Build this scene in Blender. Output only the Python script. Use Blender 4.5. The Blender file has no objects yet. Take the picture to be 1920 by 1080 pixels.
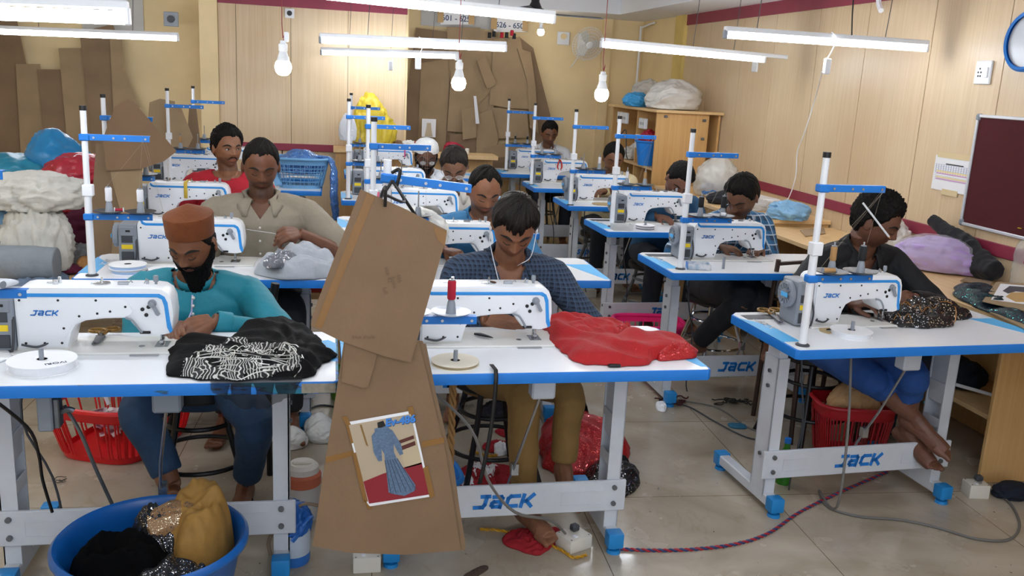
import bpy, bmesh, math, random
import numpy as np
from mathutils import Vector, Matrix, noise, Quaternion
from mathutils.bvhtree import BVHTree
PI = math.pi
S = bpy.context.scene
COL = S.collection

# ------------------------------------------------------------------ camera
CF, CP, CR, CH, CY = 1690.0, 0.228, 0.052, 1.60, 0.203
_fw = Vector((math.sin(CY)*math.cos(CP), math.cos(CY)*math.cos(CP), -math.sin(CP)))
_rt = Vector((math.cos(CY), -math.sin(CY), 0)); _up = _rt.cross(_fw)
CRT = math.cos(CR)*_rt + math.sin(CR)*_up
CUP = -math.sin(CR)*_rt + math.cos(CR)*_up
cam = bpy.data.objects.new('camera', bpy.data.cameras.new('camera')); COL.objects.link(cam)
m = Matrix((CRT, CUP, -_fw)).transposed().to_4x4(); m.translation = Vector((0, 0, CH)); cam.matrix_world = m
cam.data.sensor_width = 36; cam.data.lens = CF/1920*36; cam.data.clip_end = 60; cam.data.clip_start = .05
S.camera = cam
def _ray(u, v): return CRT*(u-960)/CF + CUP*(540-v)/CF + _fw
def atz(u, v, z):
    d = _ray(u, v); return Vector((0, 0, CH)) + d*((z-CH)/d.z)
def aty(u, v, y):
    d = _ray(u, v); return Vector((0, 0, CH)) + d*(y/d.y)
def atx(u, v, x):
    d = _ray(u, v); return Vector((0, 0, CH)) + d*(x/d.x)

# ------------------------------------------------------------------ world, view
w = bpy.data.worlds.new('world'); S.world = w; w.use_nodes = True
w.node_tree.nodes['Background'].inputs[0].default_value = (.80, .88, 1, 1)
w.node_tree.nodes['Background'].inputs[1].default_value = 0.5
S.view_settings.view_transform = 'Standard'; S.view_settings.look = 'None'
S.view_settings.gamma = 1; S.view_settings.exposure = 1.38; S.view_settings.use_curve_mapping = False
TUBE_E = 15.0; BULB_E = 28.0

# ------------------------------------------------------------------ materials
def lin(c):
    if isinstance(c, str):
        c = tuple(int(c[i:i+2], 16)/255 for i in (0, 2, 4))
    return tuple(((x/12.92) if x <= .04045 else ((x+.055)/1.055)**2.4) for x in c[:3]) + (1,)
_M = {}
def mat(name, col, rough=.6, metal=0, var=.0, scale=8, bump=0, bscale=60, emit=0, alpha=1, trans=0, sheen=0, spec=None, stretch=(1, 1, 1), col2=None, aniso=None, subs=0, glit=0):
    if name in _M: return _M[name]
    m = bpy.data.materials.new(name); m.use_nodes = True; nt = m.node_tree; N = nt.nodes; L = nt.links
    b = N['Principled BSDF']; c = lin(col)
    b.inputs['Base Color'].default_value = c; b.inputs['Roughness'].default_value = rough; b.inputs['Metallic'].default_value = metal
    if spec is not None: b.inputs['Specular IOR Level'].default_value = spec
    if sheen: b.inputs['Sheen Weight'].default_value = sheen*.15
    if subs:
        b.inputs['Subsurface Weight'].default_value = subs; b.inputs['Subsurface Radius'].default_value = (.01, .004, .002); b.inputs['Subsurface Scale'].default_value = .6
    if alpha < 1: b.inputs['Alpha'].default_value = alpha
    if trans: b.inputs['Transmission Weight'].default_value = trans
    if emit:
        b.inputs['Emission Color'].default_value = c; b.inputs['Emission Strength'].default_value = emit
    tc = N.new('ShaderNodeTexCoord'); mp = N.new('ShaderNodeMapping'); mp.inputs['Scale'].default_value = stretch
    L.new(tc.outputs['Object'], mp.inputs[0])
    if var or col2:
        n = N.new('ShaderNodeTexNoise'); n.inputs['Scale'].default_value = scale; n.inputs['Detail'].default_value = 5
        L.new(mp.outputs[0], n.inputs['Vector'])
        r = N.new('ShaderNodeValToRGB'); L.new(n.outputs[0], r.inputs[0]); e = r.color_ramp.elements
        if col2: e[0].position = .4; e[1].position = .6; e[0].color = c; e[1].color = lin(col2)
        else:
            e[0].position = .3; e[1].position = .7
            e[0].color = tuple(x*(1-var) for x in c[:3])+(1,); e[1].color = tuple(min(1, x*(1+var)) for x in c[:3])+(1,)
        L.new(r.outputs[0], b.inputs['Base Color'])
    if bump:
        n2 = N.new('ShaderNodeTexNoise'); n2.inputs['Scale'].default_value = bscale; n2.inputs['Detail'].default_value = 4
        L.new(mp.outputs[0], n2.inputs['Vector'])
        bp = N.new('ShaderNodeBump'); bp.inputs['Strength'].default_value = bump; bp.inputs['Distance'].default_value = .01
        L.new(n2.outputs[0], bp.inputs['Height']); L.new(bp.outputs[0], b.inputs['Normal'])
    if glit:   # sequins: tiny shiny cells
        v = N.new('ShaderNodeTexVoronoi'); v.inputs['Scale'].default_value = glit; L.new(tc.outputs['Object'], v.inputs['Vector'])
        g = N.new('ShaderNodeMath'); g.operation = 'GREATER_THAN'; g.inputs[1].default_value = .88
        sx = N.new('ShaderNodeSeparateColor'); L.new(v.outputs['Color'], sx.inputs[0]); L.new(sx.outputs[0], g.inputs[0])
        L.new(g.outputs[0], b.inputs['Metallic'])
        mr = N.new('ShaderNodeMapRange'); mr.inputs[3].default_value = rough; mr.inputs[4].default_value = .12; L.new(g.outputs[0], mr.inputs[0]); L.new(mr.outputs[0], b.inputs['Roughness'])
        mx = N.new('ShaderNodeMix'); mx.data_type = 'RGBA'; L.new(g.outputs[0], mx.inputs[0]); mx.inputs[6].default_value = c; mx.inputs[7].default_value = (.8, .8, .85, 1) if not col2 else lin(col2)
        for l in list(b.inputs['Base Color'].links): L.remove(l)
        L.new(mx.outputs[2], b.inputs['Base Color'])
    _M[name] = m; return m

def plaid_mat(name, base, a, bcol, sx=22, rough=.85, wob=.0):
    """woven check: stripes across and along mixed over a base colour"""
    m = bpy.data.materials.new(name); m.use_nodes = True; N = m.node_tree.nodes; L = m.node_tree.links; b = N['Principled BSDF']
    b.inputs['Roughness'].default_value = rough; b.inputs['Sheen Weight'].default_value = .03
    tc = N.new('ShaderNodeTexCoord'); sp = N.new('ShaderNodeSeparateXYZ'); L.new(tc.outputs['Object'], sp.inputs[0])
    def band(axis, sc, thr, ph=0):
        a_ = N.new('ShaderNodeMath'); a_.operation = 'MULTIPLY_ADD'; a_.inputs[1].default_value = sc; a_.inputs[2].default_value = ph; L.new(axis, a_.inputs[0])
        f = N.new('ShaderNodeMath'); f.operation = 'FRACT'; L.new(a_.outputs[0], f.inputs[0])
        g = N.new('ShaderNodeMath'); g.operation = 'LESS_THAN'; g.inputs[1].default_value = thr; L.new(f.outputs[0], g.inputs[0]); return g.outputs[0]
    xa = N.new('ShaderNodeMath'); xa.operation = 'ADD'; L.new(sp.outputs[0], xa.inputs[0])
    hy = N.new('ShaderNodeMath'); hy.operation = 'MULTIPLY'; hy.inputs[1].default_value = .6; L.new(sp.outputs[1], hy.inputs[0]); L.new(hy.outputs[0], xa.inputs[1])
    prev = None; col = lin(base)
    for (ax, sc, thr, cc, fac) in ((xa.outputs[0], sx, .5, a, .55), (sp.outputs[2], sx, .5, a, .55), (xa.outputs[0], sx, .12, bcol, .7), (sp.outputs[2], sx, .12, bcol, .7)):
        o = band(ax, sc, thr, .3)
        mu = N.new('ShaderNodeMath'); mu.operation = 'MULTIPLY'; mu.inputs[1].default_value = fac; L.new(o, mu.inputs[0])
        mx = N.new('ShaderNodeMix'); mx.data_type = 'RGBA'; L.new(mu.outputs[0], mx.inputs[0])
        if prev is None: mx.inputs[6].default_value = col
        else: L.new(prev, mx.inputs[6])
        mx.inputs[7].default_value = lin(cc); prev = mx.outputs[2]
    L.new(prev, b.inputs['Base Color']); _M[name] = m; return m

def wood_mat(name, c1, c2, rough=.45, axis='Z', sc=1.0):
    m = bpy.data.materials.new(name); m.use_nodes = True; N = m.node_tree.nodes; L = m.node_tree.links; b = N['Principled BSDF']
    b.inputs['Roughness'].default_value = rough
    tc = N.new('ShaderNodeTexCoord'); mp = N.new('ShaderNodeMapping')
    st = {'Z': (70*sc, 70*sc, 1.6*sc), 'X': (1.6*sc, 70*sc, 70*sc), 'Y': (70*sc, 1.6*sc, 70*sc)}[axis]
    mp.inputs['Scale'].default_value = st; L.new(tc.outputs['Object'], mp.inputs[0])
    n = N.new('ShaderNodeTexNoise'); n.inputs['Scale'].default_value = 1; n.inputs['Detail'].default_value = 6; n.inputs['Roughness'].default_value = .6
    L.new(mp.outputs[0], n.inputs['Vector'])
    n3 = N.new('ShaderNodeTexNoise'); n3.inputs['Scale'].default_value = 1.3; n3.inputs['Detail'].default_value = 3; L.new(tc.outputs['Object'], n3.inputs['Vector'])
    ad = N.new('ShaderNodeMath'); ad.operation = 'MULTIPLY_ADD'; ad.inputs[1].default_value = .55; L.new(n3.outputs[0], ad.inputs[0])
    mu = N.new('ShaderNodeMath'); mu.operation = 'MULTIPLY'; mu.inputs[1].default_value = .5; L.new(n.outputs[0], mu.inputs[0]); L.new(mu.outputs[0], ad.inputs[2])
    r = N.new('ShaderNodeValToRGB'); L.new(ad.outputs[0], r.inputs[0]); e = r.color_ramp.elements
    e[0].position = .38; e[0].color = lin(c1); e[1].position = .66; e[1].color = lin(c2)
    L.new(r.outputs[0], b.inputs['Base Color'])
    bp = N.new('ShaderNodeBump'); bp.inputs['Strength'].default_value = .06; bp.inputs['Distance'].default_value = .004; L.new(n.outputs[0], bp.inputs['Height']); L.new(bp.outputs[0], b.inputs['Normal'])
    _M[name] = m; return m

def floor_mat():
    m = bpy.data.materials.new('marble_tile'); m.use_nodes = True; N = m.node_tree.nodes; L = m.node_tree.links; b = N['Principled BSDF']
    b.inputs['Roughness'].default_value = .16
    tc = N.new('ShaderNodeTexCoord')
    mp = N.new('ShaderNodeMapping'); mp.inputs['Rotation'].default_value = (0, 0, .05); L.new(tc.outputs['Object'], mp.inputs[0])
    br = N.new('ShaderNodeTexBrick'); br.offset = 0; br.inputs['Scale'].default_value = 1; br.inputs['Brick Width'].default_value = .8; br.inputs['Row Height'].default_value = .8
    br.inputs['Mortar Size'].default_value = .0022; br.inputs['Mortar Smooth'].default_value = .3
    br.inputs['Color1'].default_value = (1, 1, 1, 1); br.inputs['Color2'].default_value = (.93, .93, .93, 1); br.inputs['Mortar'].default_value = (.38, .33, .28, 1)
    L.new(mp.outputs[0], br.inputs['Vector'])
    n = N.new('ShaderNodeTexNoise'); n.inputs['Scale'].default_value = 2.2; n.inputs['Detail'].default_value = 8; n.inputs['Distortion'].default_value = 1.2; L.new(tc.outputs['Object'], n.inputs['Vector'])
    r = N.new('ShaderNodeValToRGB'); L.new(n.outputs[0], r.inputs[0]); e = r.color_ramp.elements
    e[0].position = .3; e[0].color = lin('a39682'); e[1].position = .68; e[1].color = lin('bfb4a2')
    wv = N.new('ShaderNodeTexNoise'); wv.inputs['Scale'].default_value = 1.6; wv.inputs['Detail'].default_value = 10; wv.inputs['Distortion'].default_value = 2.5; L.new(tc.outputs['Object'], wv.inputs['Vector'])
    r2 = N.new('ShaderNodeValToRGB'); L.new(wv.outputs[0], r2.inputs[0]); e2 = r2.color_ramp.elements
    e2[0].position = .49; e2[0].color = (1, 1, 1, 1); e2[1].position = .51; e2[1].color = (1, 1, 1, 1)
    k = r2.color_ramp.elements.new(.5); k.color = (.93, .91, .88, 1)
    m1 = N.new('ShaderNodeMix'); m1.data_type = 'RGBA'; m1.blend_type = 'MULTIPLY'; m1.inputs[0].default_value = 1; L.new(r.outputs[0], m1.inputs[6]); L.new(r2.outputs[0], m1.inputs[7])
    m2 = N.new('ShaderNodeMix'); m2.data_type = 'RGBA'; m2.blend_type = 'MULTIPLY'; m2.inputs[0].default_value = 1; L.new(m1.outputs[2], m2.inputs[6]); L.new(br.outputs[0], m2.inputs[7])
    L.new(m2.outputs[2], b.inputs['Base Color'])
    ns = N.new('ShaderNodeTexNoise'); ns.inputs['Scale'].default_value = 5; ns.inputs['Detail'].default_value = 6; L.new(tc.outputs['Object'], ns.inputs['Vector'])
    mr = N.new('ShaderNodeMapRange'); mr.inputs[1].default_value = .35; mr.inputs[2].default_value = .7; mr.inputs[3].default_value = .1; mr.inputs[4].default_value = .32; L.new(ns.outputs[0], mr.inputs[0]); L.new(mr.outputs[0], b.inputs['Roughness'])
    return m

def skin_mat(name, col):
    """skin tinted by the Col attribute (lips, stubble, knuckles)"""
    m = bpy.data.materials.new(name); m.use_nodes = True; N = m.node_tree.nodes; L = m.node_tree.links; b = N['Principled BSDF']
    b.inputs['Roughness'].default_value = .48; b.inputs['Subsurface Weight'].default_value = .08; b.inputs['Subsurface Radius'].default_value = (.01, .004, .002)
    at = N.new('ShaderNodeAttribute'); at.attribute_name = 'Col'
    tc = N.new('ShaderNodeTexCoord'); n = N.new('ShaderNodeTexNoise'); n.inputs['Scale'].default_value = 35; n.inputs['Detail'].default_value = 4; L.new(tc.outputs['Object'], n.inputs['Vector'])
    r = N.new('ShaderNodeValToRGB'); L.new(n.outputs[0], r.inputs[0]); c = lin(col)
    r.color_ramp.elements[0].position = .3; r.color_ramp.elements[0].color = tuple(x*.86 for x in c[:3])+(1,)
    r.color_ramp.elements[1].position = .7; r.color_ramp.elements[1].color = tuple(min(1, x*1.1) for x in c[:3])+(1,)
    mx = N.new('ShaderNodeMix'); mx.data_type = 'RGBA'; mx.blend_type = 'MULTIPLY'; mx.inputs[0].default_value = 1
    L.new(r.outputs[0], mx.inputs[6]); L.new(at.outputs[0], mx.inputs[7]); L.new(mx.outputs[2], b.inputs['Base Color'])
    bp = N.new('ShaderNodeBump'); bp.inputs['Strength'].default_value = .15; bp.inputs['Distance'].default_value = .002; n2 = N.new('ShaderNodeTexNoise'); n2.inputs['Scale'].default_value = 300; L.new(tc.outputs['Object'], n2.inputs['Vector']); L.new(n2.outputs[0], bp.inputs['Height']); L.new(bp.outputs[0], b.inputs['Normal'])
    return m

WHITE = mat('white_enamel', 'eceff3', .28); TABLEW = mat('white_laminate', 'f0f3f7', .25, var=.02, scale=3)
FRAMEW = mat('frame_grey_paint', 'ccd0d6', .4, var=.05, scale=12)
BLUE = mat('blue_edging', '1478d2', .42, var=.05, scale=9); LBLUE = mat('light_blue_decal', '58b8f2', .45)
CAPB = mat('blue_plastic', '1a86cc', .4); STRIPE = mat('blue_stripe_paint', '2a92e0', .35)
GREYM = mat('grey_motor_plastic', '8b929b', .4); DGREY = mat('dark_grey_plastic', '3c4046', .45)
STEEL = mat('steel', 'b5b8bc', .25, .9); DSTEEL = mat('worn_steel', '74787c', .4, .8, var=.15, scale=30); CHROME = mat('chrome', 'd6d8da', .12, 1)
BLACK = mat('black_plastic', '0e0e10', .4); BLACKM = mat('black_metal', '1b1b1e', .35, .3)
LOGO = mat('logo_blue', '1a78cc', .4); YEL = mat('yellow_sticker', 'f2d21c', .5)
CARD = mat('brown_card', '846a50', .85, var=.07, scale=6, bump=.1, bscale=90); CARD2 = mat('pale_brown_card', 'a18a6b', .88, var=.10, scale=4, bump=.15, bscale=50)
CARD3 = mat('dull_brown_card', '8a735a', .9, var=.12, scale=4, bump=.15, bscale=50); CEDGE = mat('card_edge', 'b6976e', .9)
TAPE = mat('brown_tape', '8d6533', .25, var=.05); PAPER = mat('white_paper', 'f2f3f5', .7)
WALLW = wood_mat('wood_panel', 'cfb38c', 'dfc9a6', .42); DESKW = wood_mat('desk_laminate', 'd9b37c', 'ecc994', .38, 'Y'); CABW = wood_mat('cabinet_laminate', 'c99b5e', 'dcb47a', .4)
MAROON = mat('maroon_strip', '8c2a42', .45, var=.08, scale=6); CREAM = mat('cream_paint', 'edd6a6', .75, var=.07, scale=2.5, bump=.12, bscale=9)
YELW = mat('yellow_paint', 'e2c878', .75, var=.15, scale=3); CEILM = mat('ceiling_white', 'e9ebee', .8); DARKGAP = mat('dark_gap', '3a2b1c', .9)
RED_CLOTH = mat('red_cloth', 'a80a12', .75, var=.12, scale=14, bump=.25, bscale=160, sheen=.3)

# ------------------------------------------------------------------ mesh helpers
def link(o, parent=None):
    COL.objects.link(o)
    if parent is not None: o.parent = parent
    return o
def tag(o, label=None, cat=None, group=None, kind=None):
    if label: o['label'] = label
    if cat: o['category'] = cat
    if group: o['group'] = group
    if kind: o['kind'] = kind
    return o
def thing(name, loc, label, cat, rz=0, group=None):
    o = bpy.data.objects.new(name, None); COL.objects.link(o); o.empty_display_size = .05
    o.location = loc; o.rotation_euler = (0, 0, rz); return tag(o, label, cat, group)
def dup(o, parent=None, depth=0):
    c = o.copy(); COL.objects.link(c)
    if parent is not None: c.parent = parent
    for ch in list(o.children):
        dup(ch, c, depth+1)
    return c

class MB:
    """collects shapes, then links them as one mesh object"""
    def __init__(s): s.bm = bmesh.new(); s.mi = 0
    def _set(s, vs, M=None):
        if M is not None:
            bmesh.ops.transform(s.bm, matrix=M, verts=vs)
        fs = set(f for v in vs for f in v.link_faces)
        for f in fs: f.material_index = s.mi
        return vs
    def box(s, lo, hi, M=None, bev=0, seg=1):
        lo = Vector(lo); hi = Vector(hi)
        r = bmesh.ops.create_cube(s.bm, size=1); vs = r['verts']
        c = (lo+hi)/2; d = hi-lo
        for v in vs: v.co = Vector((v.co.x*d.x, v.co.y*d.y, v.co.z*d.z))+c
        if bev:
            es = list(set(e for v in vs for e in v.link_edges))
            r = bmesh.ops.bevel(s.bm, geom=es, offset=bev, segments=seg, affect='EDGES', profile=.6)
            vs = list(set(r['verts'])|set(v for f in r['faces'] for v in f.verts))
        return s._set(vs, M)
    def prism(s, pts, h, axis='Z', base=0, M=None, bev=0):
        """polygon (2D) extruded along an axis from base to base+h"""
        def P(a, b, c):
            return {'Z': (a, b, c), 'Y': (a, c, b), 'X': (c, a, b)}[axis]
        lo = [s.bm.verts.new(P(a, b, base)) for a, b in pts]; hi = [s.bm.verts.new(P(a, b, base+h)) for a, b in pts]
        n = len(pts); fs = []
        fs.append(s.bm.faces.new(lo)); fs.append(s.bm.faces.new(hi[::-1]))
        for i in range(n): fs.append(s.bm.faces.new((lo[i], hi[i], hi[(i+1) % n], lo[(i+1) % n])))
        bmesh.ops.recalc_face_normals(s.bm, faces=fs)
        vs = lo+hi
        if bev:
            es = list(set(e for f in fs[:2] for e in f.edges))
            r = bmesh.ops.bevel(s.bm, geom=es, offset=bev, segments=2, affect='EDGES', profile=.6)
            vs = list(set(vs) & set(s.bm.verts)) + [v for v in r['verts']]
            vs = [v for v in set(vs) if v.is_valid]
        return s._set(vs, M)
    def lathe(s, prof, n=24, M=None, cap=True):
        """profile list of (r,z) around Z"""
        rings = []
        for r, z in prof:
            rings.append([s.bm.verts.new((r*math.cos(2*PI*i/n), r*math.sin(2*PI*i/n), z)) for i in range(n)])
        for a, b in zip(rings, rings[1:]):
            for i in range(n): s.bm.faces.new((a[i], a[(i+1) % n], b[(i+1) % n], b[i]))
        if cap:
            s.bm.faces.new(rings[0][::-1]); s.bm.faces.new(rings[-1])
        return s._set([v for r in rings for v in r], M)
    def cyl(s, a, b, r, r2=None, n=16):
        a = Vector(a); b = Vector(b); r2 = r if r2 is None else r2
        d = b-a; q = Vector((0, 0, 1)).rotation_difference(d).to_matrix().to_4x4(); q.translation = a
        return s.lathe([(r, 0), (r2, d.length)], n, q)
    def tube(s, pts, r, n=8, smooth=4, flat=1.0, up=None):
        """tube along points; r number or list; smoothed by catmull-rom; flat squashes one axis"""
        P = [Vector(p) for p in pts]; R = [r]*len(P) if not hasattr(r, '__len__') else list(r)
        if smooth > 1 and len(P) > 2:
            Q = []; RR = []
            for i in range(len(P)-1):
                p0 = P[max(i-1, 0)]; p1 = P[i]; p2 = P[i+1]; p3 = P[min(i+2, len(P)-1)]
                for k in range(smooth):
                    t = k/smooth; t2 = t*t; t3 = t2*t
                    Q.append(.5*((2*p1)+(p2-p0)*t+(2*p0-5*p1+4*p2-p3)*t2+(3*p1-p0-3*p2+p3)*t3)); RR.append(R[i]*(1-t)+R[i+1]*t)
            Q.append(P[-1]); RR.append(R[-1]); P = Q; R = RR
        rings = []; prev = None
        for i, p in enumerate(P):
            t = (P[min(i+1, len(P)-1)]-P[max(i-1, 0)])
            if t.length < 1e-9: t = Vector((0, 0, 1))
            t.normalize()
            if prev is None:
                a = Vector(up) if up is not None else (Vector((0, 0, 1)) if abs(t.z) < .9 else Vector((1, 0, 0)))
                nrm = (a-t*a.dot(t)).normalized()
            else: nrm = (prev-t*prev.dot(t)).normalized()
            prev = nrm; bn = t.cross(nrm)
            rings.append([s.bm.verts.new(p+nrm*R[i]*flat*math.cos(2*PI*k/n)+bn*R[i]*math.sin(2*PI*k/n)) for k in range(n)])
        for a, b in zip(rings, rings[1:]):
            for i in range(n): s.bm.faces.new((a[i], a[(i+1) % n], b[(i+1) % n], b[i]))
        s.bm.faces.new(rings[0][::-1]); s.bm.faces.new(rings[-1])
        return s._set([v for r_ in rings for v in r_])
    def ball(s, c, r, M=None, u=16, v=12):
        r = (r, r, r) if not hasattr(r, '__len__') else r
        rr = bmesh.ops.create_uvsphere(s.bm, u_segments=u, v_segments=v, radius=1); vs = rr['verts']
        for q in vs: q.co = Vector((q.co.x*r[0], q.co.y*r[1], q.co.z*r[2]))
        if M is not None:
            for q in vs: q.co = M @ q.co
        for q in vs: q.co += Vector(c)
        return s._set(vs)
    def loft(s, rings, cap=True):
        """rings: list of lists of points, all the same length"""
        R = [[s.bm.verts.new(p) for p in r] for r in rings]; n = len(R[0])
        for a, b in zip(R, R[1:]):
            for i in range(n): s.bm.faces.new((a[i], a[(i+1) % n], b[(i+1) % n], b[i]))
        if cap: s.bm.faces.new(R[0][::-1]); s.bm.faces.new(R[-1])
        return s._set([v for r in R for v in r])
    def add(s, me, M=None):
        n = len(s.bm.verts); s.bm.from_mesh(me); s.bm.verts.ensure_lookup_table()
        vs = s.bm.verts[n:]; return s._set(list(vs), M)
    def build(s, name, mats, parent=None, loc=(0, 0, 0), rot=(0, 0, 0), smooth=True, ang=.6):
        bmesh.ops.recalc_face_normals(s.bm, faces=s.bm.faces)
        me = bpy.data.meshes.new(name); s.bm.to_mesh(me); s.bm.free()
        for m_ in (mats if isinstance(mats, (list, tuple)) else [mats]): me.materials.append(m_)
        if smooth:
            me.polygons.foreach_set('use_smooth', [True]*len(me.polygons))
            try: me.set_sharp_from_angle(angle=ang)
            except Exception: pass
        o = bpy.data.objects.new(name, me); link(o, parent); o.location = loc; o.rotation_euler = rot
        return o

def remeshed(bm, voxel, smooth=2, disp=None):
    """union of closed shapes as one continuous surface -> mesh datablock"""
    bmesh.ops.recalc_face_normals(bm, faces=bm.faces)
    me = bpy.data.meshes.new('tmp'); bm.to_mesh(me); bm.free()
    o = bpy.data.objects.new('tmp', me); COL.objects.link(o)
    r = o.modifiers.new('r', 'REMESH'); r.mode = 'VOXEL'; r.voxel_size = voxel; r.adaptivity = 0
    if smooth:
        sm = o.modifiers.new('s', 'SMOOTH'); sm.factor = .5; sm.iterations = smooth
    dg = bpy.context.evaluated_depsgraph_get(); ev = o.evaluated_get(dg)
    out = bpy.data.meshes.new_from_object(ev)
    bpy.data.objects.remove(o); bpy.data.meshes.remove(me)
    if disp:
        n = len(out.vertices); co = np.empty(n*3); out.vertices.foreach_get('co', co)
        no = np.empty(n*3); out.vertices.foreach_get('normal', no)
        co = co.reshape(-1, 3); no = no.reshape(-1, 3)
        co += no*disp(co, no)[:, None]; out.vertices.foreach_set('co', co.ravel()); out.update()
    return out
def mesh_obj(name, me, m, parent=None, smooth=True):
    me.materials.clear()
    for q in (m if isinstance(m, (list, tuple)) else [m]): me.materials.append(q)
    if smooth: me.polygons.foreach_set('use_smooth', [True]*len(me.polygons))
    me.name = name
    return link(bpy.data.objects.new(name, me), parent)

# fast vectorised value noise
def _hash(i, j, k, seed):
    h = (i*374761393 + j*668265263 + k*2147483647 + seed*974634777) & 0xffffffff
    h = ((h ^ (h >> 13))*1274126177) & 0xffffffff
    return ((h ^ (h >> 16)) & 0xffff)/65535.0
def vnoise(p, seed=0):
    p = np.asarray(p, float); i = np.floor(p).astype(np.int64); f = p-i; f = f*f*(3-2*f); out = 0
    for a in (0, 1):
        for b in (0, 1):
            for c in (0, 1):
                wgt = (f[:, 0] if a else 1-f[:, 0])*(f[:, 1] if b else 1-f[:, 1])*(f[:, 2] if c else 1-f[:, 2])
                out = out + wgt*_hash(i[:, 0]+a, i[:, 1]+b, i[:, 2]+c, seed)
    return out*2-1
def ridged(p, seed=0, oct=3):
    out = 0; a = 1; tot = 0
    for o in range(oct):
        out = out + a*(1-np.sqrt(vnoise(p*(2**o), seed+o)**2+.012)*1.6); tot += a; a *= .45
    return out/tot
def fold_disp(amp, sc, seed=0, warp=.6, stretch=(1, 1, 1)):
    def f(co, no):
        q = co*sc*np.array(stretch)
        wv = np.stack([vnoise(q*.6, seed+11), vnoise(q*.6, seed+12), vnoise(q*.6, seed+13)], 1)*warp
        return amp*(ridged(q+wv, seed)-.45)
    return f

# ------------------------------------------------------------------ lettering
_ST = {  # stroke letters on a 1 wide x 1 high box, thick rounded logo style
 'J': [[(.35, 1), (1, 1)], [(.8, 1), (.8, .3), (.68, .06), (.5, .06), (0, .06)]],
 'a': [[(.1, .93), (.75, .93), (.88, .8), (.88, 0)], [(.88, .08), (.25, .08), (.12, .2), (.12, .38), (.25, .5), (.88, .5)]],
 'C': [[(1, .93), (.3, .93), (.12, .75), (.12, .25), (.3, .07), (1, .07)]],
 'K': [[(.12, 0), (.12, 1)], [(.12, .45), (.45, .45), (.95, 1)], [(.45, .5), (.98, 0)]],
}
def logo_mesh(mb, text, h, wd, th, M, depth=.0006, shear=.28, gap=.18):
    """slanted wide strokes in the XZ plane facing -Y, starting at the left"""
    x0 = 0
    for ch in text:
        for st in _ST[ch]:
            for (a, b) in zip(st, st[1:]):
                A = Vector((x0+a[0]*wd+a[1]*h*shear, a[1]*h)); B = Vector((x0+b[0]*wd+b[1]*h*shear, b[1]*h))
                d = (B-A); l = d.length; d.normalize(); n = Vector((-d.y, d.x))*th/2; e = d*th*.42
                q = [A-e-n, B+e-n, B+e+n, A-e+n]
                mb.prism([(v.x, v.y) for v in q], depth, 'Y', -depth, M)
        x0 += wd*(1+gap)+th*.5
    return x0
def text_obj(txt, size, m, parent, M, name='lettering', depth=.0006, bold=0.0, ax='CENTER', shear=0):
    cu = bpy.data.curves.new('t', 'FONT'); cu.body = txt; cu.size = size; cu.align_x = ax; cu.align_y = 'CENTER'; cu.extrude = depth; cu.offset = bold; cu.shear = shear; cu.resolution_u = 3
    t = bpy.data.objects.new('t', cu); COL.objects.link(t)
    dg = bpy.context.evaluated_depsgraph_get(); me = bpy.data.meshes.new_from_object(t.evaluated_get(dg))
    bpy.data.objects.remove(t); me.transform(M)
    return mesh_obj(name, me, m, parent, smooth=False)
def RX(a): return Matrix.Rotation(a, 4, 'X')
def RY(a): return Matrix.Rotation(a, 4, 'Y')
def RZ(a): return Matrix.Rotation(a, 4, 'Z')
def T(*p): return Matrix.Translation(p if len(p) == 3 else p[0])
# ================================================================== ROOM
def struct(o): o['kind'] = 'structure'; return o
WX = 3.2     # right wall
mb = MB(); mb.box((-3.4, -1.2, -.1), (3.4, 9.6, 0)); struct(mb.build('floor', floor_mat()))
# right wall: laminate panels with dark joints, cream painted end bay
mb = MB(); ys = [-1.2, -.2, .4, 1.0, 1.6, 2.2, 2.8, 3.4, 3.98, 4.56, 5.2, 5.78, 6.4, 6.95, 7.6, 8.2]
for a, b in zip(ys, ys[1:]): mb.box((WX, a+.003, 0), (WX+.02, b-.003, 2.25))
mb.mi = 1; mb.box((WX+.015, -1.2, 0), (WX+.1, 8.2, 2.3)); mb.mi = 2; mb.box((WX-.0, 8.2, 0), (WX+.1, 9.5, 2.3)); struct(mb.build('wall_right', [WALLW, DARKGAP, CREAM]))
mb = MB(); mb.box((WX-.03, 8.16, 0), (WX, 8.24, 2.25)); mb.box((WX-.03, 8.24, 1.6), (WX, 8.4, 2.25)); struct(mb.build('trim_1', YELW))
# panelled back wall
mb = MB(); xs = [-.98, -.83, -.364, .134, .65]
for a, b in zip(xs, xs[1:]):
    mb.box((a+.002, 8.48, .925), (b-.002, 8.5, 2.12))
mb.box((-.98, 8.485, 0), (-.45, 8.5, .86)); mb.box((-.44, 8.49, 0), (.65, 8.5, .86))
mb.mi = 1; mb.box((-.98, 8.495, 0), (.65, 9.4, 2.3)); struct(mb.build('wall_back', [WALLW, DARKGAP]))
mb = MB(); mb.box((.65, 9.4, 0), (3.3, 9.5, 2.3)); mb.box((.65, 8.5, 0), (.67, 9.4, 2.3)); mb.box((2.75, 9.36, 0), (2.85, 9.4, 2.25)); struct(mb.build('wall_back_bay', CREAM))
mb = MB(); mb.box((-3.4, 8.9, 0), (-.98, 9.0, 2.3)); struct(mb.build('wall_back_recess', CREAM))
mb = MB(); mb.box((-1.13, 8.44, 0), (-.98, 8.9, 2.3)); struct(mb.build('trim_2', CREAM))
mb = MB(); mb.box((-3.4, -1.2, 0), (-3.3, 9, 2.3)); struct(mb.build('wall_left', CREAM))
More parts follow.
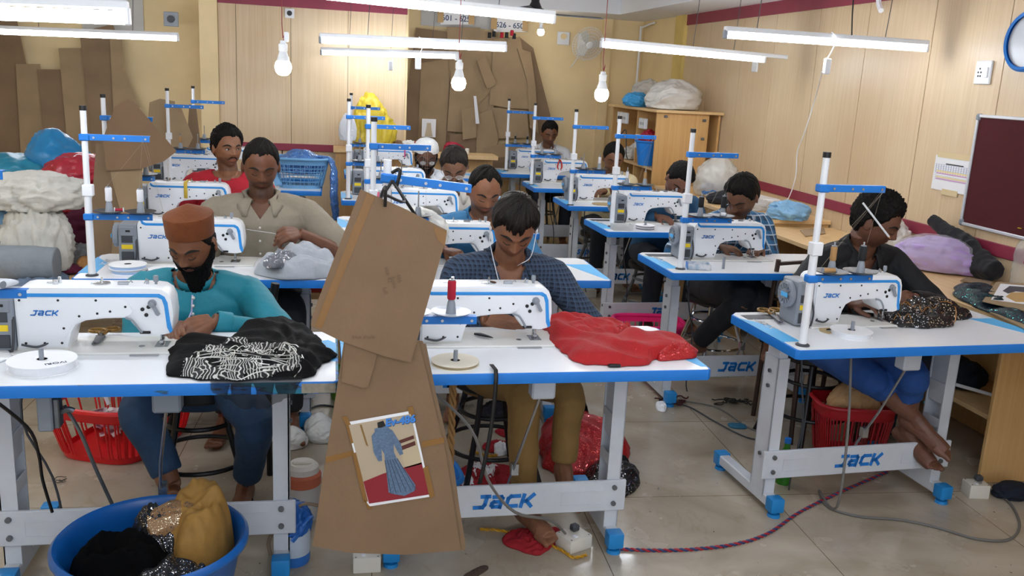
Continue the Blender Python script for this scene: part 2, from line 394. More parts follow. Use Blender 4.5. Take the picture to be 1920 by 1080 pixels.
# maroon strips
mb = MB(); mb.box((WX-.012, -1.2, .872), (WX, 8.16, .937), bev=.003); struct(mb.build('trim_3', MAROON))
mb = MB(); mb.box((WX-.012, -1.2, 2.158), (WX, 8.16, 2.26)); struct(mb.build('trim_4', MAROON))
mb = MB(); mb.box((-.98, 8.465, .862), (.65, 8.48, .925), bev=.003); struct(mb.build('trim_5', MAROON))
mb = MB(); mb.box((-.98, 8.465, 2.11), (.655, 8.48, 2.26)); struct(mb.build('trim_6', MAROON))
# ceiling: low border and a raised tray
mb = MB(); mb.box((-3.4, 8.65, 2.25), (3.4, 9.6, 2.5)); mb.box((2.7, -1.2, 2.25), (3.4, 8.65, 2.5)); mb.box((-3.4, -1.2, 2.25), (-2.7, 8.65, 2.5))
mb.box((-2.7, -1.2, 2.42), (2.7, 8.65, 2.5)); mb.box((-2.7, 5.2, 2.25), (2.7, 5.6, 2.5)); struct(mb.build('ceiling', CEILM))
# surface conduit in the far corner
mb = MB(); mb.cyl((3.15, 9.34, .9), (3.15, 9.34, 2.2), .012); mb.tube([(3.15, 9.34, 2.18), (3.16, 9.2, 2.2), (3.17, 9.0, 2.22)], .011); tag(mb.build('conduit_pipe', WHITE), 'thin white conduit pipe running down the far corner of the cream wall', 'pipe')

# ================================================================== LAMPS
TUBEM = mat('glowing_tube', 'f4f8ff', .5, emit=TUBE_E); BULBM = mat('glowing_bulb', 'fff6e6', .5, emit=BULB_E)
def tube_light(L, Rr, label, batten=True, r=.013, wires=(.25, .75), cord=None, over=0, group='fluorescent tubes hanging over the tables'):
    L = Vector(L); Rr = Vector(Rr); d = Rr-L; ln = d.length
    t = thing('tube_light', L, label, 'light', 0, None)
    q = Vector((1, 0, 0)).rotation_difference(d).to_matrix().to_4x4(); t.rotation_euler = q.to_euler()
    mb = MB(); mb.cyl((.015, 0, 0), (ln-.015, 0, 0), r, n=14); mb.build('glass_tube', TUBEM, t)
    mb = MB(); mb.box((-.0, -.018, r+.004), (ln+over, .018, r+.03), bev=.004); mb.build('batten', WHITE, t)
    for e in (0, 1):
        mb = MB(); x = -.004 if e == 0 else ln-.014; mb.box((x, -.016, -r-.002), (x+.018, .016, r+.012), bev=.004); mb.build('end_cap', GREYM if (e == 0 and over == 0) else WHITE, t)
    inv = t.rotation_euler.to_matrix().inverted()
    for wf in wires:
        p = L+d*wf; mb = MB(); a = inv @ (Vector((p.x, p.y, p.z+.03))-L); b = inv @ (Vector((p.x+.02, p.y, 2.42))-L)
        mb.tube([a, (a+b)/2+Vector((.004, 0, 0)), b], .0022, 5); mb.build('hanging_wire', DGREY, t)
    if cord:
        f, ln2 = cord; p = L+d*f; a = inv @ (p-L)
        mb = MB(); mb.tube([a+Vector((0, -.02, .05)), a+Vector((.03, -.03, .02)), a+Vector((.01, -.025, -.05)), a+Vector((-.005, -.02, -ln2+.05))], .003, 6); mb.build('power_cord', WHITE, t)
        mb = MB(); mb.box(a+Vector((-.02, -.035, -ln2-.03)), a+Vector((.016, -.01, -ln2+.05)), bev=.005); mb.build('socket_block', WHITE, t)
    return t
tube_light(aty(600, -8, 4.7), aty(1040, 38, 4.7), 'bright tube light cut off by the top edge of the photo', r=.016)
tube_light(aty(599, 76, 5.9), aty(949, 92, 5.9), 'upper, longer of the two tube lights before the back wood panels', r=.016, cord=(.52, .12))
tube_light(aty(601, 99, 8.05), aty(860, 107, 8.05), 'lower and shorter of the two tube lights hanging before the back wood panels', r=.016, cord=(.5, .1), wires=(.2, .5, .8))
tube_light(aty(1126, 84, 5.9), aty(1434, 113, 5.9), 'bright tube light near the wall fan, bare batten end sticking out', r=.016, over=.16, cord=None, wires=(.55, .8))
tube_light(aty(1358, 66, 4.4), aty(1738, 92, 4.4), 'bright tube light on the right before the panelled wall, white switch cord hanging from it', r=.014, cord=(.5, .13), wires=(.15, .78))
tube_light(Vector((-1.8, 3.0, 1.69)), aty(242, 34, 3.0), 'nearest and thickest tube light at the top left corner of the photo', r=.02)
tube_light(aty(336, 74, 7.1)+Vector((-1.25, 0, -.02)), aty(335, 73, 7.1), 'lower and thinner tube light at the top left, over the piled cloth', r=.015)
for i, (x, y) in enumerate([(-1.6, .9), (.6, .5), (2.0, 1.5), (.5, -.5), (-2.3, 4.6), (.4, 2.1)]):  # out-of-view tubes added for front lighting, besides the visible lamps
    tube_light((x-.6, y, 2.2), (x+.6, y, 2.2), 'added unseen fill tube light close under the ceiling, %s' % ['left front', 'centre front', 'right front', 'rear middle', 'by the left wall', 'over the first row'][i], r=.016, wires=())
def bulb(u, v, y, label):
    p = aty(u, v, y); t = thing('light_bulb', p, label, 'light bulb', 0, None)
    mb = MB(); mb.lathe([(.004, -.034), (.018, -.031), (.029, -.02), (.034, 0), (.031, .014), (.026, .024)], 20); mb.build('glowing_globe', BULBM, t)
    mb = MB(); mb.lathe([(.026, .024), (.02, .045), (.015, .062)], 20); mb.build('bulb_neck', WHITE, t)
    mb = MB(); mb.lathe([(.016, .062), (.018, .066), (.018, .09), (.012, .095), (.011, .105)], 16); mb.build('bulb_holder', WHITE, t)
    mb = MB(); mb.tube([(0, 0, .1), (.008, 0, .14), (-.004, 0, .17), (0, 0, 2.42-p.z)], .002, 5, smooth=3); mb.build('flex', mat('red_flex', '8c2f2f', .6), t)
    return t
b = bulb(531, 126, 3.9, 'bare glowing bulb hanging furthest left, before the bare back wood panels')
mb = MB(); mb.box((.004, -.01, .1), (.022, .01, .14), bev=.003); mb.build('connector', WHITE, b)
b = bulb(860, 156, 4.2, 'bare glowing bulb hanging before the brown cardboard patterns')
mb = MB(); mb.box((-.022, -.01, .1), (-.006, .01, .13), bev=.003); mb.build('connector', WHITE, b)
bulb(1128, 177, 4.2, 'bare glowing bulb hanging below the wall fan on its own thin wire')

bulb(1014, 60, 8.7, 'dazzling bulb close to the far wall behind the end of the top tube light')
# ceiling fan
p = aty(1003, 20, 6.6)
fan = thing('ceiling_fan', p, 'dark ceiling fan half cut off by the top edge of the photo', 'ceiling fan')
mb = MB(); mb.lathe([(.02, -.05), (.075, -.045), (.09, -.03), (.09, 0), (.05, .02), (.03, .06), (.03, .1), (.02, .12)], 24); mb.build('motor_hub', BLACKM, fan)
mb = MB(); mb.cyl((0, 0, .1), (0, 0, 2.42-p.z), .01); mb.build('down_rod', BLACKM, fan)
for k in range(3):
    mb = MB(); mb.prism([(.08, -.02), (.16, -.045), (.52, -.05), (.54, .05), (.16, .04), (.08, .02)], .006, M=RZ(k*2.094+.15) @ T(0, 0, -.02) @ RX(.15)); mb.build('blade', DGREY, fan)

# wall fan (white, pedestal head on a bracket)
p = aty(1100, 80, 9.12)
wf = thing('wall_fan', p, 'white wall fan with wire cage on the cream back wall', 'fan')
mb = MB(); mb.ball((0, .1, .0), (.05, .09, .05)); mb.build('motor_cover', WHITE, wf)
mb = MB(); mb.box((-.03, .18, -.12), (.05, .28, .1), bev=.01); mb.tube([(0, .2, -.08), (0, .12, -.06), (0, .1, 0)], .018); mb.build('bracket', WHITE, wf)
mb = MB(); Mf = RX(PI/2+.35) @ RY(.15)
for r in (.17, .15, .12, .09, .06, .035):
    z = .03+.05*math.sqrt(max(0, 1-(r/.175)**2)); mb.tube([Mf @ Vector((r*math.cos(a*PI/12), r*math.sin(a*PI/12), z)) for a in range(25)], .0022, 5, smooth=1)
for a in range(36):
    an = a*PI/18; mb.tube([Mf @ Vector((r*math.cos(an), r*math.sin(an), zz)) for r, zz in ((.03, .082), (.1, .07), (.15, .05), (.172, .03), (.15, .0), (.06, -.04))], .0013, 4, smooth=2)
mb.lathe([(.035, .08), (.03, .088), (.01, .09)], 16, Mf); mb.build('wire_cage', WHITE, wf)
mb = MB()
for k in range(3): mb.prism([(.0, -.015), (.06, -.05), (.13, -.04), (.14, .03), (.06, .04), (0, .015)], .004, M=Mf @ RZ(k*2.094) @ T(0, 0, .025) @ RX(.3))
mb.build('fan_blades', mat('frosted_blade', 'dcdcd2', .3), wf)
mb = MB(); mb.tube([(-.02, .2, -.12), (-.06, .22, -.2), (-.09, .25, -.25)], .004); mb.build('pull_cord', WHITE, wf)

# wall accessories
def plate(name, P, sz, label, cat, rot=0, dark=None, m=WHITE):
    t = thing(name, P, label, cat, rot)
    mb = MB(); mb.box((-sz/2, -.012, -sz/2), (sz/2, 0, sz/2), bev=.004); mb.build('face_plate', m, t)
    return t
t = plate('speaker_regulator', aty(1056, 72, 9.38), .13, 'square white dial plate beside the wall fan', 'dial')
mb = MB(); mb.cyl((0, -.03, .02), (0, -.01, .02), .03, n=20); mb.build('dial', CREAM, t)
t = plate('wall_speaker', aty(321, 36, 8.42), .12, 'small grey camera box with black round lens at the left edge of the wood panels', 'camera', m=GREYM)
mb = MB(); mb.cyl((0, -.03, 0), (0, -.01, 0), .03, n=20); mb.build('lens', BLACK, t)
t = plate('security_camera', aty(543, 25, 8.46), .08, 'small white camera with dark lens high on the wood panels', 'camera')
mb = MB(); mb.cyl((0, -.03, 0), (0, -.01, 0), .022, n=20); mb.build('lens', BLACK, t)
t = plate('wall_socket', atx(1846, 136, WX), .115, 'white socket and switch plate on the right panelled wall above the calendar', 'socket', -PI/2)
mb = MB(); mb.box((.02, -.018, -.025), (.042, -.01, .025), bev=.002); mb.build('switch', WHITE, t)
mb = MB()
for dx, dz in ((-.02, .018), (-.03, 0), (-.01, 0), (-.028, -.018), (-.012, -.018)): mb.cyl((dx, -.0135, dz), (dx, -.011, dz), .005, n=8)
mb.build('socket_holes', BLACK, t)
t = plate('small_socket', atx(1417, 124, WX), .09, 'small white outlet under the batten end on the right panelled wall', 'socket', -PI/2)
# black cord from ceiling and curly cable on right wall
def cord(name, pts, r, m, label, cat='cord', smooth=5, n=6):
    mb = MB(); mb.tube(pts, r, n, smooth); return tag(mb.build(name, m), label, cat)
cord('hanging_cord', [aty(1600, 0, 4.3), aty(1598, 30, 4.3), aty(1597, 66, 4.3)], .004, BLACK, 'black cord dropping from the ceiling to the right tube light')
cord('wall_cable', [aty(1541, 135, 4.35), atx(1530, 180, 3.0), atx(1508, 250, 3.08), atx(1495, 285, 3.14), atx(1492, 330, 3.15), atx(1478, 372, 3.15), atx(1462, 380, 3.13)], .004, WHITE, 'thin white cable hanging down the right wall to the desk')
cord('pipe_end', [atx(1647, -5, 3.14), atx(1648, 8, 3.14), atx(1652, 20, 3.12)], .016, WHITE, 'short bent white pipe end at the top of the right wall', 'pipe')
# clock
p = atx(1921, 78, WX-.01)
ck = thing('wall_clock', p+Vector((0, -.03, 0)), 'round blue rimmed wall clock cut off by the right edge of the photo', 'clock', -PI/2)
mb = MB(); mb.lathe([(.118, 0), (.14, 0), (.14, .02), (.13, .03), (.118, .025)], 40, RX(PI/2), cap=False); mb.build('rim', BLUE, ck)
mb = MB(); mb.cyl((0, 0, 0), (0, -.012, 0), .12, n=40); mb.build('dial', mat('silver_dial', 'c6cbd2', .35), ck)
mb = MB(); mb.box((-.003, -.016, 0), (.003, -.014, .09)); mb.box((-.003, -.016, -.003), (.06, -.014, .003)); mb.build('hands', BLACK, ck)
# pin board
p0 = atx(1845, 215, WX); p1 = atx(1808, 420, WX)
yr = 2.85; yl = 4.08; zt = 1.545; zb = .985
bd = thing('pin_board', (WX-.012, yl, zb), 'maroon felt pin board in silver frame on the right wall', 'notice board', -PI/2)
W_ = yl-yr; H_ = zt-zb
mb = MB(); mb.box((.01, -.006, .01), (W_-.01, .01, H_-.01)); mb.build('felt_panel', mat('maroon_felt', '4a0c14', .95, var=.08, scale=40), bd)
mb = MB()
for lo, hi in (((0, -.014, 0), (W_, .01, .016)), ((0, -.014, H_-.016), (W_, .01, H_)), ((0, -.014, 0), (.016, .01, H_)), ((W_-.016, -.014, 0), (W_, .01, H_))): mb.box(lo, hi, bev=.003)
mb.build('frame', mat('satin_aluminium', 'd9dce2', .35, .4), bd)
for cz in (0, H_-.03):
    mb = MB(); mb.box((-.004, -.018, cz-.003), (.026, .01, cz+.033), bev=.008); mb.build('corner_cap', GREYM, bd)
# calendar sheet
cp = atx(1757, 290, WX); cq = atx(1820, 362, WX)
wd = cp.y-cq.y; hh = cp.z-1.135
cal = thing('calendar_sheet', (WX-.004, cp.y, 1.135), 'white printed calendar sheet taped to the right wall beside the board', 'calendar', -PI/2)
mb = MB(); mb.box((0, -.0015, 0), (wd, 0, hh)); mb.build('sheet', PAPER, cal)
mb = MB()
for k in range(9):
    z = hh*.74-k*hh*.055; mb.box((wd*.04, -.0022, z), (wd*.96, -.0016, z+hh*.006))
for k in range(14): x = wd*(.05+k*.065); mb.box((x, -.0022, hh*.5), (x+wd*.01, -.0016, hh*.74))
mb.build('ruled_lines', mat('pale_blue_ink', '9aa6c8', .7), cal)
mb = MB(); mb.box((wd*.08, -.0024, hh*.52), (wd*.92, -.0017, hh*.565)); mb.box((wd*.08, -.0024, hh*.36), (wd*.92, -.0017, hh*.4)); mb.build('yellow_rows', mat('yellow_ink', 'ecdca0', .7), cal)
mb = MB(); mb.box((wd*.08, -.0024, hh*.47), (wd*.92, -.0017, hh*.5)); mb.box((wd*.08, -.0024, hh*.31), (wd*.92, -.0017, hh*.34)); mb.build('pink_rows', mat('pink_ink', 'd9a0c8', .7), cal)
mb = MB(); mb.box((wd*.3, -.003, hh*.76), (wd*.75, -.0018, hh*.79)); mb.build('black_bar', BLACK, cal)
mb = MB(); mb.box((wd*.05, -.0026, hh-.01), (wd*1.05, -.0004, hh+.02)); mb.box((wd*.3, -.0026, -.02), (wd*.7, -.0004, .01)); mb.build('clear_tape', mat('clear_tape', 'e3cfa4', .15), cal)

# ================================================================== SEWING TABLES
TL, TW, TZ, TT = 1.15, .50, .76, .034
def beam_logo(parent, txt='JaCK'):
    if txt == 'JaCK':
        mb = MB(); logo_mesh(mb, txt, .052, .052, .0125, T(TL/2-.14, .327, .165), gap=.12, depth=.001); mb.build('beam_lettering', LOGO, parent)
    else: text_obj(txt, .085, LOGO, parent, T(TL/2, .326, .19) @ RX(PI/2), 'beam_lettering', .0008, .002, shear=.25)
def sewing_table(x, y, rz, label, beam='JaCK', decal=True, worn=False, sx=1):
    t = thing('sewing_table', (x, y, 0), label, 'table', rz, 'sewing tables in three rows')
    mb = MB(); mb.prism([(0, .012), (.012, 0), (TL-.012, 0), (TL, .012), (TL, TW-.035), (TL-.035, TW), (.035, TW), (0, TW-.035)], TT, base=TZ-TT, bev=.004)
    tt = mb.build('table_top', TOPEDGE_WORN if worn else BLUE, t)
    mb = MB(); mb.prism([(.008, .012), (.014, .004), (TL-.014, .004), (TL-.008, .012), (TL-.008, TW-.035), (TL-.035, TW-.006), (.035, TW-.006), (.008, TW-.035)], .0015, base=TZ-.0005); mb.build('white_laminate', TABLEW, tt)
    if decal:
        mb = MB(); mb.prism([(.0, .1), (.075, .1), (.075, .30), (.0, .42)], .0006, base=TZ+.0012)
        dc = mb.build('corner_decal', LBLUE, t)
        mb = MB(); logo_mesh(mb, 'JaCK', .028, .026, .0055, T(.05, .385, TZ+.0022) @ RZ(-PI/2) @ RX(-PI/2), depth=.0004, gap=.15); mb.build('decal_lettering', WHITE, dc, smooth=False)
        mb = MB(); mb.prism([(TL-.13, .34), (TL-.012, .34), (TL-.004, .03), (TL-.025, .03)], .0006, base=TZ+.0012); mb.build('corner_decal', LBLUE, t)
    for sgn, cx in ((1, .175), (-1, TL-.175)):
        x0, x1 = (cx-.025, cx+.025)
        oi = x0 if sgn > 0 else x1-.004      # outer plate
        mb = MB(); mb.box((x0, .33, .06), (x1, .336, .62)); mb.box((x0, .424, .06), (x1, .43, .62)); mb.box((oi, .33, .06), (oi+.004, .43, .62))
        ii = x1-.004 if sgn > 0 else x0
        for z0, z1 in ((.06, .16), (.30, .34), (.46, .49), (.585, .62)): mb.box((ii, .336, z0), (ii+.004, .424, z1))
        c = mb.build('lower_column', FRAMEW, t)
        for z in (.22, .5, .56): mb = MB(); mb.cyl((oi+(.004 if sgn < 0 else 0), .38, z), (oi+(.012 if sgn < 0 else -.008), .38, z), .008, n=10); mb.build('bolt', DSTEEL, c)
        for z in (.165, .225): mb = MB(); mb.cyl((cx, .318, z), (cx, .310, z), .009, n=12); mb.build('bolt', DSTEEL, c)
        mb = MB(); mb.box((x0+.005, .337, .4), (x1-.005, .423, TZ-TT-.004), bev=.003); mb.box((x0-.01, .3, TZ-TT-.012), (x1+.01, .46, TZ-TT), bev=.002); mb.build('upper_column', FRAMEW, t)
        mb = MB(); mb.box((cx-.024, .27, .03), (cx+.024, .72, .072), bev=.004); mb.build('foot_bar', FRAMEW, t)
        for yy in (.26, .7):
            mb = MB(); mb.box((cx-.029, yy-.01, .022), (cx+.029, yy+.04, .078), bev=.006, seg=2); mb.lathe([(.012, .01), (.012, .03)], 12, T(cx, yy+.015, 0)); mb.lathe([(.026, 0), (.024, .012), (.01, .014)], 16, T(cx, yy+.015, 0)); mb.build('foot_cap', CAPB, t)
    mb = MB(); mb.box((.13, .318, .135), (TL-.13, .332, .25), bev=.003)
    bm_ = mb.build('cross_beam', FRAMEW, t)
    for x0, x1 in ((.22, .37), (TL-.37, TL-.22)):
        mb = MB()
        for z in (.165, .212): mb.box((x0, .3165, z), (x1, .319, z+.003))
        mb.box((x0-.002, .3165, .165), (x0, .319, .215)); mb.build('embossed_rib', FRAMEW, bm_)
    mb = MB()
    if beam == 'JaCK': logo_mesh(mb, 'JaCK', .042, .042, .0135, T(TL/2-.11, .317, .170), gap=.12, depth=.0012); mb.build('beam_lettering', LOGO, bm_, smooth=False)
    elif beam: mb.bm.free(); text_obj(beam, .085, LOGO, bm_, T(TL/2+.05, .316, .195) @ RX(PI/2), 'beam_lettering', .0008, .002, shear=.25)
    # treadle, rod, control box under the top
    mb = MB(); mb.box((.42, .40, .118), (.76, .56, .130), bev=.003); td = mb.build('treadle', FRAMEW, t); mb = MB(); mb.box((.42, .394, .118), (.76, .402, .132), bev=.002); mb.build('blue_edge', CAPB, td)
    mb = MB(); mb.box((.62, .2, .6), (.70, .26, .715), bev=.006); mb.build('control_box', GREYM if worn else FRAMEW, t)
    mb = MB(); mb.tube([(.655, .23, .6), (.62, .3, .4), (.6, .38, .24), (.58, .42, .1)], .005, 8, 1); mb.box((.60, .35, .27), (.625, .375, .31)); mb.build('treadle_rod', STEEL, t)
    mb = MB(); mb.tube([(.25, .35, .725), (.24, .3, .55), (.3, .34, .35), (.32, .4, .1), (.36, .46, .01)], .004, 6); mb.build('power_cable', DGREY, t)
    t.scale.x = sx
    return t
def worn_mat():
    m = mat('worn_blue_edging', '1478d2', .5); N = m.node_tree.nodes; L = m.node_tree.links; b = N['Principled BSDF']
    tc = N.new('ShaderNodeTexCoord'); mp = N.new('ShaderNodeMapping'); mp.inputs['Scale'].default_value = (9, 9, 40); L.new(tc.outputs['Object'], mp.inputs[0])
    n = N.new('ShaderNodeTexNoise'); n.inputs['Scale'].default_value = 1.0; n.inputs['Detail'].default_value = 7; L.new(mp.outputs[0], n.inputs['Vector'])
    sx = N.new('ShaderNodeSeparateXYZ'); L.new(tc.outputs['Object'], sx.inputs[0])
    mr = N.new('ShaderNodeMapRange'); mr.inputs[1].default_value = .65; mr.inputs[2].default_value = .95; mr.inputs[3].default_value = 0; mr.inputs[4].default_value = .24; L.new(sx.outputs[0], mr.inputs[0])
    ad = N.new('ShaderNodeMath'); ad.operation = 'ADD'; L.new(n.outputs[0], ad.inputs[0]); L.new(mr.outputs[0], ad.inputs[1])
    r = N.new('ShaderNodeValToRGB'); L.new(ad.outputs[0], r.inputs[0]); e = r.color_ramp.elements; e[0].position = .66; e[0].color = lin('1478d2'); e[1].position = .70; e[1].color = lin('2c3f52')
    k = e.new(.77); k.color = lin('1f7a96')
    L.new(r.outputs[0], b.inputs['Base Color']); return m
TOPEDGE_WORN = worn_mat()

tabs = {}
tabs['L1'] = (.021-TL, 2.409, 0); tabs['L2'] = (-.99, 3.66, 0); tabs['L3'] = (-.06-TL, 4.87, 0); tabs['L5'] = (-.07-TL, 7.2, 0); tabs['L4'] = (-.07-TL, 6.46, 0)
tabs['C1'] = (.032, 2.455, .012); tabs['C2'] = (1.207-TL, 3.69, 0); tabs['C3'] = (.03, 4.86, 0); tabs['C4'] = (.06, 6.03, 0); tabs['C5'] = (.10, 7.55, 0)
tabs['R1'] = (1.535, 2.655, .06); tabs['R2'] = (1.549, 3.86, .02); tabs['R3'] = (1.576, 4.98, .03); tabs['R4'] = (1.61, 6.02, 0); tabs['R5'] = (1.577, 7.0, 0); tabs['R6'] = (1.5, 8.02, 0)
tl = {
 'L1': 'white sewing table with scuffed blue edge, nearest at the left',
 'L2': 'second left sewing table, pale grey cloth on it',
 'L3': 'third left sewing table, behind the grey shirted man',
 'L5': 'furthest left sewing table, behind the one with the light blue basket',
 'L4': 'white sewing table at the back left carrying the light blue laundry basket',
 'C1': 'near middle sewing table with red garment on it, behind the hanging brown cardboard',
 'C2': 'second sewing table of the middle column, where the man in plain blue shirt works',
 'C3': 'third sewing table of the middle column, worked by the man with spectacles',
 'C4': 'fourth sewing table of the middle column, before the man in white skullcap',
 'C5': 'furthest sewing table of the middle column, below the yellow bag',
 'R1': 'near right sewing table with black sequinned trim and white reel on it',
 'R2': 'second right sewing table, with open blue box at its corner',
 'R3': 'third right sewing table, with clear tray of oddments at its corner',
 'R4': 'fourth right sewing table, before the man in cream shirt',
 'R5': 'fifth right sewing table, whose machine has red tape tied on it',
 'R6': 'furthest right sewing table, before the man in white shirt by the cream wall'}
beams = {'L5': '', 'L1': '', 'R6': '', 'R5': 'super', 'L3': '', 'L4': '', 'C5': ''}
TSX = {'L2': .90, 'C1': .972, 'C3': .97, 'R1': .96, 'R2': .95, 'R3': .925, 'R4': .87, 'R5': .90}
for k, (x, y, rz) in tabs.items():
    tb = sewing_table(x, y, rz, tl[k], beam=beams.get(k, 'JaCK'), worn=(k == 'L1'), decal=(k != 'L1' and k != 'L4'), sx=TSX.get(k, 1))
    tabs[k] = (x, y, rz, tb)
# bare patch of chipboard and decal on L1's right end
x, y, rz, tb = tabs['L1']
mb = MB(); mb.box((TL-.1, -.0012, TZ-TT+.003), (TL-.008, .002, TZ-.004)); mb.build('bare_edge', mat('bare_edge', '8f8778', .6, var=.2, scale=60), tb)
mb = MB(); mb.prism([(TL-.11, .36), (TL-.03, .4), (TL-.006, .36), (TL-.006, .18), (TL-.075, .2)], .0006, base=TZ+.0012); mb.build('corner_decal', LBLUE, tb)
def onT(k, lx, ly, lz=0):
    x, y, rz, tb = tabs[k]; return Vector((x+lx*math.cos(rz)-ly*math.sin(rz), y+lx*math.sin(rz)+ly*math.cos(rz), TZ+.001+lz))
# ================================================================== SEWING MACHINE
def make_machine():
    t = thing('sewing_machine', (0, 0, 0), '', 'sewing machine', 0, 'white lockstitch machines on the tables')
    # cast body
    out = [(-.385, .012), (-.387, .165), (-.382, .18), (-.37, .190), (-.35, .194), (-.02, .194), (.012, .190), (.030, .178), (.040, .155), (.044, .11), (.040, .068), (.030, .054), (.01, .05), (-.035, .052), (-.055, .062), (-.085, .102), (-.15, .100), (-.20, .094), (-.225, .082), (-.238, .06), (-.25, .012)]
    mb = MB(); mb.prism(out, .11, 'Y', -.055, bev=.010); body = mb.build('arm_casting', WHITE, t, ang=.7)
    # cover plate
    cp = [(-.378, .02), (-.378, .158), (-.372, .164), (-.10, .164), (-.088, .158), (-.068, .125), (-.078, .112), (-.098, .106), (-.16, .106), (-.208, .098), (-.236, .082), (-.25, .055), (-.262, .022)]
    mb = MB(); mb.prism(cp, .004, 'Y', -.0585, bev=.0012); cov = mb.build('cover_plate', WHITE, t)
    for x, z in ((-.37, .157), (-.268, .157), (-.167, .157), (-.088, .138), (-.13, .124), (-.165, .118), (-.214, .110), (-.257, .074), (-.264, .03), (-.31, .03), (-.36, .03)):
        mb = MB(); mb.cyl((x, -.0585, z), (x, -.0595, z), .0036, n=10); mb.build('screw', BLACK, cov)
    for x, z in ((-.042, .130), (-.025, .137), (-.032, .113)): mb = MB(); mb.cyl((x, -.0545, z), (x, -.057, z), .0058, n=14); mb.build('hole_plug', BLACK, body)
    mb = MB(); logo_mesh(mb, 'JaCK', .0135, .0145, .0036, T(-.342, -.0595, .113), gap=.14, depth=.0007); mb.build('brand_lettering', LOGO, cov, smooth=False)
    # blue stripe: along the shoulder then down the nose
    mb = MB(); mb.prism([(-.372, .1865), (-.366, .172), (-.352, .166), (.0, .166), (.012, .160), (.018, .14), (.024, .075), (.032, .058), (.040, .064), (.034, .09), (.028, .15), (.02, .168), (.006, .1765), (-.35, .1765), (-.358, .18), (-.364, .188)], .003, 'Y', -.0565, bev=.0008); mb.build('blue_stripe', STRIPE, t)
    # motor housing, handwheel, control panel
    mb = MB(); mb.box((-.462, -.058, .004), (-.386, .06, .172), bev=.014, seg=3); mb.box((-.455, -.062, .12), (-.395, -.05, .16), bev=.004); mo = mb.build('motor_housing', GREYM, t)
    mb = MB(); mb.box((-.448, -.0605, .092), (-.404, -.0575, .122), bev=.001); mb.build('control_panel', DGREY, mo)
    mb = MB(); mb.box((-.448, -.0610, .066), (-.404, -.0578, .084)); mb.build('warning_sticker', YEL, mo)
    mb = MB(); mb.box((-.45, -.0605, .015), (-.40, -.055, .055), bev=.002); mb.build('connector_panel', DGREY, mo); mb = MB(); mb.box((-.43, -.063, .138), (-.412, -.061, .146)); mb.build('vent_slot', BLACK, mo)
    mb = MB(); M_ = T(-.462, 0, .115) @ RY(-PI/2)
    mb.lathe([(.035, 0), (.05, .003), (.052, .012), (.05, .022), (.04, .026), (.036, .02), (.02, .02), (.018, .03), (.0, .03)], 28, M_, cap=False)
    for a in range(12): mb.box((.022, -.002, .018), (.046, .002, .026), M=M_ @ RZ(a*PI/6))
    hw = mb.build('handwheel', GREYM, t)
    mb = MB(); mb.box((-.496, -.03, .107), (-.492, .012, .123), M=None, bev=.001); mb.build('wheel_label', LBLUE, hw)
    # bed
    mb = MB(); mb.box((-.40, -.085, 0), (.085, .085, .007), bev=.002); mb.box((-.39, -.05, .0), (-.25, .05, .018), bev=.004); mb.build('bed_plate', mat('bed_enamel', 'e6e6e2', .25), t)
    mb = MB(); mb.box((-.018, -.03, .007), (.02, .03, .0085), bev=.001); mb.build('needle_plate', STEEL, t); mb = MB(); mb.box((-.075, -.10, .001), (.005, -.086, .003)); mb.build('slide_plate', STEEL, t); mb = MB(); mb.cyl((-.055, -.02, .0068), (-.055, -.02, .0082), .009, n=16); mb.build('oil_gauge', STEEL, t)
    # needle bar, presser foot, guards
    mb = MB(); mb.cyl((0, -.01, .018), (0, -.01, .055), .0035, n=10); mb.cyl((0, -.01, .006), (0, -.01, .02), .001, n=6); mb.cyl((.0, .012, .012), (.0, .012, .056), .0045, n=10); mb.box((-.006, -.02, .016), (.006, .0, .024), bev=.001); mb.build('needle_bar', STEEL, t)
    mb = MB(); mb.box((-.007, -.028, .0085), (.007, .012, .0115), bev=.001); mb.box((-.004, .0, .011), (.004, .014, .03), bev=.001); mb.build('presser_foot', STEEL, t)
    mb = MB(); mb.box((-.052, -.06, .056), (-.022, -.045, .064), bev=.002); mb.build('reverse_lever', BLACK, t)
    mb = MB(); mb.tube([(-.088, -.057, .104), (-.07, -.066, .1), (-.055, -.068, .08), (-.045, -.062, .062)], .0035, 8); mb.build('knee_wire', GREYM, t)
    mb = MB(); mb.lathe([(.012, 0), (.012, .006), (.008, .01), (.008, .016), (.0, .018)], 18, T(-.014, -.055, .148) @ RX(PI/2)); mb.prism([(-.018, .146), (-.008, .15), (.008, .118), (.002, .112), (-.004, .116)], .006, 'Y', -.068, bev=.001); mb.build('tension_dial', GREYM, t)
    mb = MB(); mb.lathe([(.004, 0), (.004, .008), (.0075, .009), (.0075, .024), (.006, .027), (.0, .027)], 14, T(-.012, 0, .192)); mb.build('pressure_knob', GREYM, t)
    mb = MB(); mb.box((-.04, -.006, .193), (-.032, .006, .206), bev=.001); mb.cyl((-.045, 0, .194), (-.038, 0, .21), .0015, n=6); mb.build('thread_guide', STEEL, t)
    mb = MB(); mb.box((-.115, -.02, .193), (-.085, -.012, .204), bev=.002); mb.tube([(-.085, -.016, .2), (-.078, -.016, .206), (-.075, -.016, .2)], .002, 6); mb.build('take_up_guide', STEEL, t)
    mb = MB(); mb.lathe([(.0, .0), (.024, .001), (.024, .004), (.016, .006), (.005, .007), (.005, .012)], 20, T(-.16, -.005, .193)); mb.cyl((-.16, -.005, .2), (-.16, -.005, .214), .003, n=8); mb.box((-.19, -.012, .193), (-.178, .0, .197)); mb.build('bobbin_winder', CHROME, t)
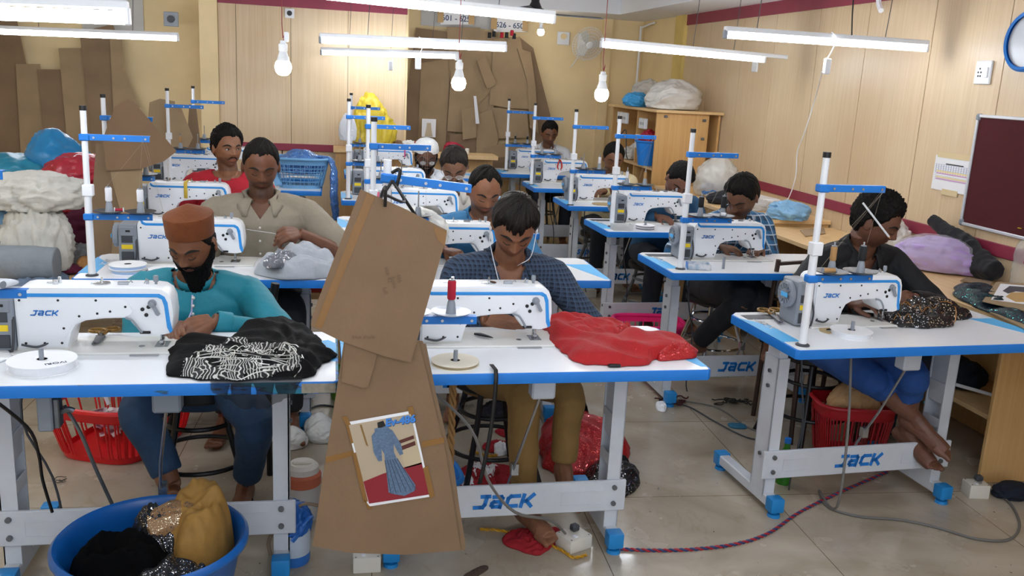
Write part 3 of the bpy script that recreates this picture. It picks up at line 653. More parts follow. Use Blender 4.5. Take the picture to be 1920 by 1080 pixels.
    mb = MB(); mb.cyl((-.285, -.012, .193), (-.285, -.012, .206), .008, n=14); mb.cyl((-.277, .004, .193), (-.277, .004, .212), .005, n=12); mb.box((-.31, -.006, .193), (-.29, .004, .197)); mb.build('tension_post', CHROME, t)
    mb = MB(); mb.tube([(-.392, -.05, .11), (-.388, -.068, .06), (-.392, -.07, .02), (-.40, -.068, -.0)], .004, 8); mb.tube([(-.30, -.055, .03), (-.33, -.064, .02), (-.37, -.066, .028)], .0035, 8); mb.build('motor_cable', DGREY, t)
    return t
proto = make_machine()
def place(proto, used, loc, rz, label, name=None, group=None):
    o = proto if not used else dup(proto)
    o.location = loc; o.rotation_euler = (0, 0, rz); o['label'] = label
    if group: o['group'] = group
    return o
ml = {
 'L1': 'white sewing machine in the near left corner, brass scissors lying on its bed',
 'L2': 'white sewing machine at the left, between orange cap man and grey shirted man',
 'L3': 'white sewing machine with yellow tape hanging over its arm, behind the orange cap',
 'L4': 'white sewing machine beside the man in red shirt, far left',
 'L5': 'furthest left white sewing machine, behind the red shirted man',
 'C1': 'near middle white sewing machine, sewing the red garment',
 'C2': 'white sewing machine half hidden by cardboard, before the man in plain blue shirt',
 'C3': 'white sewing machine just below the slanting blue arm, before the man with spectacles',
 'C4': 'white sewing machine before the man in white skullcap',
 'C5': 'furthest white sewing machine of the middle column, pink ribbon on its nose',
 'R1': 'near right white sewing machine with grey handwheel, before the man in black shirt',
 'R2': 'white sewing machine before the man in checked blue shirt with bowed head',
 'R3': 'white sewing machine before the man in teal blue shirt',
 'R4': 'white sewing machine before the man in cream shirt',
 'R5': 'white sewing machine with red snips hanging on it',
 'R6': 'furthest white sewing machine, before the man in white shirt'}
mpos = {'L1': (-.498-(.021-TL), .344), 'L2': (.58, .33), 'L3': (.61, .36), 'L4': (.43, .36), 'L5': (.62, .36), 'C1': (.630, .335), 'C2': (.645, .345), 'C3': (.65, .345), 'C4': (.54, .33), 'C5': (.55, .45),
        'R1': (.56, .33), 'R2': (.58, .36), 'R3': (.58, .38), 'R4': (.48, .31), 'R5': (.51, .45), 'R6': (.58, .5)}
MACH = {}
for i, k in enumerate(mpos):
    lx, ly = mpos[k]; p = onT(k, lx, ly); rz = tabs[k][2]
    MACH[k] = place(proto, i > 0, p, rz, ml[k])
    MACH[k].scale.x = .88 if k == 'R1' else .92 if k[0] == 'R' else 1

# ================================================================== THREAD STANDS
def make_stand(h=.64, lo=.235, hi=.54, la=.235, ha=.235, tilt=0, flip=1):
    t = thing('thread_stand', (0, 0, 0), '', 'thread stand', 0, 'thread stands on the tables')
    mb = MB(); mb.cyl((0, 0, 0), (0, 0, h), .0115, n=16); mb.cyl((0, 0, 0), (0, 0, lo+.11), .014, n=16); mb.build('pole', WHITE, t)
    mb = MB(); mb.lathe([(.024, 0), (.024, .004), (.016, .008)], 20); mb.build('base_ring', DGREY, t)
    mb = MB(); mb.cyl((0, 0, h), (0, 0, h+.018), .0135, n=16); mb.build('pole_cap', BLACK, t)
    mb = MB(); mb.box((-.017, -.017, lo+.08), (.022, .017, lo+.125), bev=.003); mb.build('clamp', WHITE, t)
    for nm, z, L, tl_ in (('lower_arm', lo, la, 0), ('upper_arm', hi, ha, tilt)):
        mb = MB(); M_ = T(0, 0, z) @ RY(tl_)
        mb.box((-.018, -.018, -.013), (.02, .018, .013), M=M_, bev=.004); mb.box((.015, -.012, -.011), (L, -.009, .011), M=M_, bev=.001); mb.box((.015, -.012, .009), (L, .012, .012), M=M_, bev=.001)
        a = mb.build(nm, BLUE, t)
        for xx in (.035, L*.45, L*.62, L-.015): mb = MB(); mb.cyl(M_ @ Vector((xx, -.0125, 0)), M_ @ Vector((xx, -.015, 0)), .0045, n=10); mb.build('rivet', STEEL, a)
    for xx in (.075, .19):
        mb = MB(); mb.lathe([(.0, .002), (.03, .0), (.055, .008), (.058, .011), (.054, .0105), (.03, .004), (.0, .005)], 28, T(xx, 0, lo+.015), cap=False); d = mb.build('spool_tray', DISCM, t)
        mb = MB(); mb.lathe([(.016, 0), (.011, .035), (.009, .04)], 14, T(xx, 0, lo+.018)); mb.build('spool_cone', GREYM, t)
        mb = MB(); mb.cyl((xx, 0, lo+.05), (xx, 0, lo+.125), .003, n=8); mb.build('spool_pin', STEEL, t)
    return t
DISCM = mat('dark_spool_disc', '33363a', .35)
sp = make_stand()
sl = {
 'L2': ('L2', .065, .055, 'tall thread stand at left carrying two white thread spools on its lower arm'),
 'L3': ('L3', .07, .1, 'thread stand before the leaning brown cardboard, behind the left post'),
 'L4': ('L4', .12, .12, 'thread stand near the red shirted man, its arms before brown cardboard'),
 'L5': ('L5', .16, .28, 'furthest left thread stand, its arm highest by the wood panels'),
 'R1': ('R1', .052, .055, 'near right thread stand with black capped pole, in front of the man in black shirt'),
 'R2': ('R2', .075, .09, 'thread stand before the checked shirt man, open top without black cap'),
 'R3': ('R3', .085, .18, 'thread stand before the man in teal blue shirt'),
 'R4': ('R4', .022, .04, 'thread stand before the man in cream shirt'),
 'R5': ('R5', .02, .2, 'thread stand beside the machine hung with red snips'),
 'R6': ('R6', .088, .26, 'furthest right thread stand, by the man in white shirt'),
 'C2': ('C2', .11, .085, 'thread stand rising behind the cardboard top, its arm pointing at the white skullcap'),
 'C3': ('C3', .165, .28, 'thread stand third from the front of the middle column'),
 'C4': ('C4', .045, .07, 'thread stand standing on the blue corner left of the cardboard top'),
 'C5': ('C5', .05, .1, 'furthest thread stand of the middle column by the white hanging cover')}
STND = {}
for i, k in enumerate(sl):
    tk, lx, ly, lab = sl[k]; p = onT(tk, lx, ly); 
    STND[k] = place(sp, i > 0, p, tabs[tk][2]+.02, lab)
# the post the big cardboard hangs from: thicker, open top, arm tilted down
p = onT('C1', .118, .05)
big = make_stand(h=.605, lo=.150, hi=.555, la=.265, ha=.235, tilt=.10); big.location = p; big['label'] = 'near middle thread stand with dark ties, from which the big brown cardboard hangs'
for ch in list(big.children):
    if ch.name.startswith('pole_cap'): bpy.data.objects.remove(ch)
mbx = None
# near left stand, mostly outside the frame
p = aty(-40, 640, 2.46); p.z = TZ
ls = make_stand(la=.27); ls.location = (-1.04, 2.46, TZ+.001); ls['label'] = 'thread stand cut off by the left edge of the photo with black thread cone'

SP = {}
def spool(P, m, label, h=.05, r=.013, lying=None, core=None):
    key = (m.name, h, r)
    t = thing('thread_spool', P, label, 'thread spool', 0, 'thread spools on the stands')
    Mr = Matrix() if lying is None else RZ(lying) @ T(0, 0, r) @ RY(PI/2)
    mb = MB(); mb.lathe([(r*.85, .003), (r, .008), (r*.97, h*.5), (r, h-.008), (r*.8, h-.003)], 18, Mr); mb.build('thread', m, t)
    mb = MB(); mb.lathe([(.006, 0), (.0095, 0), (.009, .003), (.005, .004), (.005, h-.004), (.009, h-.003), (.0095, h), (.006, h)], 14, Mr); mb.build('core', core or GREYM, t)
    return t
WTH = mat('white_thread', 'e9eaf0', .8, bump=.3, bscale=400); BTH = mat('black_thread', '16171b', .7, bump=.3, bscale=400); RTH = mat('red_thread', 'b31230', .7, bump=.3, bscale=400); TTH = mat('tan_thread', 'b48a57', .7, bump=.3, bscale=400)
def stand_pt(k, j, dz=0, d=None):
    s = d or STND[k]; x = (.075, .19)[j]; a = s.rotation_euler.z; return s.location+Vector((x*math.cos(a), x*math.sin(a), .235+.058+dz))
spool(stand_pt('L2', 0), WTH, 'white thread spool on the inner pin of the left stand', .06)
spool(stand_pt('L2', 1), WTH, 'white thread spool on the outer pin of the left stand', .055)
spool(STND['L2'].location+Vector((.10, -.03, .262)), mat('crimson_thread', '9c1030', .7), 'small crimson spool lying on the tray between two white spools', .035, .006, lying=.1, core=WHITE)
spool(stand_pt('R1', 0), TTH, 'tan thread spool upright on the near right stand', .055, .011)
spool(stand_pt('R1', 1), BTH, 'black thread spool upright on the near right stand', .055, .014)
spool(STND['R1'].location+Vector((.02, -.03, .262)), TTH, 'tan thread spool lying on the tray of the near right stand', .05, .008, lying=0)
spool(stand_pt('R2', 0), BTH, 'black thread spool on the inner pin of the stand before the checked shirt man', .055)
spool(stand_pt('R2', 1), BTH, 'black thread spool on the outer pin beside his dark hair', .06)
spool(STND['R2'].location+Vector((.16, -.03, .262)), WTH, 'white spool lying on the tray before the checked shirt man', .03, .009, lying=-.5)
spool(stand_pt('R3', 1), TTH, 'tan thread spool on the outer pin of the stand before the teal blue shirt man', .045, .009)
spool(stand_pt('R3', 0), WTH, 'white thread spool on the inner pin of the stand before the teal blue shirt man', .045, .009)
spool(stand_pt('R4', 1), WTH, 'grey white thread spool on the stand before the man in cream shirt', .05, .01)
spool(stand_pt('R6', 0), BTH, 'black thread spool on the inner pin of the furthest right stand', .035, .009)
spool(stand_pt('R6', 1), BTH, 'black thread spool on the outer pin of the furthest right stand', .035, .009)
spool(stand_pt('L3', 1), WTH, 'white thread spool on the stand before the leaning cardboard', .05, .01)
spool(stand_pt('L4', 0), TTH, 'tan thread spool left of the red shirted man', .05, .009)
# big post: pale disc with red spool
for ch in list(big.children):
    if ch.name.startswith('spool_tray'): ch.data = ch.data.copy(); ch.data.materials[0] = mat('clear_spool_disc', 'c9d2df', .2)
bp_ = big.location+Vector((.19, 0, .150+.058)); 
spool(bp_, RTH, 'bright red thread spool upright in front of the near middle machine', .062, .0125)
for ch in list(ls.children):
    if ch.name.startswith('spool_tray'): ch.data = ch.data.copy(); ch.data.materials[0] = mat('pale_spool_disc', 'b5bcc6', .25)
spool(ls.location+Vector((.19, 0, .235+.058)), BTH, 'fat black thread cone upright at the left edge of the photo', .062, .018)
spool(ls.location+Vector((.205, -.05, .262)), WTH, 'white thread spool lying on the tray at the left edge', .035, .011, lying=-.5)

# ================================================================== RIBBON REELS
def reel(P, r, label, h=.018, disc=PAPER, rib=None, pin=True, tilt=0, n=1, tag_txt=None, trim=None):
    t = thing('ribbon_reel', P, label, 'reel', 0, 'ribbon reels on the tables')
    rib = rib or mat('white_ribbon', 'e8ebf0', .5, bump=.2, bscale=200)
    for q in range(n):
        z = q*(h+.004); M_ = T(0.004*math.sin(q*5), .004*math.cos(q*3), z)
        mb = MB(); mb.lathe([(.015, 0), (r, 0), (r, .0018), (.015, .0018)], 40, M_, cap=False); mb.build('lower_disc', disc, t)
        mb = MB(); mb.lathe([(.014, .002), (r*.93, .002), (r*.94, h*.5), (r*.93, h-.002), (.014, h-.002)], 40, M_, cap=False); mb.build('wound_ribbon', rib, t)
        mb = MB(); mb.lathe([(.014, h-.002), (r, h-.002), (r, h), (.014, h)], 40, M_, cap=False); top = mb.build('upper_disc', disc, t)
    if pin: mb = MB(); mb.cyl((0, 0, -.0), (0, 0, h+.032), .0065, n=12); mb.build('spindle', GREYM, t)
    return t, top
t, top = reel(onT('L1', .352, .145), .088, 'large white reel with handwritten top at the near left', .026)
text_obj('IVORI', .022, mat('ink', '2a2f55', .8), top, T(.045, -.035, .0268) @ RZ(PI+.45), 'handwriting', .0002, 0)
reel(onT('C1', .333, .09), .072, 'cream cardboard reel on the near middle table with black lace hanging off', .012, disc=mat('cream_card', 'e7dfcc', .8), rib=mat('card_core', 'a89878', .9))
reel(onT('R1', .31, .15), .074, 'white reel wound with rough white ribbon on the near right table', .022, disc=PAPER)
BR = mat('pale_blue_ribbon', 'a9c4e8', .35)
reel(onT('L2', .19, .12), .072, 'stack of two white reels with pale blue ribbon behind the near left machine', .016, rib=BR, pin=False, n=2)
reel(onT('L2', .33, .1), .065, 'white reel over cream card beside the pale blue ribbon reels', .02, pin=False, rib=mat('card_core2', 'c9b48c', .9))
reel(onT('R3', .27, .1), .06, 'white reel with thin dark trim beside the clear tray', .012, n=2, rib=mat('dark_trim', '8a8690', .5), pin=True)
reel(onT('R4', .28, .12), .075, 'flat tan card disc on the table before the man in cream shirt', .004, disc=mat('tan_card', 'b9a27a', .9), rib=mat('card_core', 'a89878', .9), pin=False)
reel(onT('C2', .33, .1), .055, 'stack of cream reels peeping out at the right edge of the cardboard', .012, disc=mat('cream_card', 'e7dfcc', .8), rib=mat('card_core', 'a89878', .9), n=4, pin=False)
# ================================================================== PEOPLE
def sstep(a, b, x): t = np.clip((x-a)/(b-a), 0, 1); return t*t*(3-2*t)
def head_points(dirs, jaw=1.0, wide=1.0):
    """surface of a head for unit directions; x right, -y face, z up, eyes at z=0"""
    d = dirs; x = d[:, 0]*.074*wide; y = np.where(d[:, 1] < 0, d[:, 1]*.092, d[:, 1]*.100); z = np.where(d[:, 2] > 0, d[:, 2]*.120, d[:, 2]*.112)
    # fuller skull
    k = 1+.06*np.exp(-((np.abs(d[:, 2])-.55)/.25)**2); x = x*k; y = y*(1+.04*np.exp(-((d[:, 2]-.5)/.3)**2))
    t = np.clip(-z/.112, 0, 1)
    x = x*(1-.30*t**1.4*jaw); y = np.where(d[:, 1] > 0, y*(1-.55*t), y*(1-.02*t))
    # chin squareness
    z = np.where((d[:, 2] < 0), z*(1+.02*np.abs(d[:, 1])), z)
    fr = sstep(.15, .6, -d[:, 1]); ax = np.abs(x); o = np.zeros(len(x))
    nz = np.where(z > -.028, np.clip((.020-z)/.048, 0, 1)**1.2, np.clip((z+.040)/.012, 0, 1))
    o += .024*np.exp(-(x/(.0075+.004*np.clip(-z/.03, 0, 1)))**2)*nz
    o += .009*np.exp(-((ax-.012)/.006)**2-((z+.029)/.007)**2)
    o -= .009*np.exp(-((ax-.031)/.015)**2-((z-.003)/.011)**2)
    o += .0045*np.exp(-((z-.021)/.008)**2)*np.exp(-(x/.045)**2)
    o += .0045*np.exp(-((ax-.047)/.016)**2-((z+.024)/.018)**2)
    o += .0065*np.exp(-(x/.021)**2)*(np.exp(-((z+.053)/.0045)**2)+np.exp(-((z+.065)/.005)**2))
    o -= .003*np.exp(-(x/.024)**2-((z+.059)/.0025)**2)
    o += .008*np.exp(-(x/.02)**2-((z+.092)/.014)**2)
    o -= .003*np.exp(-(x/.02)**2-((z+.078)/.006)**2)
    y = y-o*fr
    return np.stack([x, y, z], 1)
def sphere_grid(nu, nv):
    D = []; 
    for j in range(nv+1):
        th = PI*j/nv
        for i in range(nu):
            ph = 2*PI*i/nu; D.append((math.sin(th)*math.sin(ph), -math.sin(th)*math.cos(ph), math.cos(th)))
    return np.array(D)
def grid_bm(bm, P, nu, nv, M):
    vs = [bm.verts.new(M @ Vector(p)) for p in P]
    for j in range(nv):
        for i in range(nu):
            a, b, c, d = vs[j*nu+i], vs[j*nu+(i+1) % nu], vs[(j+1)*nu+(i+1) % nu], vs[(j+1)*nu+i]
            if j == 0: bm.faces.new((a, c, d))
            elif j == nv-1: bm.faces.new((a, b, c))
            else: bm.faces.new((a, b, c, d))
    # collapse the poles
    bmesh.ops.remove_doubles(bm, verts=vs[:nu]+vs[-nu:], dist=1e-6)
HAIRM = {'black': mat('black_hair', '0d0a08', .6, var=.4, scale=90, bump=.5, bscale=260, stretch=(1, 1, .2), spec=.2),
         'grey': mat('greying_hair', '2c2622', .6, var=.5, scale=90, bump=.5, bscale=260, stretch=(1, 1, .2), spec=.2), 'brown': mat('dark_brown_hair', '150f0b', .5, var=.4, scale=70, bump=.5, bscale=260, stretch=(1, 1, .2), spec=.3)}
BEARD = mat('black_beard', '0b0908', .75, var=.3, scale=90, bump=.7, bscale=260, spec=.15)
BROWM = mat('eyebrow', '16110e', .8); LASH = mat('eyelash', '120d0b', .7)
EYEW = mat('eye_white', 'cfc8bf', .3); IRIS = mat('iris', '140d09', .15)
def hair_shell(parent, M, col, thick=.016, line=0.0, seed=0, fluff=.004, recede=0, sides=1.0, name='hair', fringe=0, straight=False):
    nu, nv = (260, 80) if straight else (120, 80); D = sphere_grid(nu, nv); P = head_points(D)
    ph = np.degrees(np.abs(np.arctan2(D[:, 0], -D[:, 1])))
    zl = np.interp(ph, [0, 20, 45, 62, 75, 85, 95, 105, 125, 150, 180], np.array([.070, .076, .068, .040, .008, -.002, .02, -.01, -.055, -.068, -.07])+line)+recede*np.exp(-((ph-35)/18)**2)-fringe*sstep(62, 20, ph)*(1+.5*vnoise(np.stack([ph*.25*np.sign(D[:, 0]), ph*0, ph*0], 1), seed+8))
    h = P[:, 2]-zl+.006*vnoise(D*9, seed)
    mk = sstep(-.004, .030, h)**.8
    th = thick*(.55+.45*sstep(0, .08, P[:, 2]))*np.where(ph > 60, sides, 1)
    n = P/np.linalg.norm(P, axis=1)[:, None]
    st = vnoise(D*np.array([26, 26, 9]), seed+3)*fluff+vnoise(D*np.array([60, 60, 22]), seed+4)*fluff*.5
    if straight:
        az = np.arctan2(D[:, 0]-.25, -D[:, 1]+.1); st = vnoise(np.stack([az*26, D[:, 2]*3, az*0], 1), seed)*.0022+vnoise(np.stack([az*9, D[:, 2]*2, az*0+4], 1), seed)*.004
    P = P+n*((th+st)*mk-.006*(1-sstep(-.004, .008, h)))[:, None]
    mb = MB(); grid_bm(mb.bm, P, nu, nv, M); return mb.build(name, HAIRM[col], parent, ang=3)
def beard_shell(parent, M, long=0.0, thick=.010, seed=1):
    nu, nv = 96, 64; D = sphere_grid(nu, nv); P = head_points(D)
    ph = np.degrees(np.abs(np.arctan2(D[:, 0], -D[:, 1]))); x, y, z = P.T
    top = np.interp(ph, [0, 14, 22, 45, 70, 85, 95], [-.036, -.038, -.045, -.048, -.02, .015, .02])
    mk = sstep(-.002, .008, top-z)*sstep(104, 92, ph)
    lip = np.exp(-(np.abs(x)/.021)**4-((z+.059)/.0095)**4); mk = mk*(1-np.clip(lip*1.6, 0, 1))
    n = P/np.linalg.norm(P, axis=1)[:, None]; st = vnoise(D*np.array([40, 40, 12]), seed)*.004
    P = P+n*((thick+st)*mk-.008*(1-mk))[:, None]
    if long:
        wgt = sstep(-.066, -.112, z)*mk
        P[:, 2] -= wgt*long*(1+.25*vnoise(D*np.array([22, 22, 3]), seed+5)); P[:, 1] -= wgt*.025; P[:, 1] += wgt*.0
    mb = MB(); grid_bm(mb.bm, P, nu, nv, M); return mb.build('beard', BEARD, parent, ang=3)

def add_hand(mb, wr, d, n, curl=.5, side=1, r=1.0, spread=.12, tw=.4):
    """palm with five separate fingers; d wrist->knuckles, n back of the hand, side=+1 thumb towards d x n"""
    d = d.normalized(); n = (n-d*n.dot(d)).normalized(); s = d.cross(n)*side
    K = []
    for i, (off, ln, L, rad) in enumerate(((.030, .078, .070, .0088), (.010, .084, .078, .0090), (-.010, .081, .072, .0087), (-.029, .073, .056, .0078))):
        base = wr+s*off*.45; kn = wr+d*ln*r+s*off*r
        mb.tube([base+d*.005, wr+d*ln*.55+s*off*.85, kn], [.016, .0145, .0115], 8, 2)
        a = curl*(.8+.12*i); dd = (d+s*(off*spread*8)).normalized(); p = kn; pts = [kn-d*.01, kn]
        for q, f in enumerate((.45, .32, .23)):
            ang = a*(.75, 1.15, .7)[q]
            ax = dd.cross(n).normalized()
            rot = Matrix.Rotation(ang, 3, ax) if (Matrix.Rotation(ang, 3, ax) @ dd).dot(n) < dd.dot(n) else Matrix.Rotation(-ang, 3, ax)
            dd = (rot @ dd).normalized(); n2 = n; p = p+dd*L*f*r; pts.append(p.copy())
        mb.tube(pts, [rad*1.15, rad*1.12, rad*1.0, rad*.92, rad*.72], 8, 3)
    # thumb from the side near the palm's base
    tb = wr+d*.022+s*.016-n*.004; td = (d*.75+s*.62-n*tw).normalized(); p1 = tb+td*.038; td2 = (d*.92+s*.22-n*(tw+.15)).normalized(); p2 = p1+td2*.032; p3 = p2+(td2-s*.12).normalized()*.026
    mb.tube([tb, p1, p2, p3], [.0145, .0115, .0098, .0075], 8, 3)
def add_foot(mb, an, toe, up=Vector((0, 0, 1)), r=1.0, side=1):
    """heel, instep, five toes; an = ankle joint, toe = point the toes reach"""
    d = (toe-an); d = d-up*d.dot(up); d.normalize(); s = d.cross(up).normalized()*side
    sole = an-up*.062; heel = sole-d*.035+up*.026
    mb.tube([heel-d*.008, heel+d*.03, sole+d*.07+up*.03, sole+d*.12+up*.022, sole+d*.165+up*.016], [.024, .031, .033, .036, .030], 12, 3)
    mb.tube([an, an+d*.03-up*.012, sole+d*.09+up*.035, sole+d*.15+up*.02], [.032, .034, .028, .018], 10, 3)
    mb.tube([sole+d*.13+s*.02+up*.016, sole+d*.165+s*.024+up*.014], [.024, .018], 8, 1)
    for i, (o, L, rr) in enumerate(((.030, .050, .012), (.012, .044, .0088), (-.002, .040, .008), (-.015, .034, .0075), (-.027, .027, .007))):
        b = sole+d*.15+s*o+up*.013; mb.tube([b, b+d*L*.6+up*.003, b+d*L-up*.002], [rr*1.05, rr, rr*.85], 8, 3)

def two_bone(a, c, l1, l2, pole):
    """elbow/knee between a and c, bent towards pole"""
    ac = c-a; L = ac.length; mx = (l1+l2)*.995
    if L > mx: l1 *= L/mx; l2 *= L/mx
    L = max(L, abs(l1-l2)+.02)
    x = (l1*l1-l2*l2+L*L)/(2*L); h = math.sqrt(max(0, l1*l1-x*x)); u = ac.normalized(); p = (pole-u*pole.dot(u)).normalized()
    return a+u*x+p*h

def person(key, label, head, lean=.3, side=0, hp=.5, hy=0, hr=0, rz=0, skin='6b4630', hair='black', hthick=.016, recede=0, line=0, fluff=.004, hairk=True,
           beard=None, fringe=0, straight=False, long=0, stubble=.3, moust=False, shirt=None, sleeve='long', collar='shirt', hands=None, legs=None, pants=None, seat=.52, voxel=.005, sc=1.0,
           eyes='down', buttons=None, pocket=False, wide=1.0, hscale=1.0, foldamp=.008, seed=1, group=None):
    """head = head centre in the world; the body is laid out from there to a seat height"""
    head = Vector(head); Rz = Matrix.Rotation(rz, 3, 'Z')
    # lay out spine in local frame (person facing -Y), then turn
    def vec(a, b): return Vector((math.sin(b), -math.sin(a)*math.cos(b), math.cos(a)*math.cos(b)))
    d0, d1, d2 = vec(lean*.6, side), vec(lean, side), vec(lean*1.25, side*.8)
    dn = vec(lean*.9+hp*.3, side*.5)
    up0 = d0*.20+d1*.20+d2*.12+dn*.145
    k = (head.z-seat-.0)/up0.z if True else 1; k = max(.8, min(1.15, k)); 
    off = d0*.20*k+d1*.20*k+d2*.12*k+dn*.145
    pel_w = head-Rz @ off; root = thing('person', (pel_w.x, pel_w.y, 0), label, 'person', rz, group)
    inv = (Matrix.Translation((pel_w.x, pel_w.y, 0)) @ Matrix.Rotation(rz, 4, 'Z')).inverted()
    W = lambda p: inv @ Vector(p)
    P0 = Vector((0, 0, pel_w.z)); P1 = P0+d0*.20*k; P2 = P1+d1*.20*k; P3 = P2+d2*.12*k; HC = P3+dn*.145
    MH = Matrix.Translation(HC) @ Matrix.Rotation(hy, 4, 'Z') @ Matrix.Rotation(hp, 4, 'X') @ Matrix.Rotation(hr, 4, 'Y') @ Matrix.Scale(hscale, 4)
    xs = Vector((1, 0, 0)); sw = .178*wide
    xt = Vector((math.cos(side), 0, -math.sin(side)))
    SH = {}; 
    for s in (-1, 1): SH[s] = P2+d2*.045*k+xt*s*sw+Vector((0, -.012, 0))
    # ---- arms
    arms = {}
    for s in (-1, 1):
        hh = (hands or {}).get(s)
        if hh is None:
            wr = SH[s]+Vector((s*-.02, -.28, -.30)); dr = Vector((-s*.4, -1, -.3)); nn = Vector((0, 0, 1)); cu = .6; pole = Vector((s*.8, .3, -.8))
        else:
            wr = W(hh[0]); tip = W(hh[1]); dr = tip-wr; cu = hh[2] if len(hh) > 2 else .6; nn = hh[3] if len(hh) > 3 and hh[3] else Vector((0, 0, 1)); pole = hh[4] if len(hh) > 4 else Vector((s*.9, .2, -.6))
        el = two_bone(SH[s], wr, .285, .255, pole); arms[s] = (SH[s], el, wr, dr, cu, nn)
    # ---- legs
    lg = {}
    for s in (-1, 1):
        hip = P0+Vector((s*.09, 0, -.01)); q = (legs or {}).get(s)
        if q is None: kn = hip+Vector((s*.05, -.40, .0)); an = Vector((kn.x, kn.y+.04, .075)); toe = an+Vector((s*.03, -.2, 0)); fu = Vector((0, 0, 1))
        else:
            kn = W(q[0]); an = W(q[1]); toe = W(q[2]); fu = q[3] if len(q) > 3 else Vector((0, 0, 1))
        lg[s] = (hip, kn, an, toe, fu)
    # ---- body: one continuous surface
    nu, nv = 96, 80; D = sphere_grid(nu, nv); HP = head_points(D, wide=1.0)
    hb = bmesh.new(); grid_bm(hb, HP, nu, nv, Matrix()); bmesh.ops.recalc_face_normals(hb, faces=hb.faces); bvh = BVHTree.FromBMesh(hb); hb.free()
    def face(x, z, out=0):
        h = bvh.ray_cast(Vector((x, -.3, z)), Vector((0, 1, 0)))
        return Vector((x, (h[0].y if h[0] else -.08)-out, z))
    b = MB(); grid_bm(b.bm, HP, nu, nv, MH)
    for s in (-1, 1):
        b.ball(MH @ Vector((s*.078, .012, -.006)), (.008*hscale, .017*hscale, .029*hscale), MH.to_3x3().normalized().to_4x4() @ RZ(s*.35) @ RX(-.15))
        b.ball(MH @ Vector((s*.074, .004, -.004)), (.009, .012, .018))
        e = face(s*.031, .003); b.ball(MH @ Vector((s*.031, e.y+.0065, .002)), .0115)
    b.tube([P2+d2*.02, P3-d2*.01, P3+dn*.035, MH @ Vector((0, .022, -.06))], [.06, .060, .054, .054], 20, 4)
    def rings(scl, lv):
        R = []
        for c, dr, wx, wy in lv:
            yy = Vector((0, dr.z, -dr.y)).normalized(); xx = (xt if abs(side) > .01 else xs)
            ring = []
            for i in range(28):
                a = 2*PI*i/28; ca, sa = math.cos(a), math.sin(a); ca = math.copysign(abs(ca)**.8, ca); sa = math.copysign(abs(sa)**.8, sa)
                ring.append(c+xx*ca*(wx+scl)*wide+yy*sa*(wy+scl))
            R.append(ring)
        return R
    lv = [(P0-d0*.10, d0, .125, .09), (P0-d0*.03, d0, .165, .118), (P1*.5+P0*.5, d0, .160, .118), (P1, d1, .158, .118), (P1*.5+P2*.5, d1, .172, .122), (P2, d1, .180, .120), (P2+d2*.05*k, d2, .168, .102), (P2+d2*.085*k, d2, .135, .082), (P3-d2*.008, d2, .085, .066)]
    b.loft(rings(-.014, lv))
    for s in (-1, 1):
        sh, el, wr, dr, cu, nn = arms[s]
        b.tube([sh-xt*s*.03, sh, (sh+el)/2, el, (el*.55+wr*.45), wr], [.045, .050, .044, .037, .036, .0245], 14, 4)
        b.tube([P3-d2*.03, (P3+sh)/2, sh], [.045, .045, .046], 12, 3)
        add_hand(b, wr, dr, nn, cu, side=-s if nn.z > -.5 else s)
        hip, kn, an, toe, fu = lg[s]
        b.tube([hip, (hip+kn)/2, kn, kn*.6+an*.4, an], [.078, .066, .05, .046, .030], 14, 4)
        add_foot(b, an, toe, fu, side=-s)
    me = remeshed(b.bm, voxel, 2)
    # colouring by place on the body (lips, lids, stubble)
    n = len(me.vertices); co = np.empty(n*3); me.vertices.foreach_get('co', co); co = co.reshape(-1, 3)
    Mi = np.array(MH.inverted()); q = co @ Mi[:3, :3].T+Mi[:3, 3]; x, y, z = q.T
    c = np.ones((n, 4)); front = (y < 0) & (np.abs(x) < .09) & (z > -.12) & (z < .13)
    ph = np.degrees(np.abs(np.arctan2(x, -y)))
    lip = np.exp(-(np.abs(x)/.022)**4-((z+.059)/.0105)**4)*front*(y < -.06)
    c[:, 0] *= 1-.05*lip; c[:, 1] *= 1-.28*lip; c[:, 2] *= 1-.18*lip
    eyez = np.exp(-((np.abs(x)-.031)/.016)**2-((z-.004)/.011)**2)*front; c[:, :3] *= (1-.22*eyez)[:, None]
    stb = sstep(-.038, -.055, z)*sstep(110, 85, ph)*sstep(-.135, -.12, z)*(1-lip)+.8*np.exp(-((z+.046)/.006)**2-(x/.03)**4)*front
    sb = np.clip(stb, 0, 1)*stubble*(np.abs(x) < .09)
    c[:, 0] *= 1-.72*sb; c[:, 1] *= 1-.66*sb; c[:, 2] *= 1-.6*sb
    at = me.color_attributes.new('Col', 'FLOAT_COLOR', 'POINT'); at.data.foreach_set('color', c.ravel())
    body = mesh_obj('body', me, skin_mat('skin_'+key, skin), root)
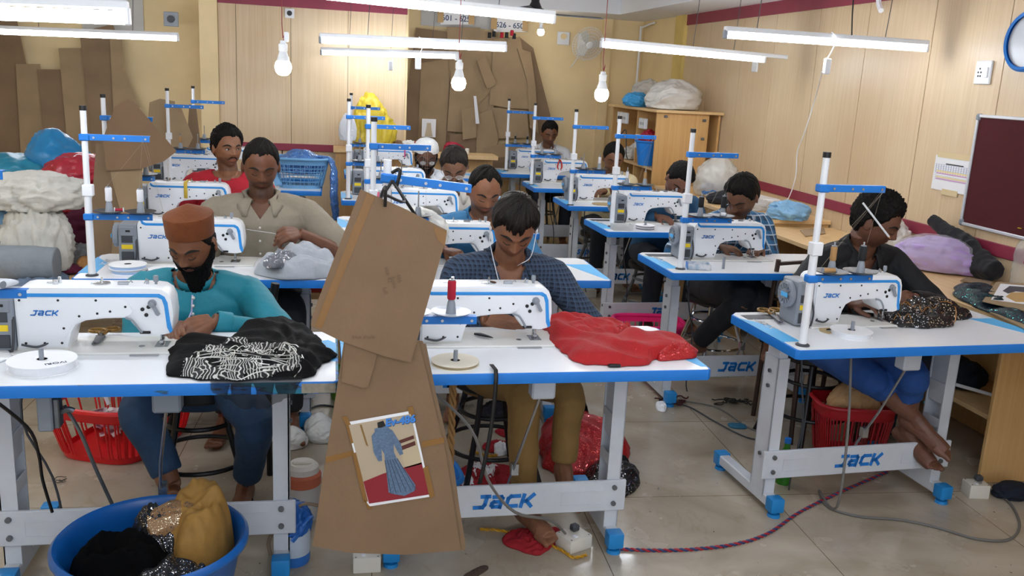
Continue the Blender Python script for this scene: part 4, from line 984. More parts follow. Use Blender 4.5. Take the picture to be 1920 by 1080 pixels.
    # ---- face pieces
    for s in (-1, 1):
        pts = [face(s*(.014+.010*i), (.019, .0245, .0265, .0235, .017)[i], .0005) for i in range(5)]
        mb = MB(); mb.tube([MH @ p for p in pts], [.0022, .0042, .0044, .0034, .0015], 8, 3); mb.build('eyebrow', BROWM, root)
        if eyes == 'down':
            pts = [face(s*(.019+.006*i), (-.0025, -.0062, -.0075, -.0062, -.003)[i], .0042+(.0012, .0035, .0045, .0035, .001)[i]*.5) for i in range(5)]
            mb = MB(); mb.tube([MH @ p for p in pts], .0013, 6, 3); mb.build('eyelashes', LASH, root)
        else:
            e = face(s*.031, .003); mb = MB(); mb.ball(MH @ Vector((s*.031, e.y-.0012, .0015)), (.0095*hscale, .005, .0048*hscale), MH.to_3x3().normalized().to_4x4()); ey = mb.build('eye', EYEW, root)
            dx = eyes if isinstance(eyes, float) else 0
            mb = MB(); mb.ball(MH @ Vector((s*.031+dx, e.y-.0048, .0015)), (.0045, .0022, .0045)); mb.build('iris', IRIS, ey)
            mb = MB(); mb.tube([MH @ face(s*(.020+.0055*i), (.003, .0065, .0075, .0065, .003)[i], .0055) for i in range(5)], .0014, 6, 3); mb.build('eyelashes', LASH, root)
    if hairk: hair_shell(root, MH, hair, hthick, line, seed, fluff, recede, fringe=fringe, straight=straight)
    if beard: beard_shell(root, MH, long, .009, seed)
    if moust or beard:
        mb = MB()
        for s in (-1, 1): mb.tube([MH @ face(s*xx, zz, .001) for xx, zz in ((.001, -.044), (.010, -.0445), (.020, -.050), (.026, -.058))], [.0036, .0042, .0034, .0016], 8, 3, flat=.7)
        mb.build('moustache', BEARD, root)
    # ---- shirt
    b = MB(); b.loft(rings(.008, lv))
    b.tube([P2+d2*.03, P3-d2*.012, P3+dn*.012], [.07, .072, .066], 20, 3)
    for s in (-1, 1):
        sh, el, wr, dr, cu, nn = arms[s]
        b.tube([P3-d2*.038, (P3-d2*.012+sh)/2+d2*.006, sh], [.052, .056, .058], 14, 3)
        if sleeve == 'long': e2 = el+(wr-el)*.93; b.tube([sh-xt*s*.05, sh, sh*.5+el*.5, el, el*.5+wr*.5, e2], [.055, .063, .057, .051, .044, .034], 16, 4)
        elif sleeve == 'rolled': e2 = el+(wr-el)*.25; b.tube([sh-xt*s*.05, sh, sh*.5+el*.5, el, e2], [.055, .063, .058, .055, .05], 16, 4)
        else: b.tube([sh-xt*s*.05, sh, sh*.5+el*.5, sh*.12+el*.88], [.058, .066, .068, .068], 16, 4)
    sm = remeshed(b.bm, max(voxel*1.3, .0065), 3, fold_disp(foldamp, 7.5, seed, .9, (1, 1, .8)))
    # open the neck
    bm = bmesh.new(); bm.from_mesh(sm); dead = []
    for f in bm.faces:
        cc = f.calc_center_median(); r = cc-P3; ax = r.dot(dn); rad = (r-dn*ax).length
        if ax > -.012 and rad < .075: dead.append(f)
        elif collar in ('shirt', 'open') and r.y < 0 and ax > (-.115 if collar == 'open' else -.065):
            v_ = (-.0-ax)/(.115 if collar == 'open' else .065)
            if abs(r.x) < .052*(1-max(0, v_)) and (r.y < -.02): dead.append(f)
        elif collar == 'round' and ax > -.03 and r.y < 0 and rad < .085: dead.append(f)
    bmesh.ops.delete(bm, geom=dead, context='FACES'); 
    for s in (-1, 1):    # open the cuff ends
        sh, el, wr, dr, cu, nn = arms[s]; u = (wr-el).normalized(); 
        if sleeve == 'long': e2 = el+(wr-el)*.93; dd = [f for f in bm.faces if (f.calc_center_median()-e2).length < .034 and f.normal.dot(u) > .8]; bmesh.ops.delete(bm, geom=dd, context='FACES')
    for v in bm.verts:
        if v.is_boundary:
            r = v.co-P3; ax = r.dot(dn); dep = .115 if collar == 'open' else .065
            if collar in ('shirt', 'open') and r.y < 0 and -dep-.01 < ax < -.012:
                tw = .052*(1-min(1, max(0, -ax/dep)))
                if abs(abs(r.x)-tw) < .009: v.co.x = P3.x+math.copysign(tw, r.x)
            elif abs(ax) < .02 and v.co.z > P3.z-.03 and (r-dn*ax).length > .05: v.co -= dn*(ax+.012)
    sbvh = BVHTree.FromBMesh(bm); bm.to_mesh(sm); bm.free()
    shirt_o = mesh_obj('shirt', sm, shirt, root)
    md = shirt_o.modifiers.new('thickness', 'SOLIDIFY'); md.thickness = .002; md.offset = -1
    # cuffs
    if sleeve in ('long', 'short'):
        for s in (-1, 1):
            sh, el, wr, dr, cu, nn = arms[s]
            if sleeve == 'long': u = (wr-el); a0 = el+u*.78; a1 = el+u*.96; r0, r1 = .040, .0345
            else: u = (el-sh); a0 = sh+u*.80; a1 = sh+u*.90; r0, r1 = .070, .071
            mb = MB(); q = Vector((0, 0, 1)).rotation_difference(u).to_matrix().to_4x4(); q.translation = a0; L = (a1-a0).length
            mb.lathe([(r0-.004, .001), (r0, 0), (r0+.0015, .003), (r1+.0015, L-.003), (r1, L), (r1-.005, L)], 28, q, cap=False); mb.build('cuff', shirt, shirt_o)
    # collar
    def fr_(a, rad, h):
        zz = dn; yy = Vector((0, zz.z, -zz.y)).normalized(); xx = xs
        return P3+xx*math.sin(a)*rad+yy*math.cos(a)*rad*.98+zz*h
    if collar in ('shirt', 'open'):
        am = 2.62 if collar == 'shirt' else 2.35; na = 36; mb = MB(); G = []
        for i in range(na+1):
            t = -1+2*i/na; a = t*am; e = max(0, abs(t)-.62)/.38
            row = [fr_(a, .066, -.012-.03*e), fr_(a, .064, .028-.022*e), fr_(a, .070+.004*e, .034-.026*e), fr_(a, .086+.016*e, .010-.058*e), fr_(a, .094+.020*e, -.008-.078*e*(1.0-.25*(e > .9)))]
            for j_ in (3, 4):
                hit = sbvh.find_nearest(row[j_])
                if hit[0] and (row[j_]-hit[0]).dot(hit[1]) < .008: row[j_] = hit[0]+hit[1]*(.009 if j_ == 3 else .006)
            G.append([mb.bm.verts.new(p) for p in row])
        for r0, r1 in zip(G, G[1:]):
            for j in range(4): mb.bm.faces.new((r0[j], r1[j], r1[j+1], r0[j+1]))
        co_ = mb.build('collar', shirt, shirt_o, ang=3); md = co_.modifiers.new('thickness', 'SOLIDIFY'); md.thickness = .004
    elif collar in ('band', 'round'):
        h = .03 if collar == 'band' else .004; mb = MB(); G = []; am = PI*.97 if collar == 'band' else PI
        for i in range(41):
            a = (-1+2*i/40)*am
            f = (1-math.cos(a))/2 if collar == 'round' else 0
            G.append([mb.bm.verts.new(p) for p in (fr_(a, .078 if collar == 'round' else .070, -.016-.025*f), fr_(a, .070 if collar == 'round' else .064, h-.012-.022*f), fr_(a, .066 if collar == 'round' else .061, h-.012-.022*f))])
        for r0, r1 in zip(G, G[1:]):
            for j in range(2): mb.bm.faces.new((r0[j], r1[j], r1[j+1], r0[j+1]))
        co_ = mb.build('collar', shirt, shirt_o, ang=3); md = co_.modifiers.new('thickness', 'SOLIDIFY'); md.thickness = .004
    def on_front(x, t):   # t metres down from the neck base, on the shirt's front
        c = P3-d2*min(t, .12)-d1*max(0, t-.12); h = sbvh.ray_cast(Vector((c.x+x, c.y-.5, c.z+.0)), Vector((0, 1, -.0)))
        return h[0] if h[0] else None
    if buttons:
        pts = [on_front(0, tt) for tt in np.linspace(.05, .40, 24)]; pts = [p+Vector((0, -.001, 0)) for p in pts if p]
        if len(pts) > 3: mb = MB(); mb.tube(pts, .011 if buttons != 'beads' else .003, 8, 1, flat=.12 if buttons != 'beads' else 1, up=(0, -1, 0)); mb.build('placket', shirt if buttons != 'beads' else mat('pale_piping', 'b9b3d8', .6), shirt_o)
        for j in range(7 if buttons != 'beads' else 11):
            p = on_front(0 if buttons != 'beads' else .004, .06+j*(.06 if buttons != 'beads' else .03))
            if p: mb = MB(); mb.ball(p+Vector((0, -.004, 0)), (.0052, .003, .0052) if buttons != 'beads' else .006, u=10, v=8); mb.build('button', mat('pearl_button', 'dcd8d4', .3), shirt_o)
    if pocket:
        mb = MB(); G = []
        for i in range(7):
            row = []
            for j in range(7):
                p = on_front(.045+.085*i/6, .11+.1*j/6); row.append(mb.bm.verts.new((p or Vector((0, 0, 0)))+Vector((0, -.003, 0))))
            G.append(row)
        for r0, r1 in zip(G, G[1:]):
            for j in range(6): mb.bm.faces.new((r0[j], r1[j], r1[j+1], r0[j+1]))
        mb.build('pocket', shirt, shirt_o)
    # ---- trousers
    b = MB(); b.loft(rings(.0, [(P0-d0*.11, d0, .13, .10), (P0-d0*.04, d0, .175, .13), (P0+d0*.02, d0, .17, .125)]))
    for s in (-1, 1):
        hip, kn, an, toe, fu = lg[s]; cut = legs.get('cut', .9) if legs else .9; a2 = kn+(an-kn)*cut; f = legs.get('flare', 1) if legs else 1
        b.tube([hip, (hip+kn)/2, kn, kn*.5+a2*.5, a2], [.092, .082, .068*f, .060*f, .052*f], 16, 4)
    pm = remeshed(b.bm, .008, 3, fold_disp(.008, 6, seed+20, .8)); mesh_obj('trousers', pm, pants or mat('dark_trousers', '20242c', .85, var=.1, scale=20), root)
    return dict(root=root, MH=MH, face=face, P3=P3, dn=dn, W=W, shirt=shirt_o, on_front=on_front, arms=arms, P0=P0, HC=HC)

def stool(P, label, h=.47, r=.17, seatm=None, back=False, legm=BLACKM, rz=0.2):
    t = thing('stool', (P[0], P[1], 0), label, 'stool', rz)
    mb = MB(); mb.lathe([(0, h-.05), (r-.01, h-.05), (r, h-.04), (r, h-.01), (r-.02, h), (0, h)], 32, cap=False); mb.build('seat', seatm or BLACK, t)
    for q in range(4):
        a = q*PI/2+.785; c, s_ = math.cos(a), math.sin(a)
        mb = MB(); mb.tube([(c*r*.65, s_*r*.65, h-.045), (c*r*.8, s_*r*.8, h*.6), (c*(r+.06), s_*(r+.06), .0)], .012, 10, 3); mb.build('leg', legm, t)
    for zz, rr in ((.15, r+.01), (.3, r-.04)):
        mb = MB(); mb.tube([(rr*math.cos(a*PI/16), rr*math.sin(a*PI/16), zz) for a in range(33)], .009, 8, 1); mb.build('foot_ring', legm, t)
    if back:
        mb = MB(); mb.tube([(-r, .12, .2), (-r, .14, h+.3), (-r+.02, .14, h+.33), (r-.02, .14, h+.33), (r, .14, h+.3), (r, .12, .2)], .012, 8, 3); mb.tube([(-r, .14, h+.22), (r, .14, h+.22)], .009, 8, 1); mb.build('backrest_frame', legm, t)
    return t

V = Vector
def hh(wu, wv, wy, tu, tv, ty, curl=.6, n=None, pole=None, s=1):
    return (aty(wu, wv, wy), aty(tu, tv, ty), curl, n, pole or Vector((s*.5, .2, -.8)))
# 1 teal kurta
p1 = person('teal', 'bearded man in teal kurta and brown brimless cap, head bowed', aty(361, 457, 3.16), lean=.34, side=.04, hp=.42, hy=-.28, skin='7a4d33', line=-.0, beard=True, long=.085, hscale=.95,
    shirt=mat('teal_kurta', '0b7f92', .6, var=.08, scale=10, bump=.15, bscale=60, sheen=.3), collar='band', buttons='beads', sleeve='long',
    hands={1: hh(398, 601, 2.93, 335, 622, 2.84, .55, V((.15, -.5, .85)), V((.7, -.5, -.4))), -1: hh(332, 612, 2.92, 322, 634, 2.80, .5, V((-.5, -.3, .8)), V((-.5, .25, -.8)))},
    legs={-1: (aty(262, 775, 3.05), aty(322, 905, 2.98), atz(300, 950, 0), V((0, 0, 1))), 1: (aty(478, 790, 3.05), aty(462, 905, 3.28), atz(450, 950, .02)), 'cut': .86}, pants=mat('navy_jeans', '24405e', .8, var=.15, scale=30, bump=.2, bscale=200), voxel=.0034, foldamp=.010, seed=3, hthick=.006, stubble=.2, seat=.50)
MH = p1['MH']
mb = MB(); prof = [(.0, .0), (.079, .0), (.0805, .006), (.084, .070), (.082, .075), (.045, .093), (.010, .110), (.0, .111)]
mb.lathe(prof, 48, MH @ T(0, .002, .040) @ RX(-.24) @ Matrix.Scale(1.16, 4, (0, 1, 0)), cap=False); cap = mb.build('cap', mat('rust_felt', '6e3810', .9, var=.12, scale=25, bump=.3, bscale=120, sheen=.4), p1['root'], ang=.5)
stool((p1['root'].location.x, p1['root'].location.y, 0), 'round black stool under the man in teal kurta', .455)
# 2 grey shirt
p2 = person('grey', 'man in khaki grey short sleeved shirt looking down at a thread he holds', aty(489, 312, 4.2), lean=.08, hp=.30, hy=.12, skin='6a4029', shirt=mat('khaki_shirt', '8c8373', .75, var=.06, scale=12, bump=.15, bscale=90, sheen=.2), sleeve='short', buttons='plain',
    hands={1: hh(560, 437, 4.02, 515, 440, 3.92, 1.0, V((.2, -.6, .7)), V((1, .2, -.6))), -1: hh(470, 500, 4.0, 440, 520, 3.85, .6, None, V((-1, .2, -.6)))}, recede=.003, line=.004, hthick=.010, straight=True, stubble=.7, voxel=.004, wide=1.16, seed=5, foldamp=.008, seat=.58,
    pants=mat('black_trousers', '15171c', .85))
stool((p2['root'].location.x, p2['root'].location.y, 0), 'stool hidden behind the grey shirted man', .5)
# 3 red shirt
p3 = person('red', 'man in red round neck shirt looking to the side, thick swept hair', aty(426, 278, 5.45), lean=.12, hp=.02, hy=.50, skin='8d5f42', shirt=mat('red_tshirt', 'b0162a', .8, var=.06, scale=12), sleeve='short', collar='round', moust=True, stubble=.6, hthick=.024, fluff=.006, eyes=.002, seed=7, wide=1.05)
# 4 plaid with earphones
plaidA = plaid_mat('houndstooth_check', '1a2434', '3a4c64', '4a5e7a', 62)
p4 = person('plaid', 'man in dark blue checked shirt with white earphones, head bowed over the red garment', aty(964, 425, 3.17), lean=.34, side=.02, hp=.62, hy=-.10, hr=.05, skin='8e6045', hair='brown', hthick=.018, line=-.004, fringe=.022, straight=True, shirt=plaidA, collar='open', sleeve='long', buttons='plain', stubble=.25,
    hands={-1: hh(914, 602, 3.0, 985, 610, 2.93, .28, V((-.1, -.45, .9)), V((-.6, .3, -.7))), 1: hh(1030, 612, 3.02, 985, 612, 2.92, .35, V((.1, -.4, .9)), V((1, .3, -.5)))},
    legs={-1: (aty(978, 735, 2.98), atz(985, 950, .08), atz(1006, 1002, .01)), 1: (aty(1066, 738, 2.98), aty(1056, 872, 2.98), aty(1072, 905, 2.82), V((0, -.25, .95))), 'cut': .92, 'flare': .92}, pants=mat('mustard_trousers', '8a6a38', .85, var=.08, scale=20, bump=.2, bscale=80), voxel=.0034, foldamp=.009, seed=9, seat=.50)
stool((p4['root'].location.x+.0, p4['root'].location.y, 0), 'black stool under the man in dark checked shirt', .455)
MH = p4['MH']; f = p4['face']
# earphones
e0 = MH @ V((.084, .0, -.012)); e1 = MH @ V((-.084, .0, -.012)); 
ch = p4['on_front'](-.035, .10) or p4['P3']; ch2 = p4['on_front'](-.055, .22) or ch
ep = thing('earphones', p4['root'].location, 'white wired earphones hanging from the ears of the man in dark checked shirt', 'earphones')
mb = MB(); mb.ball(e0, (.006, .008, .012)); mb.build('earbud', WHITE, ep); mb = MB(); mb.ball(e1, (.006, .008, .012)); mb.build('earbud', WHITE, ep)
dip = (p4['on_front'](.01, .13) or ch)+V((0, -.008, 0))
mb = MB(); mb.tube([e0+V((0, 0, -.01)), MH @ V((.07, -.07, -.075)), MH @ V((.03, -.10, -.09)), dip+V((.03, 0, .03)), dip, ch+V((0, -.008, 0)), ch2+V((0, -.006, 0)), ch2+V((-.02, .0, -.12))], .0016, 6, 6)
mb.tube([e1+V((0, 0, -.01)), MH @ V((-.082, -.03, -.06)), ch+V((-.012, -.012, .02)), ch+V((0, -.008, 0))], .0016, 6, 6); mb.build('wire', WHITE, ep)
mb = MB(); mb.box(ch2+V((-.006, -.012, .03)), ch2+V((.006, -.004, .07)), bev=.002); mb.build('remote', WHITE, ep)
# 5 plain blue shirt
denim = mat('blue_shirt', '2f6f9c', .75, var=.08, scale=14, bump=.2, bscale=80)
p5 = person('blue', 'man in plain mid blue collared shirt with receding hair, behind the cardboard', aty(908, 358, 4.3), lean=.32, hp=.42, hy=.10, skin='8f5f44', recede=.007, line=.014, hthick=.010, straight=True, shirt=denim, collar='open', stubble=.75,
    hands={-1: hh(838, 470, 4.12, 872, 478, 4.0, .9, None, V((-1, .3, -.3))), 1: hh(935, 480, 4.1, 905, 490, 4.0, .6, None, V((1, .2, -.5)))}, seed=11, voxel=.0045)
# 6 glasses
p6 = person('glasses', 'man with greying hair and spectacles in pale striped shirt, head bowed', aty(852, 312, 5.45), lean=.40, hp=.58, hy=-.15, hr=-.08, skin='7b5640', hair='grey', hthick=.018, straight=True, shirt=mat('cream_stripe_shirt', 'cfcac0', .8, var=.08, scale=18), collar='shirt', moust=True, stubble=.3, seed=13)
def glasses(p, m, tint=None):
    MH = p['MH']; g = thing('spectacles', p['root'].location, 'thin framed spectacles on the bowed face of the grey haired man' if p is p6 else 'spectacles on the face of the man in white skullcap', 'spectacles', p['root'].rotation_euler.z)
    for s in (-1, 1):
        mb = MB(); mb.tube([MH @ V((s*.032+.021*math.cos(a*PI/10), -.100, -.006+.015*math.sin(a*PI/10))) for a in range(21)], .0013, 6, 1); mb.build('rim', m, g)
        mb = MB(); mb.tube([MH @ V((s*.053, -.098, -.002)), MH @ V((s*.078, -.05, 0)), MH @ V((s*.082, .01, 0))], .0013, 6, 1); mb.build('temple_arm', m, g)
        mb = MB(); mb.lathe([(.0, 0), (.020, 0), (.020, .001), (0, .001)], 20, MH @ T(s*.032, -.100, -.006) @ RX(PI/2) @ Matrix.Scale(.74, 4, (0, 1, 0)), cap=False); mb.build('lens', LENS, g)
    mb = MB(); mb.tube([MH @ V((-.011, -.102, -.003)), MH @ V((0, -.105, .001)), MH @ V((.011, -.102, -.003))], .0013, 6); mb.build('bridge', m, g)
LENS = mat('lens_glass', 'ffffff', .02, alpha=.18)
glasses(p6, CHROME)
# 7 white skullcap
p7 = person('whitecap', 'bearded man in white crocheted skullcap and white shirt', aty(799, 292, 6.55), lean=.35, hp=.40, hy=.02, skin='5c3b2a', shirt=mat('white_shirt', 'dcdfe4', .8, var=.05, scale=15), collar='shirt', beard=True, long=.03, seed=15, hthick=.006)
MH = p7['MH']; mb = MB(); mb.lathe([(0.088, 0), (.091, .003), (.089, .03), (.080, .06), (.058, .082), (.03, .093), (.0, .097)], 40, MH @ T(0, .008, .034) @ RX(-.16), cap=False); mb.build('skullcap', mat('white_crochet', 'e6e6e4', .9, var=.06, scale=60, bump=.8, bscale=140), p7['root'], ang=1)
glasses(p7, DSTEEL)
# 8 white shirt far
p8 = person('white', 'man in white shirt at the furthest right machine by the cream wall', aty(1030, 250, 8.68), lean=.22, hp=.35, skin='7a5038', shirt=mat('white_shirt', 'dcdfe4', .8), collar='open', stubble=.5, seed=17, seat=.60, hthick=.014, straight=True)
# 9 cream
p9 = person('cream', 'man in pale cream shirt bowed behind the fourth right machine', aty(1150, 297, 6.9), lean=.34, hp=.36, hy=-.12, skin='7a5139', shirt=mat('cream_shirt', 'd9c9a0', .8, var=.06, scale=14), collar='open', stubble=.55, seed=19, straight=True,
    hands={-1: hh(1132, 358, 6.6, 1112, 362, 6.5, .6), 1: hh(1165, 365, 6.55, 1150, 366, 6.45, .6)})
# 10 teal-blue shirt
p10 = person('tealblue', 'man in deep teal blue long sleeved shirt leaning close over his machine', aty(1272, 338, 5.55), lean=.46, hp=.72, hy=-.1, hr=.25, side=.05, skin='7a5240', shirt=mat('deep_teal_shirt', '1c4c6e', .75, var=.08, scale=14), collar='round', stubble=.2, hthick=.020, fluff=.004, seed=21,
    hands={-1: hh(1232, 405, 5.38, 1262, 412, 5.28, .5, None, V((-1, .3, -.3))), 1: hh(1300, 408, 5.4, 1278, 414, 5.3, .6)})
# 11 plaid blue with bowed head
plaidB = plaid_mat('blue_white_check', '1f3a52', '2f6d9a', 'c2ccd6', 20)
p11 = person('plaidb', 'man in bright blue and white checked shirt whose face is turned down and away', aty(1392, 368, 4.5), lean=.45, hp=.62, hy=-1.0, hr=.1, side=-.05, skin='6c4833', shirt=plaidB, collar='shirt', hthick=.020, straight=True, line=-.004, seed=23,
    hands={-1: hh(1352, 462, 4.35, 1385, 470, 4.28, .6, None, V((-1, .3, -.3))), 1: hh(1425, 462, 4.35, 1410, 472, 4.27, .6)},
    legs={-1: (aty(1395, 560, 4.05), aty(1310, 640, 4.35), aty(1262, 645, 4.35)), 1: (aty(1428, 555, 4.1), aty(1445, 640, 3.9), aty(1440, 668, 3.75)), 'cut': .95}, pants=mat('black_trousers', '15171c', .85))
# 12 black shirt
p12 = person('black', 'man in black shirt with a white pencil behind his ear, at the near right machine', aty(1642, 415, 3.42), lean=.42, hp=.42, hy=.72, hr=-.08, side=-.02, rz=.12, skin='6f4836', shirt=mat('black_shirt', '0f1116', .75, var=.1, scale=14, bump=.15, bscale=90), collar='shirt', hthick=.024, fluff=.008, line=-.006, stubble=.15,
    hands={-1: hh(1598, 568, 3.15, 1640, 562, 3.05, .7, V((-.2, -.5, .8)), V((-1, .3, -.5))), 1: hh(1712, 560, 3.2, 1690, 560, 3.08, .9, V((.3, -.6, .7)), V((1, .2, -.4)))},
    legs={-1: (aty(1625, 705, 3.12), aty(1716, 783, 3.05), aty(1716, 783, 3.05)+V((.10, -.15, -.07)), V((.15, -.35, .9))), 1: (aty(1706, 700, 3.04), aty(1700, 806, 3.10), aty(1700, 806, 3.10)+V((.05, -.18, -.05)), V((.1, -.3, .9))), 'cut': .42}, pants=mat('royal_blue_trousers', '1a4788', .8, var=.1, scale=20, bump=.2, bscale=90), voxel=.0036, seed=25, foldamp=.009)
MH = p12['MH']
mb = MB(); a = MH @ V((-.100, .075, .066)); b_ = MH @ V((-.088, -.085, -.006)); mb.cyl(a, b_, .0042, n=10); pc = mb.build('pencil', WHITE, None); tag(pc, 'white pencil tucked behind the ear of the man in black shirt', 'pencil')
pc.location = p12['root'].location; pc.rotation_euler = p12['root'].rotation_euler
mb = MB(); mb.cyl(b_, b_+(b_-a)*.05, .004, .001, n=8); tp = mb.build('pencil_tip', mat('pencil_wood', 'c79a66', .7), pc)
stool((p12['root'].location.x-.03, p12['root'].location.y, 0), 'black stool with ring rung under the man in black shirt', .455)
for p, lb in ((p5, 'stool under the man in plain mid blue shirt'), (p6, 'stool under the man with spectacles'), (p7, 'stool under the man in white skullcap'), (p9, 'stool under the man in cream shirt'), (p8, 'stool under the man in white shirt at the back'), (p10, 'stool under the man in deep teal blue shirt')):
    stool((p['root'].location.x, p['root'].location.y, 0), lb, max(.38, p['P0'].z-.08), legm=DSTEEL)
stool((p11['root'].location.x, p11['root'].location.y, 0), 'chrome stool under the man in bright checked shirt', .45, legm=CHROME, seatm=BLACK)
# ================================================================== CLOTH, CARD AND OTHER THINGS
def sheet_mat(name, col, **k): return mat(name, col, k.pop('rough', .8), **k)
def drape(name, pts, h, m, label, cat='cloth', seed=0, folds=9, amp=.5, z0=None, parent=None, edge=.004, power=2.2, group=None, na=110, nr=34, kind=None, peaks=(), flow=None, stretch=(1, 1)):
    """crumpled cloth lying on a surface: pts = outline in world coordinates"""
    P = [Vector(p) for p in pts]; c = sum(P, Vector())/len(P); z0 = c.z if z0 is None else z0; n = len(P)
    L = []
    for i in range(na):     # smooth closed outline
        t = i/na*n; k = int(t); f = t-k; p0, p1, p2, p3 = P[(k-1) % n], P[k % n], P[(k+1) % n], P[(k+2) % n]
        L.append(.5*((2*p1)+(p2-p0)*f+(2*p0-5*p1+4*p2-p3)*f*f+(3*p1-p0-3*p2+p3)*f**3))
    A = np.array([[v.x-c.x, v.y-c.y] for v in L]); A *= (1+.05*vnoise(np.stack([A[:, 0]*30, A[:, 1]*30, A[:, 0]*0+seed], 1), seed))[:, None]
    rr = np.linspace(0, 1, nr+1)[1:]
    X = (A[None]*rr[:, None, None]).reshape(-1, 2); R = np.repeat(rr, na)
    sc = folds/max(np.abs(A).max(), .05)/2
    q = np.stack([X[:, 0]*sc*stretch[0], X[:, 1]*sc*stretch[1], R*0+seed*3.7], 1)
    wv = np.stack([vnoise(q*.5, seed+31), vnoise(q*.5, seed+32), q[:, 0]*0], 1)*1.3
    rd = ridged(q+wv, seed, 3)
    env = (1-R**power)**.7
    Z = h*env*((1-amp)+amp*rd*1.5)+edge+.012*np.clip(rd, 0, 1)*sstep(1.0, .9, R)*min(1, h/.03)
    if flow:
        fa, ff, fm = flow; u_ = X[:, 0]*math.cos(fa)+X[:, 1]*math.sin(fa); z3 = np.stack([X[:, 0]*5, X[:, 1]*5, R*0+seed], 1)
        ww = vnoise(z3, seed+41)*2.6+vnoise(z3*2.3, seed+42)*1.1; sn = np.cos(u_*ff*2*PI+ww*1.6); Z += fm*((.5+.5*sn)**1.5)*sstep(1.0, .85, R)*(.55+.45*vnoise(z3*1.3, seed+43))
    for (px, py, pw, ph) in peaks: Z += ph*np.exp(-((X[:, 0]+c.x-px)**2+(X[:, 1]+c.y-py)**2)/pw**2)*(.7+.5*rd)
    Z = np.maximum(Z, .002)
    bm = bmesh.new(); ctr = bm.verts.new((0, 0, h*.8)); vs = [bm.verts.new((x, y, z)) for (x, y), z in zip(X, Z)]; bot = [bm.verts.new((x, y, 0)) for x, y in A*.99]
    ctr.co.z = float(Z[:na].mean())
    g = lambda j, i: vs[j*na+i % na]
    for i in range(na): bm.faces.new((ctr, g(0, i), g(0, i+1)))
    for j in range(nr-1):
        for i in range(na): bm.faces.new((g(j, i), g(j+1, i), g(j+1, i+1), g(j, i+1)))
    for i in range(na): bm.faces.new((g(nr-1, i), bot[i], bot[(i+1) % na], g(nr-1, i+1)))
    bm.faces.new(bot[::-1])
    mb = MB(); mb.bm.free(); mb.bm = bm; o = mb.build(name, m, parent, (c.x, c.y, z0), ang=3)
    if parent is None: tag(o, label, cat, group, kind)
    return o
def lump(name, P, r, m, label, cat='bag', amp=.12, sc=2.2, seed=0, rot=0, tilt=0, flat=.5, sub=4, knot=None, group=None, parent=None, st=(1, 1, 1)):
    """soft bundle: folded ellipsoid resting on its flattened underside; P = centre of its base"""
    bm = bmesh.new(); bmesh.ops.create_icosphere(bm, subdivisions=sub+1, radius=1)
    co = np.array([v.co[:] for v in bm.verts]); q = co*sc*np.array(st); wv = np.stack([vnoise(q*.7+i*7, seed+i) for i in range(3)], 1)*.9
    d = ridged(q+wv, seed, 4)-.5; s = 1+amp*d*1.6+amp*.6*vnoise(co*1.2, seed+9)
    X = co*s[:, None]; X[:, 2] = np.where(X[:, 2] < -flat, -flat+(X[:, 2]+flat)*.08, X[:, 2])
    if knot: 
        k = np.array(knot[:3])/np.linalg.norm(knot[:3]); w_ = np.clip((co @ k-.72)/.28, 0, 1)**1.6; X += w_[:, None]*k*knot[3]
    X *= np.array(r); X[:, 2] -= X[:, 2].min()
    for v, p in zip(bm.verts, X): v.co = p
    mb = MB(); mb.bm.free(); mb.bm = bm; o = mb.build(name, m, parent, P, (0, tilt, rot), ang=3)
    if parent is None: tag(o, label, cat, group)
    return o
def card(name, px, Y, m, label, cat='cardboard pattern', th=.004, group=None, curve=0):
    pts = [aty(u, v, Y) for u, v in px]; c = sum(pts, Vector())/len(pts); t = thing(name, c, label, cat, 0, group) if False else None
    mb = MB(); mb.prism([(p.x-c.x, p.z-c.z) for p in pts], th, 'Y', 0, bev=0)
    o = mb.build(name, m, None, c, smooth=False); o.rotation_euler = (random.uniform(-.015, .015), 0, random.uniform(-.05, .05)) if curve else (0, 0, 0)
    return tag(o, label, cat, group)
random.seed(4)
# ---- the big hanging pattern set
YF = 2.345
bod = card('bodice_pattern', [(676, 355), (760, 392), (838, 432), (832, 462), (770, 680), (720, 668), (640, 640), (583, 612), (586, 590), (640, 450)], YF-.014, CARD, 'brown cardboard bodice pattern hanging on top, brown tape along its left side')
slv = card('sleeve_pattern', [(652, 600), (710, 640), (706, 668), (690, 726), (682, 728), (640, 716), (645, 660)], YF-.007, CARD, 'small brown cardboard sleeve pattern poking out below the bodice pattern')
skt = card('skirt_pattern', [(645, 640), (785, 640), (800, 700), (836, 850), (864, 1032), (760, 1040), (660, 1037), (586, 1024), (604, 900), (630, 740)], YF, CARD, 'long flared brown cardboard skirt pattern carrying the dress picture')
card('skirt_pattern', [(700, 630), (793, 640), (812, 720), (846, 860), (873, 1020), (872, 1032), (760, 1030), (640, 1010)], YF+.008, CARD, 'brown cardboard skirt pattern just behind the front one, its right edge showing')
card('skirt_pattern', [(700, 640), (799, 645), (816, 730), (852, 880), (869, 1010), (760, 1020)], YF+.016, CARD3, 'rearmost brown cardboard skirt pattern of the hanging set, only a sliver showing')
def on_card(par, px, Y, m, name, th=.0008, dy=.0008):
    c = par.location; pts = [aty(u, v, Y) for u, v in px]; mb = MB(); mb.prism([(p.x-c.x, p.z-c.z) for p in pts], th, 'Y', Y-c.y-dy); return mb.build(name, m, par, smooth=False)
on_card(bod, [(688, 362), (703, 369), (603, 616), (590, 612)], YF-.014, TAPE, 'brown_tape')
on_card(bod, [(812, 424), (838, 434), (834, 462), (820, 450)], YF-.014, TAPE, 'brown_tape')
pinkm = mat('pencil_marks', '6f5a44', .9)
